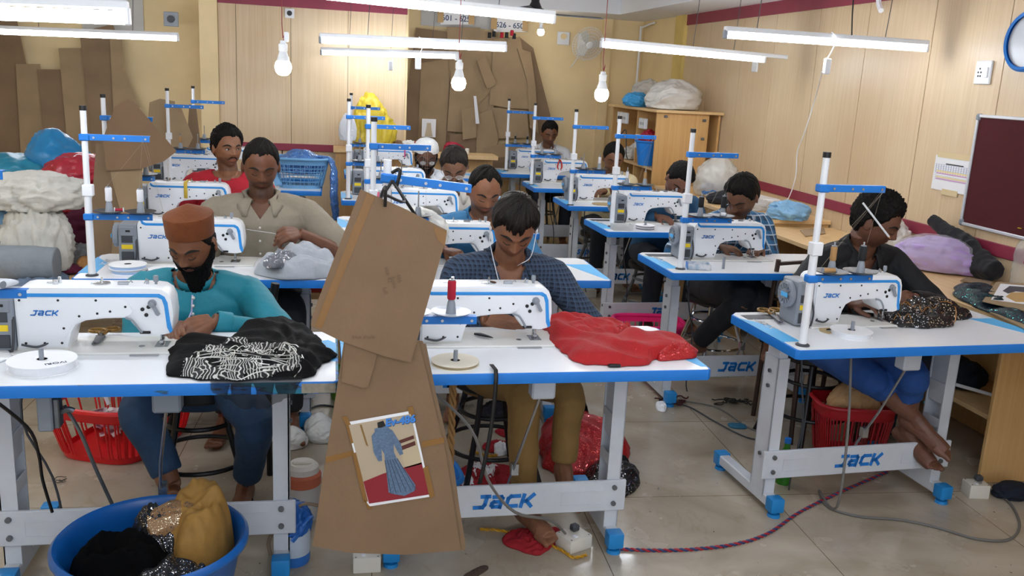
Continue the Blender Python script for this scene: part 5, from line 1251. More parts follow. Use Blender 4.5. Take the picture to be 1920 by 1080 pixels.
for i, (u, v) in enumerate([(728, 515), (738, 530), (748, 522), (722, 545)]):
    p = aty(u, v, YF-.0148); text_obj(['size 42', 'front', '486', 'full'][i], .016, pinkm, bod, T(p-bod.location) @ RX(PI/2) @ RZ(-1.35+i*.03), 'pencil_note', .0001, 0)
p = aty(682, 632, YF-.0148); text_obj('blue shade', .014, pinkm, bod, T(p-bod.location) @ RX(PI/2) @ RZ(.0), 'pencil_note', .0001, 0)
on_card(skt, [(612, 857), (668, 843), (667, 853), (611, 868)], YF, TAPE, 'brown_tape'); on_card(skt, [(790, 828), (832, 820), (833, 830), (792, 839)], YF, TAPE, 'brown_tape')
# picture sheet
YP = YF-.003; pc0 = aty(730, 860, YP)
pic = thing('dress_picture', pc0, 'printed picture of a blue long sleeved gown taped to the hanging skirt pattern', 'picture')
def pp(px, m, name, dy=.0, par=None, th=.0006):
    pts = [aty(u, v, YP) for u, v in px]; mb = MB(); mb.prism([(q.x-pc0.x, q.z-pc0.z) for q in pts], th, 'Y', -dy); return mb.build(name, m, par or pic, smooth=False)
pp([(649, 792), (773, 770), (809, 931), (690, 950)], PAPER, 'sheet')
def uvq(u, v):   # picture-relative coordinates
    A, B, C_, D = Vector((654, 797)), Vector((770, 776)), Vector((804, 927)), Vector((692, 944))
    return tuple((A*(1-u)+B*u)*(1-v)+(D*(1-u)+C_*u)*v)
P_ = lambda L: [uvq(*q) for q in L]
print_m = lambda n, c: mat('print_'+n, c, .6)
pp(P_([(0, 0), (1, 0), (1, 1), (0, 1)]), print_m('beige', 'b9a88f'), 'printed_wall', .0008)
pp(P_([(0, .72), (.35, .66), (1, .60), (1, 1), (0, 1)]), print_m('red', '8e1f2a'), 'printed_floor', .0012)
pp(P_([(.7, .35), (.98, .32), (1, .62), (.72, .64)]), print_m('tan', 'c4b394'), 'printed_cabinet', .0012)
pp(P_([(.66, .30), (.97, .26), (.97, .30), (.66, .34)]), print_m('brown', '5a2a22'), 'printed_shelf', .0016); pp(P_([(.70, .37), (.97, .33), (.97, .38), (.70, .42)]), print_m('brown', '5a2a22'), 'printed_shelf', .0016)
pp(P_([(.17, .02), (.2, .02), (.22, .3), (.19, .28)]), print_m('ochre', '8a6a38'), 'printed_stick', .0016)
dm = mat('print_gown', '5e7590', .6, var=.25, scale=160)
pp(P_([(.38, .10), (.60, .08), (.64, .28), (.60, .42), (.62, .50), (.82, .86), (.78, .93), (.6, .97), (.44, .93), (.36, .90), (.42, .55), (.44, .42), (.38, .28)]), dm, 'printed_gown', .0018)
pp(P_([(.40, .12), (.31, .18), (.28, .38), (.32, .50), (.38, .5), (.41, .38), (.42, .2)]), dm, 'printed_sleeve', .0024); pp(P_([(.58, .10), (.66, .16), (.74, .34), (.74, .46), (.68, .47), (.64, .36), (.60, .2)]), dm, 'printed_sleeve', .0024)
for a_ in (.42, .46, .5, .54, .58, .62): pp(P_([(a_, .5), (a_+.012, .5), (a_+.012+(a_-.45)*1.1, .92), (a_+(a_-.45)*1.1, .92)]), mat('print_pleat', '3a4a60', .6), 'printed_pleat', .0022)
pp(P_([(.45, .03), (.55, .02), (.57, .085), (.50, .10), (.44, .095)]), BLACK, 'printed_neck', .002)
ev = text_obj('Ev-486', .030, mat('print_blue_letters', '3f86d8', .5), pic, T(aty(750, 789, YP)-pc0+V((0, -.0018, 0))) @ RX(PI/2) @ RZ(.14), 'lettering', .0006, .0012, shear=.15)
ev = text_obj('Ev-486', .030, mat('print_navy_outline', '16305e', .5), pic, T(aty(750.5, 790, YP)-pc0+V((0, -.0008, 0))) @ RX(PI/2) @ RZ(.14), 'lettering_outline', .0004, .0018, shear=.15)
for q in ([(641, 782), (650, 780), (660, 800), (664, 830), (658, 832), (648, 795)], [(764, 764), (774, 762), (778, 780), (768, 782)], [(790, 880), (802, 872), (815, 930), (806, 934)], [(682, 935), (690, 955), (700, 953), (692, 948)], [(660, 850), (668, 848), (690, 940), (682, 942)]):
    pp(q, TAPE, 'brown_tape', .0002, th=.0005)
# black ties on the arm
kp = V((.16, 2.47, 1.315)); hole = aty(722, 372, YF-.02)
mb = MB(); mb.tube([kp+V((0, -.015, .0)), kp+V((-.03, -.05, -.04)), hole+V((.0, -.004, .03)), hole+V((0, -.006, -.02))], .0045, 7); mb.tube([kp+V((0, -.015, .0)), kp+V((.03, -.06, -.05)), hole+V((.0, -.0, .01))], .004, 7); mb.tube([kp+V((0, -.018, 0)), kp+V((.035, -.03, -.05)), kp+V((.07, -.025, -.10))], .0045, 7); mb.tube([kp+V((0, -.0, .02)), kp+V((.02, -.02, .03)), kp+V((.01, -.02, -.02))], .005, 7)
tag(mb.build('black_tie', BLACK), 'knotted black tie strips holding the big cardboard to the blue arm', 'tie')
mb = MB(); mb.tube([V((.125, 2.48, 1.28)), V((.12, 2.47, 1.2)), V((.15, 2.47, 1.16)), V((.17, 2.47, 1.12))], .003, 6); tag(mb.build('pink_string', mat('pink_string', 'e06a86', .7)), 'pink string hanging by the black tie above the cardboard', 'string')

# ---- cards hanging on the far wall
BK = [(9.30, CARD3, [(780, 52), (842, 60), (855, 200), (850, 300), (790, 310), (757, 290), (762, 180), (770, 130)], 'dull brown card pattern at the left of the far wall bunch'),
      (9.28, CARD2, [(790, 118), (845, 110), (840, 200), (835, 270), (822, 300), (783, 300), (786, 200)], 'long pale card pattern with curled left edge, picture sheet pinned on it'),
      (9.26, CARD2, [(838, 50), (900, 52), (922, 75), (930, 160), (893, 200), (850, 215), (842, 120)], 'broad pale card pattern under the sign with numbers'),
      (9.25, CARD2, [(846, 130), (888, 125), (893, 250), (838, 246)], 'straight sided card pattern hanging behind the middle bulb'),
      (9.27, CARD2, [(893, 60), (928, 58), (930, 170), (915, 280), (890, 280), (893, 160)], 'narrow card pattern beside the wide trapezoid one'),
      (9.24, CARD2, [(926, 70), (975, 70), (1002, 205), (955, 203), (918, 196)], 'wide trapezoid card pattern with punched line along its foot'),
      (9.23, CARD2, [(921, 202), (988, 207), (992, 258), (932, 260)], 'square card pattern directly under the wide trapezoid one'),
      (9.29, CARD3, [(972, 68), (1000, 90), (1010, 130), (1032, 215), (1036, 300), (1000, 290), (985, 150)], 'rightmost long card pattern of the far wall bunch with frayed edge'),
      (9.22, CARD2, [(970, 90), (995, 98), (1004, 160), (1010, 250), (994, 240), (988, 150)], 'slim card pattern second from the right end'),
      (9.21, CARD2, [(895, 115), (910, 105), (930, 155), (925, 162), (913, 166)], 'small slanting card strip in front of the broad pattern'),
      (9.20, CARD3, [(843, 252), (893, 250), (892, 330), (846, 335)], 'lowest left card pattern, behind the spectacled man'),
      (9.19, CARD2, [(893, 215), (922, 205), (935, 262), (925, 285), (893, 296)], 'stepped card pattern with notched bottom, right of the lowest left one'),
      (9.18, CARD2, [(902, 278), (955, 268), (990, 280), (988, 298), (905, 306)], 'wide low card piece near the far machine top'),
      (9.17, CARD3, [(900, 298), (975, 292), (990, 330), (905, 345)], 'lowest card piece behind the far right machine'),
      (9.16, CARD2, [(865, 205), (893, 200), (893, 258), (868, 262)], 'small card square overlapping the straight sided pattern')]
for Y, m_, px, lb in BK: card('card_pattern', px, Y, m_, lb, group='card patterns hung on the far wall', curve=1)
c_ = BK[1]; q = aty(804, 240, 9.14); sh_ = thing('pinned_picture', q, 'small white picture of a dress on a stand, hung before the far card patterns', 'picture')
mb = MB(); mb.box((-.07, -.002, -.09), (.07, 0, .09)); mb.build('sheet', PAPER, sh_)
mb = MB(); mb.prism([(-.02, .05), (.02, .05), (.025, 0), (.04, -.085), (-.04, -.085), (-.025, 0)], .001, 'Y', -.0035); mb.build('printed_dress', mat('print_cream', 'c9b99c', .7), sh_)
card('clear_strip', [(888, 180), (893, 180), (899, 232), (892, 232)], 9.13, mat('white_plastic_strip', 'e4e6ea', .3), 'white plastic strip hanging over the card patterns', 'strip', th=.002)
# signs
def sign(px, Y, txt, label, size):
    ps = [aty(u, v, Y) for u, v in px]; c = (ps[0]+ps[2])/2; s = thing('number_sign', c, label, 'sign')
    mb = MB(); mb.prism([(p.x-c.x, p.z-c.z) for p in ps], .002, 'Y', 0); mb.build('sheet', PAPER, s, smooth=False)
    text_obj(txt, size, mat('sign_ink', '4b5a78', .8), s, T(0, -.0012, -.005) @ RX(PI/2), 'lettering', .0006, .0012)
    w2 = abs(ps[1].x-ps[0].x)/2
    for e in (-1, 1): mb = MB(); mb.box((e*w2-.03, -.002, -.05), (e*w2+.03, .003, .06)); mb.build('brown_tape', mat('pale_tape', 'c29d60', .3), s)
sign([(826, 22), (884, 22), (884, 46), (826, 46)], 9.33, '601 - 625', 'white paper sign reading 601 - 625 above the card patterns', .075)
sign([(926, 34), (985, 34), (985, 60), (926, 60)], 9.33, '626 - 650', 'white paper sign numbered from 626, half lost in the glare of the lamp', .075)
sign([(128, -14), (186, -14), (186, 17), (128, 17)], 8.86, '426 - 450', 'white paper sign reading 426 - 450 at the upper left', .075)
mb = MB(); a, b_ = aty(220, 10, 8.88), aty(270, 62, 8.88); mb.box((a.x-.3, a.y, b_.z), (b_.x, a.y+.01, 2.2)); tag(mb.build('whitewash_patch', mat('whitewashed_board', 'c9c8c4', .85, var=.06, scale=5)), 'whitewashed square board behind the upper left tube lights', 'board')
mb = MB(); a, b_ = aty(790, 10, 9.38), aty(990, 60, 9.38); mb.box((a.x, a.y, b_.z), (b_.x, a.y+.01, 2.24)); tag(mb.build('whitewash_patch', mat('whitewashed_board', 'c9c8c4', .85)), 'whitewashed board behind the numbered signs on the far wall', 'board')
# spools on a ledge above cards
for i, (u, v, m_) in enumerate([(918, 66, BTH), (926, 64, BTH), (941, 66, RTH), (950, 66, BTH), (960, 62, RTH), (964, 68, BTH)]):
    q = aty(u, v, 9.12); t = spool(q-V((0, 0, .03)), m_, ['first', 'second', 'third', 'fourth', 'fifth', 'sixth'][i]+' from the left of the small spools hung above the far card patterns', .06, .018)
# ---- cards on the left
LC = [(8.80, CARD3, [(-20, 30), (30, 30), (60, 170), (50, 290), (-20, 290)], 'leftmost dull card pattern on the recessed wall'),
      (8.78, CARD2, [(30, 120), (75, 120), (90, 300), (40, 310)], 'card pattern second from the left on the recessed wall'),
      (8.76, CARD3, [(70, 130), (118, 130), (135, 300), (88, 312)], 'card pattern third from the left on the recessed wall'),
      (8.74, CARD2, [(110, 90), (160, 90), (178, 300), (130, 315)], 'card pattern fourth from the left on the recessed wall'),
      (8.72, CARD3, [(150, 60), (212, 45), (228, 100), (240, 290), (175, 315)], 'tall dark card pattern behind the left post'),
      (8.70, CARD2, [(205, 60), (228, 70), (232, 130), (262, 200), (240, 280), (215, 250)], 'card pattern with curved edge right of the tall dark one'),
      (6.95, CARD2, [(280, 192), (300, 185), (328, 190), (332, 300), (300, 345), (275, 260)], 'pale card pattern behind the big tilted one'),
      (6.90, CARD2, [(318, 196), (338, 198), (362, 258), (345, 290), (338, 340), (312, 345)], 'pointed card pattern left of the red shirted man'),
      (7.15, CARD3, [(355, 195), (368, 200), (378, 290), (360, 310), (348, 300)], 'dark narrow card bundle hung by the wood panels'),
      (4.83, CARD2, [(197, 262), (258, 252), (266, 316), (268, 420), (262, 500), (243, 458), (209, 335)], 'long brown card leaning behind the left thread stand'),
      (4.80, CARD, [(239, 186), (250, 190), (331, 284), (308, 302), (267, 316), (200, 320), (192, 262), (215, 200)], 'big tilted brown card pattern at the left behind the threads'),
      (4.86, CARD3, [(180, 270), (214, 268), (236, 380), (222, 520), (180, 505), (172, 380)], 'dark upright card behind the left white post'),
      (4.84, CARD2, [(215, 400), (262, 420), (264, 500), (240, 560), (205, 520)], 'low brown card behind the second left machine')]
for Y, m_, px, lb in LC: card('card_pattern', px, Y, m_, lb, group='card patterns at the left wall', curve=1)

# ---- left cutting table with cloth heaps
ct = thing('cutting_table', (-2.05, 5.2, 0), 'low wooden cutting table at the left under the piled cloth', 'table')
mb = MB(); mb.box((-.78, -.82, .465), (.78, .95, .50), bev=.004); mb.build('table_top', DESKW, ct)
for sx in (-.7, .7):
    for sy in (-.72, .85): mb = MB(); mb.box((sx-.03, sy-.03, 0), (sx+.03, sy+.03, .465)); mb.build('leg', CABW, ct)
def heap(u, v, Y, r, m, label, z=None, **k):
    p = aty(u, v, Y); 
    if z is not None: p.z = z
    return lump(k.pop('name', 'cloth_heap'), p, r, m, label, k.pop('cat', 'cloth'), **k)
WCL = mat('white_muslin', 'd8d6cd', .85, var=.05, scale=14, bump=.35, bscale=50, sheen=.3); GCL = mat('grey_cloth', '8f979f', .9, var=.06, scale=14, bump=.2, bscale=60)
MCL = mat('maroon_cloth', '5c1030', .85, var=.15, scale=10, bump=.2, bscale=60, sheen=.3); RCL = mat('crimson_cloth', 'a01224', .8, var=.1, scale=10)
BLP = mat('blue_plastic_bag', '1f7fb8', .25, var=.12, scale=6, bump=.6, bscale=16); RPL = mat('red_plastic_wrap', 'b0283a', .2, var=.15, scale=9, bump=.7, bscale=20)
BLC = mat('pale_blue_cloth', '7ea6c6', .85, var=.06, scale=14, bump=.2, bscale=60)
CLEAR = mat('clear_plastic', 'dcdedd', .12, alpha=.42, bump=.9, bscale=22); MILKY = mat('milky_plastic', 'e6e6e2', .22, alpha=.86, bump=.7, bscale=20)
heap(125, 470, 5.45, (.36, .3, .20), MCL, 'dark maroon cloth heap under the white muslin at the left', .5, seed=3, amp=.2)
heap(-20, 460, 5.15, (.28, .3, .16), MCL, 'dark maroon cloth heap at the left edge under the pale blue cloth', .5, seed=4, amp=.2)
heap(150, 420, 5.5, (.20, .24, .1), RCL, 'crimson cloth bundle right of the white muslin', .68, seed=5, amp=.15, name='cloth_bundle')
heap(5, 430, 5.1, (.2, .22, .10), BLC, 'pale blue cloth bundle at the left edge', .68, seed=6, amp=.2, name='cloth_bundle')
heap(135, 385, 5.6, (.16, .2, .06), mat('lilac_cloth', '8a78b8', .8), 'lilac cloth corner above the crimson bundle', .80, seed=8, name='cloth_bundle')
heap(150, 365, 5.6, (.20, .18, .13), RPL, 'shiny red plastic wrapped bundle', .86, seed=9, name='wrapped_bundle', cat='bundle', amp=.12)
heap(112, 320, 5.75, (.20, .2, .20), BLP, 'blue plastic bag standing at the back of the left cloth heap', .82, seed=10, name='plastic_bag', cat='bag', knot=(-.3, 0, 1, .25))
heap(20, 330, 5.65, (.28, .22, .14), mat('teal_plastic_bag', '1c7f9c', .3, var=.12, scale=6, bump=.6, bscale=16), 'teal blue plastic bag at the far left of the heap', .82, seed=11, name='plastic_bag', cat='bag')
# white muslin: hangs over the front of the heap
c0 = aty(70, 400, 5.0)
lump('muslin_cloth', V((c0.x, 4.98, .83)), (.27, .22, .12), WCL, 'crumpled white muslin cloth draped over the left heap', 'cloth', amp=.16, sc=3.2, seed=12, st=(1.6, .8, 1.0))
lump('muslin_cloth', V((aty(65, 440, 4.85).x, 4.87, .52)), (.17, .12, .24), WCL, 'white muslin tail hanging down the front of the left heap', 'cloth', amp=.22, sc=3.0, seed=13, st=(2.2, 2, .45))
mb = MB(); a, b_ = aty(-60, 505, 4.72), aty(108, 505, 4.72); a.z = b_.z = .59
mb.tube([a, (a+b_)/2+V((0, 0, .004)), b_], [.085, .088, .085], 28, 6); gm = remeshed(mb.bm, .008, 1, fold_disp(.006, 12, 3)); tag(mesh_obj('cloth_roll', gm, GCL), 'thick grey cloth roll lying along the front of the left table', 'cloth roll')
heap(20, 487, 4.9, (.22, .14, .07), GCL, 'flat grey cloth lying behind the thick grey roll', .60, seed=14)
drape('crumpled_cloth', [atz(10, 540, .502), atz(60, 520, .502), atz(120, 512, .502), atz(125, 532, .502), atz(70, 552, .502), atz(20, 560, .502)], .03, mat('slate_blue_cloth', '6d7f96', .85, bump=.2), 'slate blue crumpled cloth in front of the thick grey roll', seed=15)
heap(142, 485, 5.1, (.11, .1, .075), CLEAR, 'crumpled clear plastic bag right of the white muslin tail', .51, seed=16, name='plastic_bag', cat='bag', amp=.3)
heap(160, 500, 4.95, (.04, .05, .05), mat('orange_skin', 'c08a50', .7), 'small tan knotted bundle at the right end of the left table', .51, seed=17, name='small_bundle', cat='bundle')
heap(130, 515, 4.9, (.07, .05, .03), MCL, 'small maroon scrap pile on the cutting table', .51, seed=18, name='scrap_pile')

# ---- on the near left table
blk = mat('black_net', '050507', .8, var=.3, scale=30, bump=.2, bscale=120, spec=.2); 
def zt(u, v): return atz(u, v, TZ+.003)
o1 = [zt(*p) for p in [(308, 700), (322, 655), (345, 638), (420, 645), (470, 612), (520, 600), (590, 628), (612, 660), (634, 668), (600, 690), (588, 708), (520, 712), (440, 716), (360, 712)]]
c_b = drape('net_cloth', o1, .032, blk, 'black net cloth with silver embroidery heaped on the near left table', seed=21, folds=6, amp=.5, flow=(1.1, 14, .014), peaks=[(zt(500, 628).x, zt(500, 628).y, .08, .018)], nr=50, na=160)
# silver embroidery: beaded curls laid over it
bvh = BVHTree.FromPolygons([v.co for v in c_b.data.vertices], [p.vertices for p in c_b.data.polygons])
def on_cloth(u, v, h=.04):
    p = atz(u, v, TZ+h)-c_b.location; hit = bvh.ray_cast(V((p.x, p.y, 1)), V((0, 0, -1))); return (hit[0]+V((0, 0, .0015))) if hit[0] else None
def strand(L, r=.0016, par=c_b, m=None, name='silver_embroidery', fn=on_cloth, mb=None):
    pts = [fn(*q) for q in L]; pts = [p for p in pts if p]
    if len(pts) > 2: mb.tube(pts, r, 5, 4)
def patch_from(o, test, m, name, off=.0018):
    bm = bmesh.new(); bm.from_mesh(o.data); bmesh.ops.delete(bm, geom=[f for f in bm.faces if not (test(f.calc_center_median()+o.location) and f.normal.z > .05)], context='FACES')
    for v in bm.verts: v.co += v.normal*off
    mb = MB(); mb.bm.free(); mb.bm = bm; return mb.build(name, m, o, ang=3)
def scroll_mat(name, base, line, sc=38, dist=9, lo=.72):
    m = mat(name, base, .6); N = m.node_tree.nodes; L = m.node_tree.links; b = N['Principled BSDF']
    tc = N.new('ShaderNodeTexCoord'); w_ = N.new('ShaderNodeTexWave'); w_.inputs['Scale'].default_value = sc; w_.inputs['Distortion'].default_value = dist; w_.inputs['Detail'].default_value = 2; w_.inputs['Detail Scale'].default_value = .6; L.new(tc.outputs['Object'], w_.inputs['Vector'])
    n = N.new('ShaderNodeTexNoise'); n.inputs['Scale'].default_value = 260; L.new(tc.outputs['Object'], n.inputs['Vector'])
    mu = N.new('ShaderNodeMath'); mu.operation = 'MULTIPLY_ADD'; mu.inputs[1].default_value = .5; L.new(n.outputs[0], mu.inputs[0]); L.new(w_.outputs['Fac'], mu.inputs[2])
    g = N.new('ShaderNodeMath'); g.operation = 'GREATER_THAN'; g.inputs[1].default_value = lo+.3; L.new(mu.outputs[0], g.inputs[0])
    mx = N.new('ShaderNodeMix'); mx.data_type = 'RGBA'; L.new(g.outputs[0], mx.inputs[0]); mx.inputs[6].default_value = lin(base); mx.inputs[7].default_value = lin(line); L.new(mx.outputs[2], b.inputs['Base Color']); return m
_e = [atz(u, v, TZ+.03) for u, v in [(335, 700), (350, 672), (395, 655), (440, 640), (500, 645), (575, 668), (585, 690), (520, 692), (440, 706), (380, 710)]]
def inpoly(p, Q):
    c = False
    for i in range(len(Q)):
        a, b = Q[i], Q[i-1]
        if (a.y > p.y) != (b.y > p.y) and p.x < (b.x-a.x)*(p.y-a.y)/(b.y-a.y)+a.x: c = not c
    return c
patch_from(c_b, lambda p: inpoly(p, _e) and noise.noise(p*16) > -.10, scroll_mat('silver_scrolls', '050507', 'c9c9c4', 30, 22, .74), 'silver_embroidery')
mb = MB(); rnd = random.Random(5)
for k in range(9):
    u0 = 420+k*13; strand([(u0, 668-k*1.5), (u0+8, 655-k), (u0+22, 645+k*.5), (u0+34, 652), (u0+46, 660+k)], .0016, mb=mb)
for k in range(8):
    v0 = 700-k*5; strand([(345+k*4, v0+4), (375, v0-6), (410+k*3, v0-12+k), (445, v0-8), (480+k*6, v0-14+k*2), (520+k*4, v0-16+k*3)], .0018, mb=mb)
for k in range(26):
    u = rnd.uniform(355, 560); v = rnd.uniform(655, 700); strand([(u, v), (u+8, v-8), (u+16, v-4), (u+12, v+4), (u+3, v+3)], .0014, mb=mb)
mb.build('silver_beading', mat('silver_beads', 'd2d2cc', .3, .6), c_b)
# see-through edge hanging below the table's front
pts = [zt(400, 700), zt(430, 716)]; G = []; mb = MB()
for i in range(40):
    t = i/39; u = 395+170*t; top = atz(u, 714, TZ+.006); d_ = .075*math.sin(PI*t)**.7+.004; row = []
    for j in range(10):
        s = j/9; row.append(V((top.x+.004*math.sin(t*40+s*3), 2.409-.006-.012*math.sin(t*23)*s-.006*math.sin(t*51), TZ+.006-s*d_)))
    G.append([mb.bm.verts.new(p) for p in [V((top.x, top.y+.03, TZ+.012))]+row])
for r0, r1 in zip(G, G[1:]):
    for j in range(10): mb.bm.faces.new((r0[j], r1[j], r1[j+1], r0[j+1]))
o = mb.build('hanging_net', mat('sheer_black_net', '0b0c12', .8, alpha=.62), None, ang=3); o.parent = c_b; o.matrix_parent_inverse = Matrix.Translation(-c_b.location)
# scissors
def scissors(P, rz, ln, label, hm, bm_, z=.004, open_=.16, n='tailor_scissors'):
    t = thing(n, P, label, 'scissors', rz)
    for s in (-1, 1):
        a = s*open_/2; M_ = RZ(a) @ T(0, 0, z+.002*s)
        mb = MB(); mb.prism([(0, -.012*s), (-ln*.52, -.004*s), (-ln*.55, .001*s), (-ln*.45, .012*s), (0, .014*s)], .003, M=M_, bev=.0006); mb.build('blade', bm_, t)
        mb = MB(); mb.tube([M_ @ V((0, 0, .002)), M_ @ V((ln*.12, -s*.008, .004)), M_ @ V((ln*.2, -s*.014, .006))], [.009, .007, .006], 8, 3)
        mb.tube([M_ @ V((ln*.2+ln*.10+ln*.115*math.cos(q), -s*.026+.022*math.sin(q), .007)) for q in [PI+2*PI*i/16 for i in range(17)]], .0048, 8, 1); mb.build('handle', hm, t)
    mb = MB(); mb.cyl((0, 0, z-.002), (0, 0, z+.01), .005, n=12); mb.build('pivot_screw', STEEL, t); return t
BRASS = mat('aged_brass', '8a6a3a', .3, .9, var=.2, scale=60)
ps = zt(190, 637); a1 = zt(178, 668); a2 = zt(212, 625); d_ = a1-ps
scissors(V((ps.x, ps.y, TZ+.010)), math.atan2(-(a1-a2).y, -(a1-a2).x), .15, 'brass handled tailor scissors lying on the near left machine bed', BRASS, DSTEEL)
# paper at left edge
drape('paper_scrap', [zt(-30, 640), zt(0, 648), zt(22, 668), zt(12, 676), zt(-30, 680)], .004, PAPER, 'folded white paper scrap at the left edge of the near left table', 'paper', seed=3)
# ---- red garment on the near middle table
rg = [zt(*p) for p in [(1014, 610), (1030, 604), (1075, 622), (1120, 640), (1165, 646), (1205, 632), (1250, 634), (1300, 652), (1304, 668), (1240, 672), (1215, 684), (1160, 688), (1090, 682), (1050, 658)]]
drape('red_garment', rg, .026, RED_CLOTH, 'red garment with sequin trimmed sleeves spread on the near middle table', 'garment', seed=33, folds=3, amp=.4, nr=70, na=200, flow=(1.25, 7, .026), peaks=[(zt(1060, 625).x, zt(1060, 625).y, .07, .035), (zt(1190, 645).x, zt(1190, 645).y, .05, .02)])
RSEQ = mat('red_sequins', 'a80f16', .5, glit=420, col2='f06a6a')
drape('sequin_trim', [zt(*p) for p in [(1240, 662), (1262, 652), (1296, 656), (1306, 664), (1300, 672), (1262, 676), (1232, 676)]], .028, RSEQ, 'red sequined cuff at the right tip of the red garment', 'trim', seed=34, folds=6)
drape('sequin_trim', [zt(*p) for p in [(1140, 634), (1165, 626), (1178, 616), (1184, 630), (1166, 640)]], .03, RSEQ, 'red sequined cuff in the middle of the red garment', 'trim', seed=35, folds=6)
gb_ = bpy.data.objects['red_garment']; sl_ = drape('sleeve', [zt(*p) for p in [(1018, 608), (1040, 603), (1100, 603), (1150, 609), (1182, 624), (1174, 640), (1140, 646), (1080, 642), (1040, 632)]], .035, RED_CLOTH, '', seed=37, folds=3, amp=.4, nr=50, na=160, flow=(1.5, 9, .02), parent=gb_); sl_.location = sl_.location-gb_.location
mb = MB(); p = zt(1152, 688); mb.box((p.x-.02, p.y-.006, TZ+.002), (p.x+.02, p.y+.008, TZ+.012), bev=.003); tag(mb.build('black_label', BLACK), 'small black fabric label at the near hem of the red garment', 'label')
p = zt(890, 632); t = thing('thread_snips', (p.x, p.y, TZ+.01), 'small black thread snips on the near middle machine bed', 'snips', -.7)
for s in (-1, 1): mb = MB(); mb.tube([(0, 0, .004), (.02, s*.006, .006), (.05, s*.003, .005), (.07, 0, .004)], [.004, .004, .003, .001], 8, 3); mb.build('blade', BLACKM if s < 0 else DSTEEL, t)
# black lace strip hanging off the reel on C1
mb = MB(); a = onT('C1', .435, .06, .012); G = []
for i in range(24):
    t = i/23; 
    if t < .25: p = a+V((.0+.02*t, -.06*t/.25-.01, 0))
    else: s = (t-.25)/.75; p = V((a.x+.004-.035*s*s, 2.448-.004, TZ-s*.34))
    G.append((mb.bm.verts.new(p+V((-.006, 0, 0))), mb.bm.verts.new(p+V((.006, 0, 0)))))
for r0, r1 in zip(G, G[1:]): mb.bm.faces.new((r0[0], r1[0], r1[1], r0[1]))
o = mb.build('lace_strip', BLACK); md = o.modifiers.new('s', 'SOLIDIFY'); md.thickness = .002; tag(o, 'narrow black lace strip hanging from the cream reel over the blue edge', 'lace')

# ---- near right table
ob = [zt(*p) for p in [(1640, 580), (1668, 560), (1720, 575), (1760, 572), (1812, 585), (1818, 598), (1770, 602), (1790, 612), (1720, 616), (1665, 608)]]
tr = drape('sequin_trim', ob, .05, mat('black_sequins', '0a0b10', .5, glit=260), 'black sequined trim with gold piping beside the near right needle', 'trim', seed=41, folds=10, amp=.8)
bvh2 = BVHTree.FromPolygons([v.co for v in tr.data.vertices], [p.vertices for p in tr.data.polygons])
def on2(u, v, h=.03):
    p = atz(u, v, TZ+h)-tr.location; hit = bvh2.ray_cast(V((p.x, p.y, 1)), V((0, 0, -1))); return (hit[0]+V((0, 0, .0015))) if hit[0] else None
mb = MB(); rnd = random.Random(8)
for k in range(12):
    u, v = rnd.uniform(1660, 1770), rnd.uniform(572, 606); strand([(u, v), (u+10, v-5), (u+18, v+3), (u+28, v-3), (u+36, v+3)], .0016, mb=mb, fn=on2)
strand([(1745, 583), (1770, 578), (1790, 585), (1812, 594), (1790, 597), (1768, 592)], .002, mb=mb, fn=on2)
mb.build('gold_piping', mat('gold_piping', 'b5803a', .4, .5), tr)
p = zt(1604, 590); t = thing('mobile_phone', (p.x, p.y, TZ+.003), 'black mobile phone lying behind the white reel on the near right table', 'phone', -.55); mb = MB(); mb.box((-.07, -.035, 0), (.07, .035, .008), bev=.003, seg=2); mb.build('phone_case', BLACK, t); mb = MB(); mb.box((-.066, -.031, .0078), (.066, .031, .0086)); mb.build('screen', mat('phone_glass', '1a1613', .08), t)
ps = zt(1450, 594); a1 = zt(1482, 628); a2 = zt(1436, 582); scissors(V((ps.x, ps.y, TZ+.004)), math.atan2(-(a1-a2).y, -(a1-a2).x), .2, 'brass handled scissors at the left end of the near right table', BRASS, DSTEEL, open_=.1)
for k, lb in (('R1', 'near right'), ('R2', 'second right'), ('R3', 'third right'), ('R4', 'fourth right')):
    p = onT(k, .10, .42); t = thing('bobbin_tray', p, 'grey recessed bobbin tray at the back left corner of the %s table' % lb, 'tray', tabs[k][2])
    mb = MB(); mb.box((-.07, -.03, 0), (.09, .03, .002)); mb.build('tray_rim', DSTEEL, t); mb = MB(); mb.box((-.065, -.025, .002), (.085, .025, .0025)); mb.build('tray_floor', DGREY, t)
p = onT('R1', .27, .21); mb = MB(); mb.lathe([(.02, 0), (.045, 0), (.045, .005), (.02, .005)], 32, cap=False); tag(mb.build('tape_ring', mat('tan_card', 'b9a27a', .9), None, p), 'tan card ring peeping from under the white reel', 'ring')
# R2 blue box, bobbin pin; R3 clear tray
p = onT('R2', .17, .10); bx = thing('open_box', p, 'small open blue and white box with odds in it on the second right table', 'box', -.25)
for lo, hi in (((-.055, -.035, 0), (.055, .035, .003)), ((-.055, -.035, 0), (.055, -.032, .028)), ((-.055, .032, 0), (.055, .035, .028)), ((.052, -.035, 0), (.055, .035, .028))): mb = MB(); mb.box(lo, hi); mb.build('card_wall', mat('printed_box', '9fb4c8', .6, col2='d8dade', scale=30), bx)
mb = MB(); mb.box((-.055, -.035, 0), (-.052, .035, .028)); mb.build('card_wall', BLUE, bx)
mb = MB(); mb.cyl((0, 0, 0), (0, 0, .06), .007, n=12); tag(mb.build('reel_pin', GREYM, None, onT('R2', .30, .10)), 'bare grey reel pin standing on the second right table', 'pin')
p = onT('R3', .11, .07); tr_ = thing('clear_tray', p, 'clear plastic tray filled with small oddments on the third right table', 'tray')
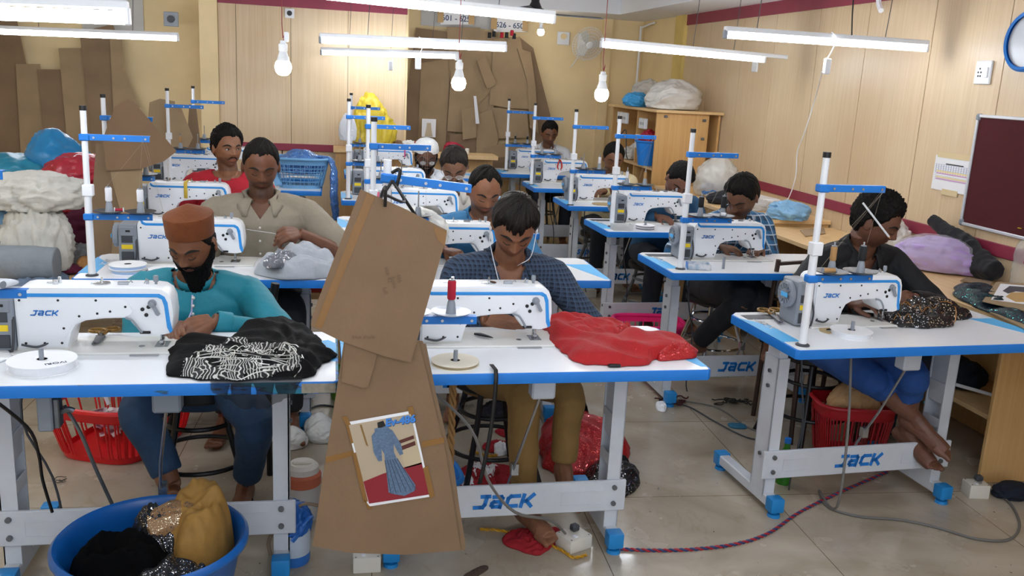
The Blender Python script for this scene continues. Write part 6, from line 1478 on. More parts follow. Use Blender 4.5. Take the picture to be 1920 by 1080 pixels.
for lo, hi in (((-.06, -.035, 0), (.06, .035, .002)), ((-.06, -.035, 0), (.06, -.033, .035)), ((-.06, .033, 0), (.06, .035, .035)), ((-.06, -.035, 0), (-.058, .035, .035)), ((.058, -.035, 0), (.06, .035, .035))): mb = MB(); mb.box(lo, hi); mb.build('tray_wall', CLEAR, tr_)
mb = MB(); rnd = random.Random(3)
for k in range(60): mb.ball((rnd.uniform(-.052, .052), rnd.uniform(-.028, .028), rnd.uniform(.004, .018)), rnd.uniform(.003, .006), u=6, v=5)
o = mb.build('oddments', mat('grey_oddments', '8f8f92', .5), tr_); o['kind'] = 'stuff'

# ---- pale grey cloth on L2, red basket beside
drape('grey_net_cloth', [atz(*p, TZ+.004) for p in [(478, 512), (500, 495), (545, 478), (600, 478), (625, 490), (630, 515), (585, 524), (520, 524)]], .075, mat('pale_grey_net', 'a9afb8', .8, var=.06, scale=20, bump=.3, bscale=70, sheen=.4), 'pale grey net cloth heaped beside the hands of the grey shirted man', seed=51, folds=4, amp=.4, flow=(.6, 10, .03))
drape('silver_applique', [atz(*p, TZ+.05) for p in [(492, 498), (515, 488), (560, 484), (552, 494), (515, 504)]], .035, mat('silver_leaf_sequins', '6a6e78', .3, .5, glit=130), 'silver and black leaf sequins on the pale grey cloth', 'sequins', seed=52, folds=8)
def basket(P, rx, ry, h, m, label, rz=0, nb=56, taper=.78, exp=4, rim=.010, z0=0, name='laundry_basket', hr=True, rows=1, cat='basket'):
    t = thing(name, P, label, cat, rz)
    def ring(k, z, out=0):
        return [V(((math.copysign(abs(math.cos(a))**(2/exp), math.cos(a)))*(rx*k+out), (math.copysign(abs(math.sin(a))**(2/exp), math.sin(a)))*(ry*k+out), z)) for a in [2*PI*i/96 for i in range(96)]]
    kf = lambda z: taper+(1-taper)*z/h
    def band(z0_, z1, th=.0025):
        R = [ring(kf(z0_), z0_, 0), ring(kf(z1), z1, 0), ring(kf(z1), z1, -th), ring(kf(z0_), z0_, -th)]
        B = [[mb.bm.verts.new(p) for p in r] for r in R]
        for q in range(4):
            a, b = B[q], B[(q+1) % 4]
            for i in range(96): mb.bm.faces.new((a[i], a[(i+1) % 96], b[(i+1) % 96], b[i]))
    mb = MB()
    for a, b in [(0, h*.12)]+[(h*(.12+.68*r/rows+.0)-.003, h*(.12+.68*r/rows)+.003) for r in range(1, rows)]+[(h*.8, h)]: band(a, b)
    mb.build('side_bands', m, t)
    mb = MB(); step = 96/nb
    for i in range(nb):
        k = int(i*step) % 96; lo = ring(kf(h*.1), h*.1)[k]; hi = ring(kf(h*.82), h*.82)[k]
        mb.tube([lo, hi], .0042 if rows == 1 else .0022, 5, 1)
    o = mb.build('side_slats', m, t)
    mb = MB(); r0 = ring(taper, .002); f = [mb.bm.verts.new(p) for p in r0]; mb.bm.faces.new(f); f2 = [mb.bm.verts.new(p+V((0, 0, .004))) for p in r0]; mb.bm.faces.new(f2); mb.build('base', m, t)
    mb = MB(); r1 = ring(1, h, .004); mb.tube(r1+[r1[0]], rim, 8, 1); mb.build('rim', m, t)
    return t
REDP = mat('red_plastic', 'd6141c', .35); PINKP = mat('pink_plastic', 'f02a7a', .35); LBP = mat('light_blue_plastic', '6fa6d2', .4)
p = aty(592, 480, 4.35); basket(V((p.x, 4.42, .55)), .15, .13, .17, mat('dark_red_plastic', 'a01820', .45), 'dark red perforated basket behind the pale grey cloth', nb=60, rows=5, exp=2)
st_ = thing('wooden_stand', (p.x, 4.42, 0), 'wooden stand under the dark red basket', 'stand'); mb = MB(); mb.box((-.14, -.12, .52), (.14, .12, .548)); mb.build('board', CABW, st_)
for sx in (-.12, .12): mb = MB(); mb.box((sx-.015, -.1, 0), (sx+.015, .1, .52)); mb.build('side_board', CABW, st_)
lump('blue_cloth', V((p.x+.10, 4.42, .60)), (.06, .06, .09), mat('royal_blue_cloth', '1a56b0', .8, bump=.2), 'royal blue cloth stuffed in the dark red basket', 'cloth', seed=61)
# light blue basket on L4
p = onT('L4', 1.0, .22); bk = basket(V((p.x-.0, p.y, p.z)), .20, .15, .21, LBP, 'light blue laundry basket on the far left table', nb=60, rows=6, exp=3, taper=.76)
mb = MB(); mb.tube([(-.19, -.02, .185), (-.15, -.11, .02)], [.018, .03], 8, 1, flat=.3); mb.tube([(.19, -.06, .185), (.14, -.11, .02)], [.018, .03], 8, 1, flat=.3); mb.build('corner_brace', LBP, bk)
lump('glitter_cloth', V((p.x, p.y, p.z+.10)), (.17, .12, .11), mat('blue_glitter_cloth', '3e6fb0', .5, glit=300, col2='b8d2f0'), 'blue glitter cloth heaped inside the light blue basket', 'cloth', seed=62)
mb = MB(); q0 = V((p.x+.10, p.y-.02, p.z+.225)); q1 = V((p.x+.22, p.y-.08, p.z+.19)); q2 = V((p.x+.235, p.y-.12, p.z-.05)); q3 = V((p.x+.25, p.y-.12, p.z-.22))
mb.tube([q0, q1, q2, q3], [.02, .035, .045, .03], 14, 6, flat=.5); gm = remeshed(mb.bm, .008, 1, fold_disp(.012, 14, 7)); tag(mesh_obj('glitter_scarf', gm, mat('blue_glitter_cloth', '3e6fb0', .5)), 'blue glitter scarf hanging out over the side of the light blue basket', 'cloth')
# yellow bag, white hanging cover, plastic
lump('yellow_bag', V((aty(700, 270, 8.05).x, 8.25, .93)), (.20, .15, .26), mat('yellow_plastic_bag', 'dcc23a', .35, var=.08, scale=6, bump=.6, bscale=14), 'tall yellow plastic bag before the wood panels', 'bag', seed=74, knot=(-.3, 0, 1, .35), amp=.24, sc=2.6, st=(1.4, 1.4, .6))
sd = thing('side_counter', (.36, 8.2, 0), 'narrow counter below the panelled wall holding the yellow bag', 'counter'); mb = MB(); mb.box((-.35, .06, .88), (.4, .25, .925)); mb.build('counter_top', DESKW, sd); mb = MB(); mb.box((-.33, .10, 0), (.38, .12, .88)); mb.build('front_board', CABW, sd)
lump('white_cover', V((aty(652, 262, 8.0).x, 8.05, 1.0)), (.075, .05, .15), mat('white_fabric', 'e4e8ee', .8), 'white cover hanging by the furthest middle stands', 'cover', seed=72, amp=.06, knot=(0, 0, 1, .1))
for i, (u, v, m_, lb) in enumerate([(740, 272, mat('brown_thread_cone', '7a5f45', .8), 'brown'), (765, 268, MILKY, 'clear wrapped'), (700, 272, MILKY, 'milky wrapped'), (790, 262, mat('crimson_thread', '9c1030', .7), 'crimson'), (848, 270, mat('crimson_thread', '9c1030', .7), 'second crimson')]):
    q = aty(u, v, 8.4); lump('cloth_bundle', V((q.x, 8.3, .90)), (.09, .07, .07), m_, '%s bundle on the ledge behind the furthest middle machine' % lb, 'bundle', seed=80+i, amp=.25)
lg_ = thing('back_ledge', (.95, 8.35, 0), 'long wooden ledge behind the man in skullcap carrying bundles', 'ledge'); mb = MB(); mb.box((-.19, -.12, .86), (.55, .18, .895)); mb.build('ledge_top', DESKW, lg_); mb = MB(); mb.box((-.18, .1, 0), (.54, .12, .86)); mb.build('front_board', CABW, lg_)
for i, (u, m_) in enumerate([(845, 'c8141a'), (858, 'd8c9b0'), (866, '1c1c22'), (875, 'e8e0d0')]):
    q = aty(u, 268, 8.35); sp_ = spool(V((q.x, 8.3, .896)), mat('cone_'+m_, m_, .8), ['red', 'beige', 'black', 'cream'][i]+' thread cone on the ledge behind the spectacled man', .06, .02)
# plastic cover on C2's machine end
q = aty(790, 405, 3.9); lump('plastic_cover', V((q.x-.03, 3.86, TZ+.12)), (.14, .10, .10), MILKY, 'milky plastic wrapped bundle showing above the right edge of the cardboard', 'bag', seed=91, amp=.12)
# tape measure over L3's arm, snips on R5, pink ribbon on C5
def over_arm(k, lx, wd, m_, name, label, cat, drop=.05):
    mp_ = MACH[k].location; x = mp_.x+lx; mb = MB(); G = []
    for (y, z) in ((.062, .194-drop), (.0605, .19), (.05, .2), (-.05, .2), (-.0635, .19), (-.064, .194-drop*1.4)): G.append((mb.bm.verts.new((x-wd/2, mp_.y+y, mp_.z+z)), mb.bm.verts.new((x+wd/2, mp_.y+y, mp_.z+z))))
    for r0, r1 in zip(G, G[1:]): mb.bm.faces.new((r0[0], r1[0], r1[1], r0[1]))
    o = mb.build(name, m_); md = o.modifiers.new('s', 'SOLIDIFY'); md.thickness = .0015; tag(o, label, cat)
over_arm('L3', -.185, .018, mat('yellow_tape', 'd9b83c', .5), 'measuring_tape', 'yellow measuring tape hung over the arm of a left machine', 'measuring tape', .06)
over_arm('C5', -.03, .01, mat('pink_ribbon', 'e0468a', .6), 'pink_ribbon', 'pink ribbon tied on the nose of the furthest middle machine', 'ribbon')
mp_ = MACH['R5'].location; sn = thing('thread_snips', V((mp_.x-.215, mp_.y-.075, mp_.z+.20)), 'red handled thread snips hanging on the fifth right machine', 'snips')
for s in (-1, 1): mb = MB(); mb.tube([(0, 0, 0), (s*.014, -.002, -.03), (s*.018, -.002, -.065), (s*.008, -.002, -.085)], [.004, .006, .006, .003], 8, 3); mb.build('handle', mat('red_grip', 'd0301c', .5), sn)
over_arm('R5', -.215, .012, BLACK, 'black_strap', 'small black strap holding the red snips on the fifth right machine', 'strap', .01)

# ================================================================== DESKS AND CABINETS AT THE RIGHT
dk = thing('wall_desk', (2.92, 3.4, 0), 'long pale wooden desk along the right wall with goods on it', 'desk')
def wbox(par, lo, hi, m, name, bev=.002):
    c = par.location; mb = MB(); mb.box(V(lo)-c, V(hi)-c, bev=bev); return mb.build(name, m, par)
wbox(dk, (2.655, 1.2, .735), (3.198, 5.3, .76), DESKW, 'desk_top')
wbox(dk, (2.655, 1.2, .69), (2.675, 5.3, .735), CABW, 'front_rail') if False else None
for yy in (3.14, 4.25): wbox(dk, (2.75, yy, 0), (3.19, yy+.02, .735), CABW, 'side_panel')
wbox(dk, (3.17, 3.16, 0), (3.19, 4.25, .735), CABW, 'back_panel'); wbox(dk, (2.80, 3.162, .26), (3.17, 4.248, .28), DESKW, 'shelf'); wbox(dk, (2.75, 5.26, 0), (3.19, 5.28, .735), CABW, 'side_panel')
dk2 = thing('raised_desk', (2.9, 6.2, 0), 'pale wooden counter further along the right wall, a step higher', 'desk')
wbox(dk2, (2.62, 5.32, .775), (3.198, 7.1, .80), DESKW, 'desk_top'); wbox(dk2, (2.64, 5.33, .70), (3.19, 5.35, .775), CABW, 'front_rail'); wbox(dk2, (2.64, 5.35, 0), (2.66, 7.08, .775), CABW, 'side_panel')
DZ = .763
def dz(u, v, h=0): return atz(u, v, DZ+h)
lil = lump('plastic_bundle', dz(1748, 505), (.20, .11, .115), mat('lilac_wrapped_cloth', 'b79ad2', .3, var=.08, scale=8, bump=.5, bscale=14), 'lilac cloth in clear plastic lying on the right desk', 'bundle', seed=101, amp=.12, rot=-.85, sc=2.6, flat=.45, knot=(1, -.1, -.2, .25))
lump('plastic_wrap', V((0, 0, 0)), (.205, .115, .118), mat('wrap_film', 'e8e6ee', .1, alpha=.25, bump=1, bscale=18), '', parent=lil, seed=103, amp=.10, flat=.45)
lump('white_bag', dz(1665, 470), (.12, .10, .11), MILKY, 'milky white plastic bag behind the man in black shirt', 'bag', seed=104, amp=.2, knot=(0, 0, 1, .3))
mb = MB(); mb.tube([V((3.10, 4.20, DZ+.23)), V((3.12, 4.08, DZ+.18)), V((3.13, 3.92, DZ+.13)), V((3.13, 3.80, DZ+.06)), V((3.12, 3.70, DZ+.055))], [.03, .04, .05, .065, .045], 16, 5); gm = remeshed(mb.bm, .008, 1, fold_disp(.016, 14, 9)); tag(mesh_obj('net_bundle', gm, mat('black_tulle', '15151a', .9, sheen=.6)), 'rolled black tulle resting against the right wall behind the lilac bundle', 'cloth')
p = dz(1880, 522); t = thing('magenta_spool', p, 'fat magenta thread reel on the desk at the right edge', 'thread reel'); mb = MB(); mb.lathe([(0, 0), (.034, 0), (.036, .005), (.034, .09), (0, .09)], 24, cap=False); mb.build('thread', mat('magenta_thread', 'b01458', .6, bump=.5, bscale=120, stretch=(1, 1, 6)), t)
mb = MB(); mb.lathe([(0, .09), (.038, .09), (.038, .096), (.02, .10), (.012, .112), (0, .113)], 24, cap=False); mb.build('end_cap', mat('olive_cap', '8f8a70', .4), t)
p = dz(1912, 535); t = thing('water_bottle', p, 'clear ribbed plastic bottle cut off by the right edge of the photo', 'bottle'); mb = MB(); mb.lathe([(0, .002), (.045, .0), (.05, .02), (.047, .04), (.05, .06), (.047, .08), (.05, .10), (.046, .12), (.05, .14), (.044, .19), (.02, .235), (.014, .24), (.014, .26)], 28, cap=False); mb.build('bottle_wall', mat('bottle_plastic', 'e4e8e8', .05, alpha=.35), t)
mb = MB(); mb.lathe([(0, .26), (.016, .26), (.016, .28), (0, .28)], 18, cap=False); mb.build('bottle_cap', BLUE, t)
drape('lace_cloth', [dz(*q) for q in [(1788, 552), (1800, 535), (1850, 540), (1880, 560), (1910, 585), (1935, 615), (1880, 596), (1820, 572)]], .035, mat('dark_teal_sequins', '0c2230', .6, glit=300, col2='3a8a80'), 'dark blue green sequined lace on the right desk', seed=110, folds=9)
cd = [dz(1842, 566, .03), dz(1868, 530, .03), dz(1960, 535, .03), dz(1960, 592, .03)]
def flat_card(name, pts, m, label, cat, z=0, th=.004):
    c = sum(pts, Vector())/len(pts); mb = MB(); mb.prism([(q.x-c.x, q.y-c.y) for q in pts], th); o = mb.build(name, m, None, c+V((0, 0, z)), smooth=False); return tag(o, label, cat)
cc = flat_card('pattern_card', cd, CARD2, 'brown card carrying a jewellery picture at the right edge of the desk', 'cardboard pattern')
pts = [dz(1858, 562, .035), dz(1876, 532, .035), dz(1970, 540, .035), dz(1970, 577, .035)]; jp = flat_card('neckline_picture', pts, PAPER, 'white picture of a black and gold neckline on the brown card', 'picture', th=.001)
for q, m_ in (([(1886, 556), (1896, 548), (1925, 548), (1930, 566), (1905, 566)], mat('print_gold', 'c9a468', .6)), ([(1880, 545), (1893, 536), (1925, 538), (1925, 548), (1905, 546), (1890, 550)], mat('print_dark', '4a4a52', .6))):
    ps = [dz(a, b, .037)-jp.location for a, b in q]; mb = MB(); mb.prism([(v.x, v.y) for v in ps], .0006, base=.001); mb.build('printed_neckline', m_, jp, smooth=False)
flat_card('pattern_card', [dz(1855, 588), dz(1880, 586), dz(1960, 600), dz(1960, 640), dz(1905, 610)], CARD2, 'curved brown card lying under the lace at the desk front', 'cardboard pattern', .002)
flat_card('pattern_card', [dz(1800, 528), dz(1812, 522), dz(1862, 530), dz(1855, 538)], CARD3, 'dark edged card sheets under the tail of the lilac bundle', 'cardboard pattern', .003)
mb = MB(); mb.cyl((0, 0, 0), (0, 0, .002), .01); mb.tube([V((0, 0, 0)), V((.02, .01, .0)), V((.05, -.005, 0))], .002, 6); tag(mb.build('yellow_pin', YEL, None, atx(1912, 428, WX-.02)), 'yellow tag pinned low on the maroon board', 'tag')
# blue plastic bag, white box, flat box on raised desk
q = atz(1478, 410, .80); lump('plastic_bag', q, (.13, .13, .075), mat('pale_blue_bag', '8cc0e6', .3, alpha=.85, bump=.7, bscale=14), 'pale blue plastic bag on the raised desk before the maroon strip', 'bag', seed=121, amp=.3)
q = atz(1425, 392, .80); mb = MB(); mb.box((-.1, -.15, 0), (.12, .15, .07), bev=.006); tag(mb.build('white_box', WHITE, None, V((2.95, 5.95, .801)), (0, 0, .1)), 'flat white box on the raised desk left of the blue bag', 'box')
q = atz(1445, 412, .80); mb = MB(); mb.box((-.07, -.06, 0), (.09, .06, .02), bev=.003); tag(mb.build('thin_box', mat('off_white_box', 'd8dadd', .6), None, V((2.86, 5.42, .801)), (0, 0, -.1)), 'thin white packet at the front of the raised desk', 'packet')
flat_card('pattern_card', [atz(1500, 432, .762), atz(1545, 428, .762), atz(1548, 438, .762), atz(1510, 444, .762)], CARD2, 'small folded card at the far end of the long desk', 'cardboard pattern', .0)
# clear bag with cloths
q = V((2.88, 6.45, .802)); bg = lump('clear_bag', q, (.17, .15, .20), mat('hazy_bag', 'e0ddd4', .2, alpha=.55, bump=.9, bscale=14), 'big clear plastic bag filled with pale and blue cloth on the raised desk', 'bag', seed=131, amp=.12, knot=(0, 0, 1, .15))
lump('cream_filling', V((.02, 0, .06)), (.13, .11, .13), WCL, '', parent=bg, seed=132, amp=.3); lump('blue_filling', V((-.03, -.03, .02)), (.11, .10, .06), mat('blue_check_fill', '3b6ea8', .8), '', parent=bg, seed=133, amp=.2)
lump('dark_cloth', V((2.80, 6.05, .802)), (.16, .1, .06), mat('dark_grey_cloth', '23242a', .85), 'dark grey cloth in front of the big clear bag', 'cloth', seed=134)
lump('clear_bag', V((2.86, 5.75, .802)), (.13, .09, .05), CLEAR, 'flat crumpled clear plastic near the checked shirt man', 'bag', seed=135, amp=.25)
# tall cabinet
cb = thing('tall_cabinet', (2.9, 7.8, 0), 'wooden cabinet with open side by the right wall at the back', 'cabinet')
wbox(cb, (2.62, 7.18, 0), (3.08, 7.20, 1.39), CABW, 'end_panel'); wbox(cb, (2.60, 7.14, 1.39), (3.19, 8.5, 1.412), DESKW, 'top_board')
wbox(cb, (2.64, 7.72, .0), (3.18, 7.74, 1.39), CABW, 'divider'); wbox(cb, (2.64, 8.46, 0), (3.18, 8.48, 1.39), CABW, 'end_panel'); wbox(cb, (3.17, 7.2, 0), (3.19, 8.46, 1.39), CABW, 'back_board')
for zz in (.45, .93): wbox(cb, (2.62, 7.2, zz-.02), (3.17, 8.46, zz), DESKW, 'shelf')
for x_, z_ in ((2.68, 1.35), (3.02, 1.33), (3.02, 1.18)): wbox(cb, (x_, 7.168, z_), (x_+.03, 7.18, z_+.02), DSTEEL, 'latch')
for i, (yy, zz, w_, h_) in enumerate([(8.2, 1.30, .12, .10), (8.05, 1.30, .12, .10), (7.55, 1.28, .16, .09), (7.6, 1.12, .2, .12)]):
    q = V((2.62, yy, zz)); t = thing('switch_board', q, ['far white switch plate under the cabinet top', 'white switch plate next to the far one', 'upper white socket box inside the cabinet', 'lower white socket strip above the blue bucket'][i], 'switch board')
    mb = MB(); mb.box((0, -w_/2, -h_/2), (.03, w_/2, h_/2), bev=.005); mb.build('plate', WHITE, t); mb = MB()
    for k in range(3): mb.box((-.002, -w_/3+k*w_/4, -.012), (.0, -w_/3+k*w_/4+.012, .012))
    mb.build('switches', GREYM, t)
cord('loose_wires', [V((2.61, 8.1, 1.25)), V((2.58, 8.0, 1.15)), V((2.6, 7.9, 1.2)), V((2.6, 7.85, 1.0)), V((2.62, 7.85, .95))], .005, DGREY, 'grey loose wires hanging inside the cabinet', 'wire')
bu = thing('blue_bucket', (2.66, 7.45, .932), 'blue plastic bucket on the cabinet shelf filled with red things', 'bucket'); mb = MB(); mb.lathe([(0, .0), (.075, 0), (.105, .19), (.118, .20), (.118, .212), (.104, .21), (.074, .008), (0, .008)], 32, cap=False); mb.build('bucket_wall', mat('bright_blue_plastic', '1c7fd8', .35), bu)
lump('red_bangles', V((2.66, 7.45, 1.10)), (.085, .085, .085), mat('red_beads', 'a81430', .4, glit=120, col2='d85a6a'), 'red beaded filling heaped in the blue bucket', 'beads', seed=141, amp=.25, sc=5)
lump('plastic_bag', V((2.72, 8.0, .932)), (.10, .1, .09), MILKY, 'milky bag in the far bay of the cabinet', 'bag', seed=142, amp=.25)
lump('plastic_bag', V((2.85, 7.42, 1.413)), (.26, .18, .16), mat('white_bag_plastic', 'dedad2', .3, alpha=.93, bump=.6, bscale=12), 'big white plastic bag on top of the cabinet', 'bag', seed=143, amp=.16, st=(.7, .7, 1), rot=.3)
lump('plastic_bag', V((2.66, 7.85, 1.413)), (.12, .12, .08), mat('sky_blue_bag', '3fa4e0', .3, bump=.5, bscale=14), 'sky blue bag left on top of the cabinet', 'bag', seed=144, amp=.2)
lump('plastic_bag', V((2.80, 7.95, 1.413)), (.15, .12, .15), CLEAR, 'crumpled clear bag behind the sky blue one on the cabinet', 'bag', seed=145, amp=.25)
# under the right desk
p = atz(1690, 830, 0); basket(V((2.30, 3.45, .002)), .17, .13, .27, mat('deep_red_plastic', 'b01420', .4), 'deep red basket on the floor behind the crossed legs', rz=-.2, nb=50)
lump('cloth_heap', V((2.30, 3.45, .20)), (.12, .09, .10), mat('peach_net', 'c9a070', .8), 'peach net cloth heaped in the deep red basket', 'cloth', seed=151)
lump('cloth_heap', V((2.95, 3.7, .282)), (.14, .22, .08), mat('navy_cloth', '141d2c', .9), 'navy cloth on the shelf below the right desk', 'cloth', seed=152)
lump('cloth_heap', V((2.62, 3.72, 0)), (.08, .1, .22), mat('navy_cloth', '141d2c', .9), 'dark cloth hanging off beside the desk shelf near the right column', 'cloth', seed=153)
cord('white_strip', [V((2.70, 3.5, .36)), V((2.85, 3.4, .335)), V((2.95, 3.25, .33))], .008, PAPER, 'white ribbon strip over the navy cloth under the desk', 'ribbon')
cord('cyan_ribbon', [V((2.58, 3.35, .30)), V((2.62, 3.32, .27)), V((2.66, 3.3, .30)), V((2.64, 3.3, .24)), V((2.6, 3.3, .2))], .008, mat('cyan_ribbon', '1f9fb8', .6), 'cyan ribbon dangling by the right column of the near right table', 'ribbon')
gb = thing('green_bottle', (1.87, 3.22, 0), 'small green bottle with blue cap on the floor behind the near right foot', 'bottle'); mb = MB(); mb.lathe([(0, 0), (.03, 0), (.03, .12), (.012, .16), (.012, .18)], 20, cap=False); mb.build('bottle_wall', mat('green_glass', '2f7a1c', .2), gb); mb = MB(); mb.lathe([(0, .18), (.014, .18), (.014, .2), (0, .2)], 16, cap=False); mb.build('bottle_cap', BLUE, gb)
cord('red_strap', [V((1.84, 3.25, .70)), V((1.80, 3.22, .5)), V((1.79, 3.2, .3)), V((1.78, 3.2, .2))], .012, mat('red_strap', 'c8301c', .6), 'red strap hanging beside the left column of the near right table', 'strap')

# ================================================================== FLOOR THINGS
# blue tub with cloth
tp = atz(285, 1012, .27); tub = thing('blue_tub', (tp.x, tp.y, 0), 'large round blue plastic tub full of cloth in the near left corner', 'tub')
TR = .255; mb = MB(); mb.lathe([(0, 0), (TR*.72, 0), (TR*.78, .03), (TR*.95, .24), (TR, .255), (TR*1.04, .262), (TR*1.04, .275), (TR, .285), (TR*.955, .275), (TR*.93, .24), (TR*.74, .03), (0, .012)], 64, cap=False); mb.build('tub_wall', mat('tub_blue', '0f5fae', .3), tub, ang=1)
def ell(cx, cy, rx, ry, z, n=12): return [V((cx+rx*math.cos(a*2*PI/n), cy+ry*math.sin(a*2*PI/n), z)) for a in range(n)]
drape('black_cloth', ell(tp.x-.075, tp.y-.02, .155, .17, .12), .17, mat('black_knit', '060607', .95, var=.2, scale=30, spec=.1), 'matt black cloth in the left of the blue tub', seed=161, folds=3, amp=.3, power=3, flow=(.9, 9, .02))
drape('sequin_cloth', ell(tp.x+.07, tp.y-.12, .13, .09, .12), .13, mat('black_silver_sequins', '0c0c10', .6, glit=420), 'black cloth with silver sequins in the front of the blue tub', seed=162, folds=3, amp=.3, power=3, flow=(.2, 12, .02))
lump('sequin_cloth', V((tp.x-.0, tp.y+.06, .10)), (.06, .12, .15), mat('black_silver_sequins', '121218', .6), 'striped black sequined cloth in the middle of the blue tub', 'cloth', seed=163, amp=.2, rot=.5)
drape('gold_net', ell(tp.x+.115, tp.y+.07, .10, .125, .19), .20, mat('gold_tulle', '9c7434', .7, var=.12, scale=20, bump=.3, bscale=40), 'ochre net cloth rising highest in the blue tub', seed=164, folds=2, amp=.3, power=3, nr=50, na=150, flow=(.5, 11, .022))
mb = MB(); mb.tube([V((tp.x-.02, tp.y+.03, .27)), V((tp.x+.05, tp.y+.07, .29)), V((tp.x+.12, tp.y+.08, .30))], [.045, .06, .05], 16, 5); gm = remeshed(mb.bm, .007, 1, fold_disp(.012, 16, 5)); tag(mesh_obj('beige_sequin_roll', gm, mat('beige_sequins', '94704a', .5, glit=480, col2='e8d8b8')), 'beige sequined cloth roll beside the ochre net in the blue tub', 'cloth')
# red laundry basket at left
p = atz(225, 850, 0); rb = basket(V((p.x+.0, p.y+.13, .002)), .235, .30, .24, REDP, 'bright red laundry basket on the floor left of the man in teal', rz=-.38, nb=64, rim=.013)
mb = MB(); rnd = random.Random(6)
for k in range(120): a = rnd.uniform(0, 6.28); r = rnd.uniform(0, .13); mb.box((-.02, -.012, 0), (.02, .012, .003), M=T(math.cos(a)*r*1.1, math.sin(a)*r*.85, rnd.uniform(.02, .12)) @ RZ(rnd.uniform(0, 3)) @ RX(rnd.uniform(-.8, .8)))
o = mb.build('paper_scraps', mat('mixed_scraps', 'e2dcdc', .7, col2='b05a72', scale=22), None, V((p.x-.02, p.y+.2, .006))); tag(o, 'white and pink paper scraps filling the bright red basket', 'scraps', kind='stuff')
# a second tilted red basket behind

mp = thing('white_tape', (p.x-.1, p.y+.1, .24), 'white measuring tape hanging over the bright red basket', 'measuring tape'); mb = MB(); mb.tube([(0, 0, .06), (.02, -.02, .03), (.05, -.03, -.05)], .009, 8, 4, flat=.2); mb.build('tape_band', PAPER, mp)
# thermos jugs
def jug(P, r, h, mw, mtop, label, strap=True, bag=False):
    t = thing('water_jug', P, label, 'jug')
    mb = MB(); mb.lathe([(0, 0), (r*.95, 0), (r, .008), (r, h*.22)], 32, cap=False); mb.build('lower_band', mtop, t)
    mb = MB(); mb.lathe([(r, h*.22), (r*1.01, h*.3), (r*1.01, h*.6), (r*.98, h*.7), (0, h*.72)], 32, cap=False); mb.build('jug_wall', mw, t)
    return t
p = atz(548, 1068, 0); j = jug((p.x, p.y+.06, 0), .056, .165, mat('frosted_white', 'b9c6d6', .4), mat('jug_blue', '2a6fc0', .4), 'white and blue water jug wrapped at the top in a blue bag')
lump('blue_bag_wrap', V((0, 0, .10)), (.062, .06, .075), mat('sheer_blue_bag', '1d63b8', .35, alpha=.92, bump=.4, bscale=14), '', parent=j, seed=171, amp=.2)
mb = MB(); mb.tube([(-.055, -.01, .17), (-.02, -.03, .165), (.02, -.045, .13), (.0, -.06, .10)], [.008, .01, .012, .01], 8, 4, flat=.4); mb.tube([(.03, -.045, .15), (.055, -.03, .17), (.06, 0, .15)], [.012, .01, .008], 8, 4, flat=.4); mb.build('knotted_corner', mat('jug_blue', '2a6fc0', .4), j)
mb = MB(); mb.tube([(-.07, -.03, .04), (-.075, -.02, .09), (-.03, -.04, .17), (.03, -.0, .2), (.08, .03, .18)], .006, 8, 5); mb.build('strap', mat('tan_strap', '8c7a66', .8), j)
p = atz(566, 985, 0); j = thing('thermos', (p.x, p.y+.07, 0), 'white lidded orange thermos jug behind the blue wrapped one', 'thermos'); mb = MB(); mb.lathe([(0, 0), (.058, 0), (.06, .01), (.062, .13)], 32, cap=False); mb.build('jug_wall', mat('milky_white', 'd5d0c8', .4), j)
mb = MB(); mb.lathe([(.062, .13), (.068, .135), (.068, .17), (.06, .18)], 32, cap=False); mb.box((-.085, -.02, .13), (-.06, .02, .17), bev=.005); mb.build('orange_collar', mat('salmon_plastic', 'd0704e', .4), j)
mb = MB(); mb.lathe([(.06, .178), (.058, .2), (.045, .212), (.03, .208), (0, .206)], 32, cap=False); mb.box((-.035, -.008, .205), (.035, .008, .215), bev=.004); mb.build('lid', mat('lid_white', 'e6ded2', .4), j)
# wrapped bra cups / white packets on floor
for i, (u, v, lb) in enumerate([(546, 838, 'white plastic wrapped pad nearest on the floor under the left table'), (512, 822, 'white plastic wrapped pad left of the nearest one'), (606, 826, 'white plastic wrapped pad beside the cardboard edge'), (598, 812, 'white plastic wrapped pad peeping behind the one by the cardboard')]):
    q = atz(u, v, 0); lump('wrapped_pad', V((q.x, q.y, .001)), (.068, .05, .055) if i != 1 else (.05, .05, .03), MILKY, lb, 'pad', seed=180+i, amp=.10, knot=(0, 0, 1, .2), group='white wrapped pads on the floor')
# sockets boxes on the floor
def sbox(P, rz, sz, label, plug=True):
    t = thing('socket_box', P, label, 'socket box', rz); mb = MB(); mb.box((-sz[0]/2, -sz[1]/2, 0), (sz[0]/2, sz[1]/2, sz[2]), bev=.004, seg=2); mb.build('box_shell', mat('ivory_plastic', 'ddd8cc', .4), t)
    mb = MB(); mb.box((-sz[0]*.2, -sz[1]*.35, sz[2]), (-sz[0]*.05, -sz[1]*.15, sz[2]+.004), bev=.001); mb.build('switch', WHITE, t)
    mb = MB()
    for dx in (-.4, .4):
        for dy in (-.4, .4): mb.cyl((sz[0]*dx, sz[1]*dy, sz[2]-.001), (sz[0]*dx, sz[1]*dy, sz[2]+.001), .003, n=8)
    mb.build('screws', DSTEEL, t)
    if plug: mb = MB(); mb.box((-.0, -.0, sz[2]), (.03, .03, sz[2]+.025), bev=.006); mb.build('plug', DGREY, t)
    return t
p = atz(1080, 1035, 0); sbox(V((p.x, p.y+.04, 0)), .45, (.10, .085, .05), 'ivory socket box on the floor by the blue foot of the near middle table')
p = atz(688, 1075, 0); sbox(V((p.x, p.y+.04, 0)), 0, (.09, .08, .055), 'ivory socket box on the floor just below the hanging cardboard', False)
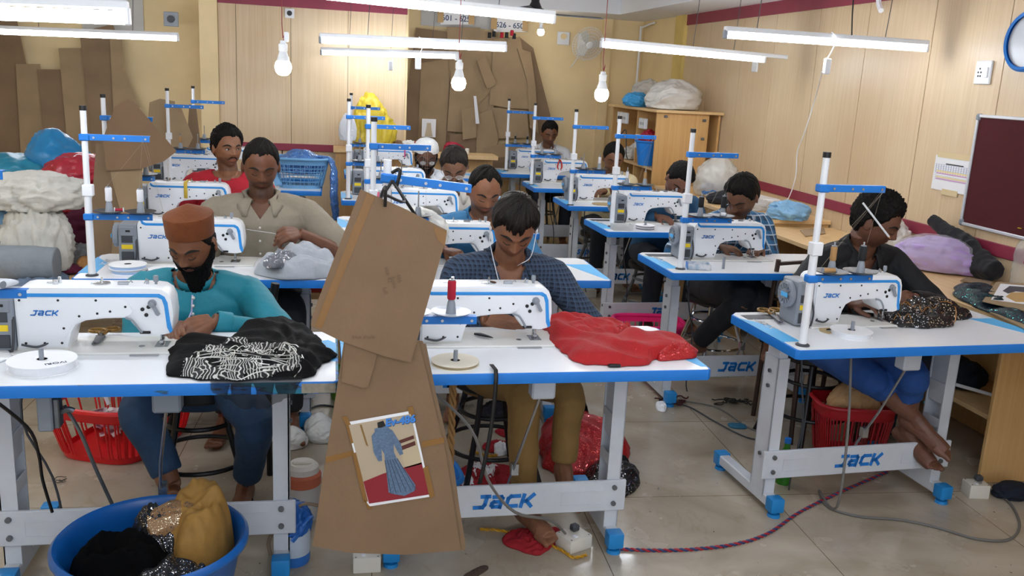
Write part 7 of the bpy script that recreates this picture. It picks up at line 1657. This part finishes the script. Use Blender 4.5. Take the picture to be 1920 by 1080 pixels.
p = atz(1836, 935, 0); sbox(V((p.x, p.y+.03, 0)), -.15, (.085, .07, .06), 'ivory socket box on the floor by the right desk panel')
p = atz(1115, 490, 0); p = atz(1100, 555, 0); sbox(V((p.x, p.y, 0)), .1, (.12, .10, .06), 'ivory socket box on the floor under the second middle table', False)
lump('dark_cloth', atz(1895, 930, 0), (.09, .06, .04), mat('navy_cloth', '141d2c', .9), 'dark cloth scrap on the floor at the right edge', 'cloth', seed=191)
# cords on the floor
def fl(L, z=.005): return [atz(u, v, z) for u, v in L]
def twisted(L, m1, m2, label, r=.004):
    P = fl(L); mb0 = MB(); 
    Q = []
    for i in range(len(P)-1):
        p0, p1, p2, p3 = P[max(i-1, 0)], P[i], P[i+1], P[min(i+2, len(P)-1)]
        for k in range(40): t = k/40; Q.append(.5*((2*p1)+(p2-p0)*t+(2*p0-5*p1+4*p2-p3)*t*t+(3*p1-p0-3*p2+p3)*t**3))
    t = thing('twisted_cord', P[0], label, 'cord'); s = 0
    for h, m_ in ((0, m1), (PI, m2)):
        mb = MB(); pts = []; s = 0
        for i, q in enumerate(Q):
            d = (Q[min(i+1, len(Q)-1)]-Q[max(i-1, 0)]).normalized(); n = V((-d.y, d.x, 0)); 
            if i: s += (q-Q[i-1]).length
            a = s*160+h; pts.append(q-P[0]+n*math.cos(a)*r*.8+V((0, 0, math.sin(a)*r*.8)))
        mb.tube(pts, r, 6, 1); mb.build('strand', m_, t)
    mb0.bm.free(); return t
twisted([(1140, 1028), (1220, 1032), (1300, 1030), (1380, 1020), (1440, 1000), (1500, 960), (1560, 930), (1600, 912), (1665, 884)], mat('red_wire', 'a81e2c', .5), mat('blue_wire', '2a3f70', .5), 'red and blue twisted cord running over the floor to the near right table')
mb = MB(); mb.tube([onT('R1', .35, .2, -.035), V((1.88, 2.83, .4)), V((1.86, 2.8, .1))]+fl([(1536, 920), (1552, 950), (1610, 968), (1690, 975), (1760, 990), (1830, 1010), (1890, 1012), (1912, 985), (1895, 945), (1860, 920), (1845, 908)], .006)[0:]+[atz(1838, 905, .07)], .005, 8, 6); tag(mb.build('power_cable', mat('grey_cable', '6d6a66', .5)), 'grey power cable looping from the near right table over the floor to a socket box', 'cable')
cord('power_cable', [onT('C1', .20, .12, -.035), aty(880, 800, 2.50), aty(915, 900, 2.50), aty(965, 960, 2.55), aty(1030, 975, 2.65), atz(1060, 1000, .06)], .005, mat('grey_cable', '6d6a66', .5), 'grey power cable slanting before the near middle table to its socket box', 'cable')
cord('power_cable', [onT('L1', .20, .1, -.035), aty(50, 800, 2.6), aty(72, 850, 2.62), aty(80, 900, 2.65), aty(98, 960, 2.68)], .005, BLACK, 'black cable hanging below the near left table', 'cable')
cord('linkage_rod', [aty(120, 760, 2.66), aty(150, 810, 2.66), aty(180, 880, 2.68), aty(210, 945, 2.72)], .006, DSTEEL, 'steel treadle rod hanging under the near left table', 'rod')
t = thing('knee_lifter', aty(95, 775, 2.62), 'grey metal knee lifter box hanging under the near left table', 'lifter'); mb = MB(); mb.box((-.028, -.03, -.045), (.012, .03, .06), bev=.004); mb.build('housing', GREYM, t); mb = MB(); mb.box((.012, -.02, -.04), (.028, .02, .05), bev=.003); mb.tube([(.02, 0, .0), (.05, -.01, .015), (.065, -.01, .01)], .008, 8); mb.build('lever', DSTEEL, t)
twisted([(900, 992), (940, 995), (1000, 1010), (1050, 1030), (1075, 1045), (1100, 1040)], mat('yellow_wire', 'd09a20', .5), mat('yellow_wire2', 'b8861c', .5), 'yellow twisted wire running to the socket box by the near middle foot', .0035)
twisted([(880, 845), (940, 850), (990, 780), (1005, 740), (1035, 735)], mat('yellow_wire', 'd09a20', .5), mat('yellow_wire2', 'b8861c', .5), 'yellow twisted wire behind the tan trousered legs', .004)
cord('floor_cable', fl([(1235, 750), (1290, 762), (1340, 790), (1400, 820), (1440, 825)]), .004, DGREY, 'dark cable lying on the floor between middle and right tables', 'cable')
cord('floor_cable', fl([(1260, 748), (1330, 760), (1360, 772), (1400, 800), (1432, 812)]), .004, mat('grey_cable', '6d6a66', .5), 'grey cable beside the dark cable on the floor', 'cable')
cord('floor_cable', fl([(440, 800), (500, 790), (560, 775), (600, 760), (640, 765)]), .005, DGREY, 'dark cable on the floor under the second left table', 'cable')
# braided rope hanging behind the middle stool
mb = MB(); a = onT('C1', .38, .42, -.035)
for h in (0, 2.1, 4.2): mb.tube([a+V((.008*math.cos(i*.9+h), .008*math.sin(i*.9+h), -.62*i/40)) for i in range(41)], .006, 6, 2)
tag(mb.build('braided_rope', mat('tan_rope', 'a8804e', .9)), 'tan braided cloth rope hanging under the near middle table', 'rope')
# red cloth heaps under the near middle table
def fdrape(name, L, h, m_, label, seed, **k): return drape(name, fl(L, .001), h, m_, label, k.pop('cat', 'cloth'), seed=seed, **k)
fdrape('red_sequin_heap', [(1020, 800), (1070, 790), (1120, 800), (1170, 830), (1178, 860), (1130, 885), (1060, 890), (1015, 870)], .12, mat('red_sequins', 'a80f16', .5), 'red sequined garment heaped on the floor behind the right column', 201, folds=3, amp=.35, flow=(.4, 8, .02))
fdrape('black_sequin_heap', [(1110, 880), (1160, 865), (1195, 885), (1195, 915), (1165, 935), (1120, 930), (1085, 910)], .07, mat('black_sequins', '0a0b10', .5), 'black sequined cloth heap on the floor right of the near middle table', 202, folds=6)
fdrape('red_cloth_scrap', [(1132, 912), (1165, 918), (1162, 936), (1136, 930)], .03, RED_CLOTH, 'red cloth corner showing under the black sequined heap', 203)
fdrape('dark_cloth', [(1060, 800), (1085, 795), (1105, 800), (1100, 812), (1065, 812)], .14, mat('black_knit', '0b0b0d', .95), 'black cloth strip on top of the red sequined heap', 204)
RSC = mat('red_scrap_cloth', '9c1420', .85, var=.1, scale=12)
fdrape('red_offcuts', [(845, 895), (880, 872), (930, 872), (975, 885), (985, 920), (930, 925), (850, 925)], .02, RSC, 'red cloth offcuts spread on the floor under the near middle table', 205, folds=12, amp=.9)
fdrape('red_offcuts', [(955, 1000), (1010, 992), (1060, 998), (1030, 1030), (1000, 1042), (945, 1020)], .02, RSC, 'red cloth scrap under the foot before the cross beam', 206, folds=9)
fdrape('red_offcuts', [(905, 835), (935, 828), (965, 838), (955, 848), (915, 848)], .015, RSC, 'small red offcut by the stool ring', 207)
fdrape('red_offcuts', [(930, 808), (975, 810), (1000, 822), (985, 830), (940, 818)], .015, RSC, 'red strip of cloth behind the tan trousers', 208)
for i, q in enumerate([[(878, 880), (900, 876), (905, 892), (890, 898)], [(902, 885), (935, 880), (925, 900), (905, 905)], [(925, 840), (945, 838), (955, 850), (932, 856)], [(865, 905), (885, 902), (890, 918), (868, 920)]]):
    fdrape('paper_scrap', q, .028, PAPER, 'white paper scrap %s' % ['left on the red offcuts', 'largest on the red offcuts', 'beside the stool ring', 'nearest the cardboard on the red offcuts'][i], 210+i, cat='paper')
def tangle(u, v, r, n, m_, label, name='thread_waste', th=.0022, seed=0):
    c = atz(u, v, .004); rnd = random.Random(seed); mb = MB()
    for k in range(n):
        a = rnd.uniform(0, 6.28); p = V((0, 0, .002)); pts = []
        for j in range(9): a += rnd.uniform(-1.4, 1.4); p = p+V((math.cos(a), math.sin(a), 0))*r*.32; p *= .93; pts.append(V((p.x, p.y*.6, .003+rnd.uniform(0, r*.14))))
        mb.tube(pts, th, 5, 3)
    return tag(mb.build(name, m_, None, c), label, 'thread waste')
tangle(1268, 752, .07, 7, mat('dark_red_waste', '4a1a1e', .95), 'dark red thread waste on the floor at the blue foot', th=.004, seed=1); fdrape('paper_scrap', [(1230, 757), (1248, 757), (1248, 772), (1232, 770)], .015, PAPER, 'white scrap beside the dark red thread waste', 216, cat='paper')
tangle(1365, 757, .08, 8, mat('dark_waste', '2c2a28', .95), 'dark tangle of thread waste on the open floor', th=.0035, seed=2)
fdrape('blue_scrap', [(1365, 795), (1395, 797), (1398, 804), (1372, 803)], .008, mat('teal_scrap', '2a6a88', .8), 'small blue scrap near the floor cables', 218, cat='scrap')
fdrape('dark_rag_heap', [(900, 770), (960, 760), (1000, 765), (990, 785), (920, 790)], .06, mat('dark_rags', '22222a', .9, var=.3, scale=14), 'dark rag heap on the floor beyond the black stool', 219)
fdrape('dark_scrap', [(870, 1080), (905, 1062), (915, 1068), (885, 1085)], .004, mat('dark_scrap', '4a3a30', .9), 'brown scrap on the floor below the cardboard', 220, cat='scrap')
tangle(98, 904, .04, 3, BLACK, 'black thread scrap on the tiles at the left', name='thread_scrap', th=.0015, seed=3)
rnd = random.Random(11); mb = MB()
for k in range(160):
    u, v = rnd.uniform(60, 1900), rnd.uniform(740, 1075); q = atz(u, v, .001); s = rnd.uniform(.001, .004); mb.box((-s, -s*.5, 0), (s, s*.5, .001), M=T(q) @ RZ(rnd.uniform(0, 3)))
o = tag(mb.build('floor_lint', mat('mixed_lint', '3a3430', .8, col2='c8c4c0', scale=3)), 'scattered lint and thread bits over the tiled floor', 'lint', kind='stuff')
# pink basket, blue basket, green tub
p = atz(1190, 655, 0); basket(V((p.x+.06, p.y-.05, .002)), .21, .15, .19, PINKP, 'bright pink plastic basket on the floor behind the red garment', rz=-.1, nb=60, rim=.013)
p = atz(820, 850, 0); bb = basket(V((.325, 3.0, .002)), .13, .11, .20, mat('sky_plastic', '2a86dc', .35), 'sky blue basket on the floor, its corner showing right of the cardboard', rz=.1, nb=40)
p = atz(628, 760, 0); gt = thing('green_tub', (p.x+.07, p.y+.12, 0), 'green tub mostly hidden behind the left edge of the cardboard', 'tub'); mb = MB(); mb.lathe([(0, 0), (.09, 0), (.11, .2), (.115, .205), (.105, .2), (.085, .01), (0, .01)], 28, cap=False); mb.build('tub_wall', mat('leaf_green_plastic', '5a8f1c', .4), gt)
# extra back stools / chair parts
mb = MB(); t = thing('metal_chair', (2.28, 3.93, 0), 'brown metal chair frame behind the man in black shirt', 'chair')
cf = mat('brown_metal', '3f3028', .4, .3)
for sx in (-.18, .18): mb = MB(); mb.tube([(sx, .05, 0), (sx, .02, .45), (sx, -.02, .82)], .012, 8, 4); mb.build('rear_post', cf, t)
mb = MB(); mb.tube([(-.18, -.02, .80), (0, -.015, .81), (.18, -.02, .80)], .01, 8); mb.tube([(-.18, -.0, .62), (0, .005, .62), (.18, .0, .62)], .008, 8); mb.build('back_rail', cf, t)
mb = MB(); mb.box((-.19, -.33, .43), (.19, .03, .46), bev=.01); mb.build('seat', cf, t)
for sx in (-.17, .17): mb = MB(); mb.tube([(sx, -.3, .43), (sx, -.32, 0)], .012, 8, 1); mb.build('leg', cf, t)
t = thing('black_lever', aty(516, 560, 3.4), 'black chair back post showing right of the man in teal', 'chair part') if False else None

# fine threads from the guide arms down to the machines
def threads(st, mk, label, m_=None, up=.54, L=.22):
    a = st.location+V((L, -.012, up)); mp_ = MACH[mk].location; mb = MB()
    for j, x in enumerate((.075, .19)): mb.tube([st.location+V((x, 0, .36)), a+V((-.01*j, 0, 0)), V((mp_.x-.285, mp_.y-.01, mp_.z+.21))], .0003, 4, 1)
    tag(mb.build('sewing_thread', m_ or mat('fine_thread', 'b8ac98', .6)), label, 'thread')
for k, mk in (('R1', 'R1'), ('R2', 'R2'), ('R3', 'R3'), ('L2', 'L2'), ('R4', 'R4'), ('C2', 'C2')):
    threads(STND[k], mk, 'fine threads running from the %s to its machine' % {'R1': 'near right stand', 'R2': 'second right stand', 'R3': 'third right stand', 'L2': 'tall left stand', 'R4': 'fourth right stand', 'C2': 'second middle stand'}[k])
mb = MB(); a = aty(462, 430, 3.93); b_ = aty(517, 438, 3.93); mb.tube([a, b_], .0008, 4, 1); tag(mb.build('held_thread', WHITE), 'white thread stretched to the fingers of the grey shirted man', 'thread')

q = aty(516, 533, 3.42); t = thing('chair_post', (q.x, q.y, 0), 'black padded chair post right of the elbow of the man in teal', 'chair')
mb = MB(); mb.tube([(.0, 0, q.z), (-.012, 0, q.z-.08), (-.03, 0, .45), (-.03, .05, 0)], .012, 10, 4); mb.build('post', BLACKM, t); mb = MB(); mb.cyl((.001, 0, q.z+.004), (-.012, 0, q.z-.08), .016, n=14); mb.build('padding', BLACK, t)
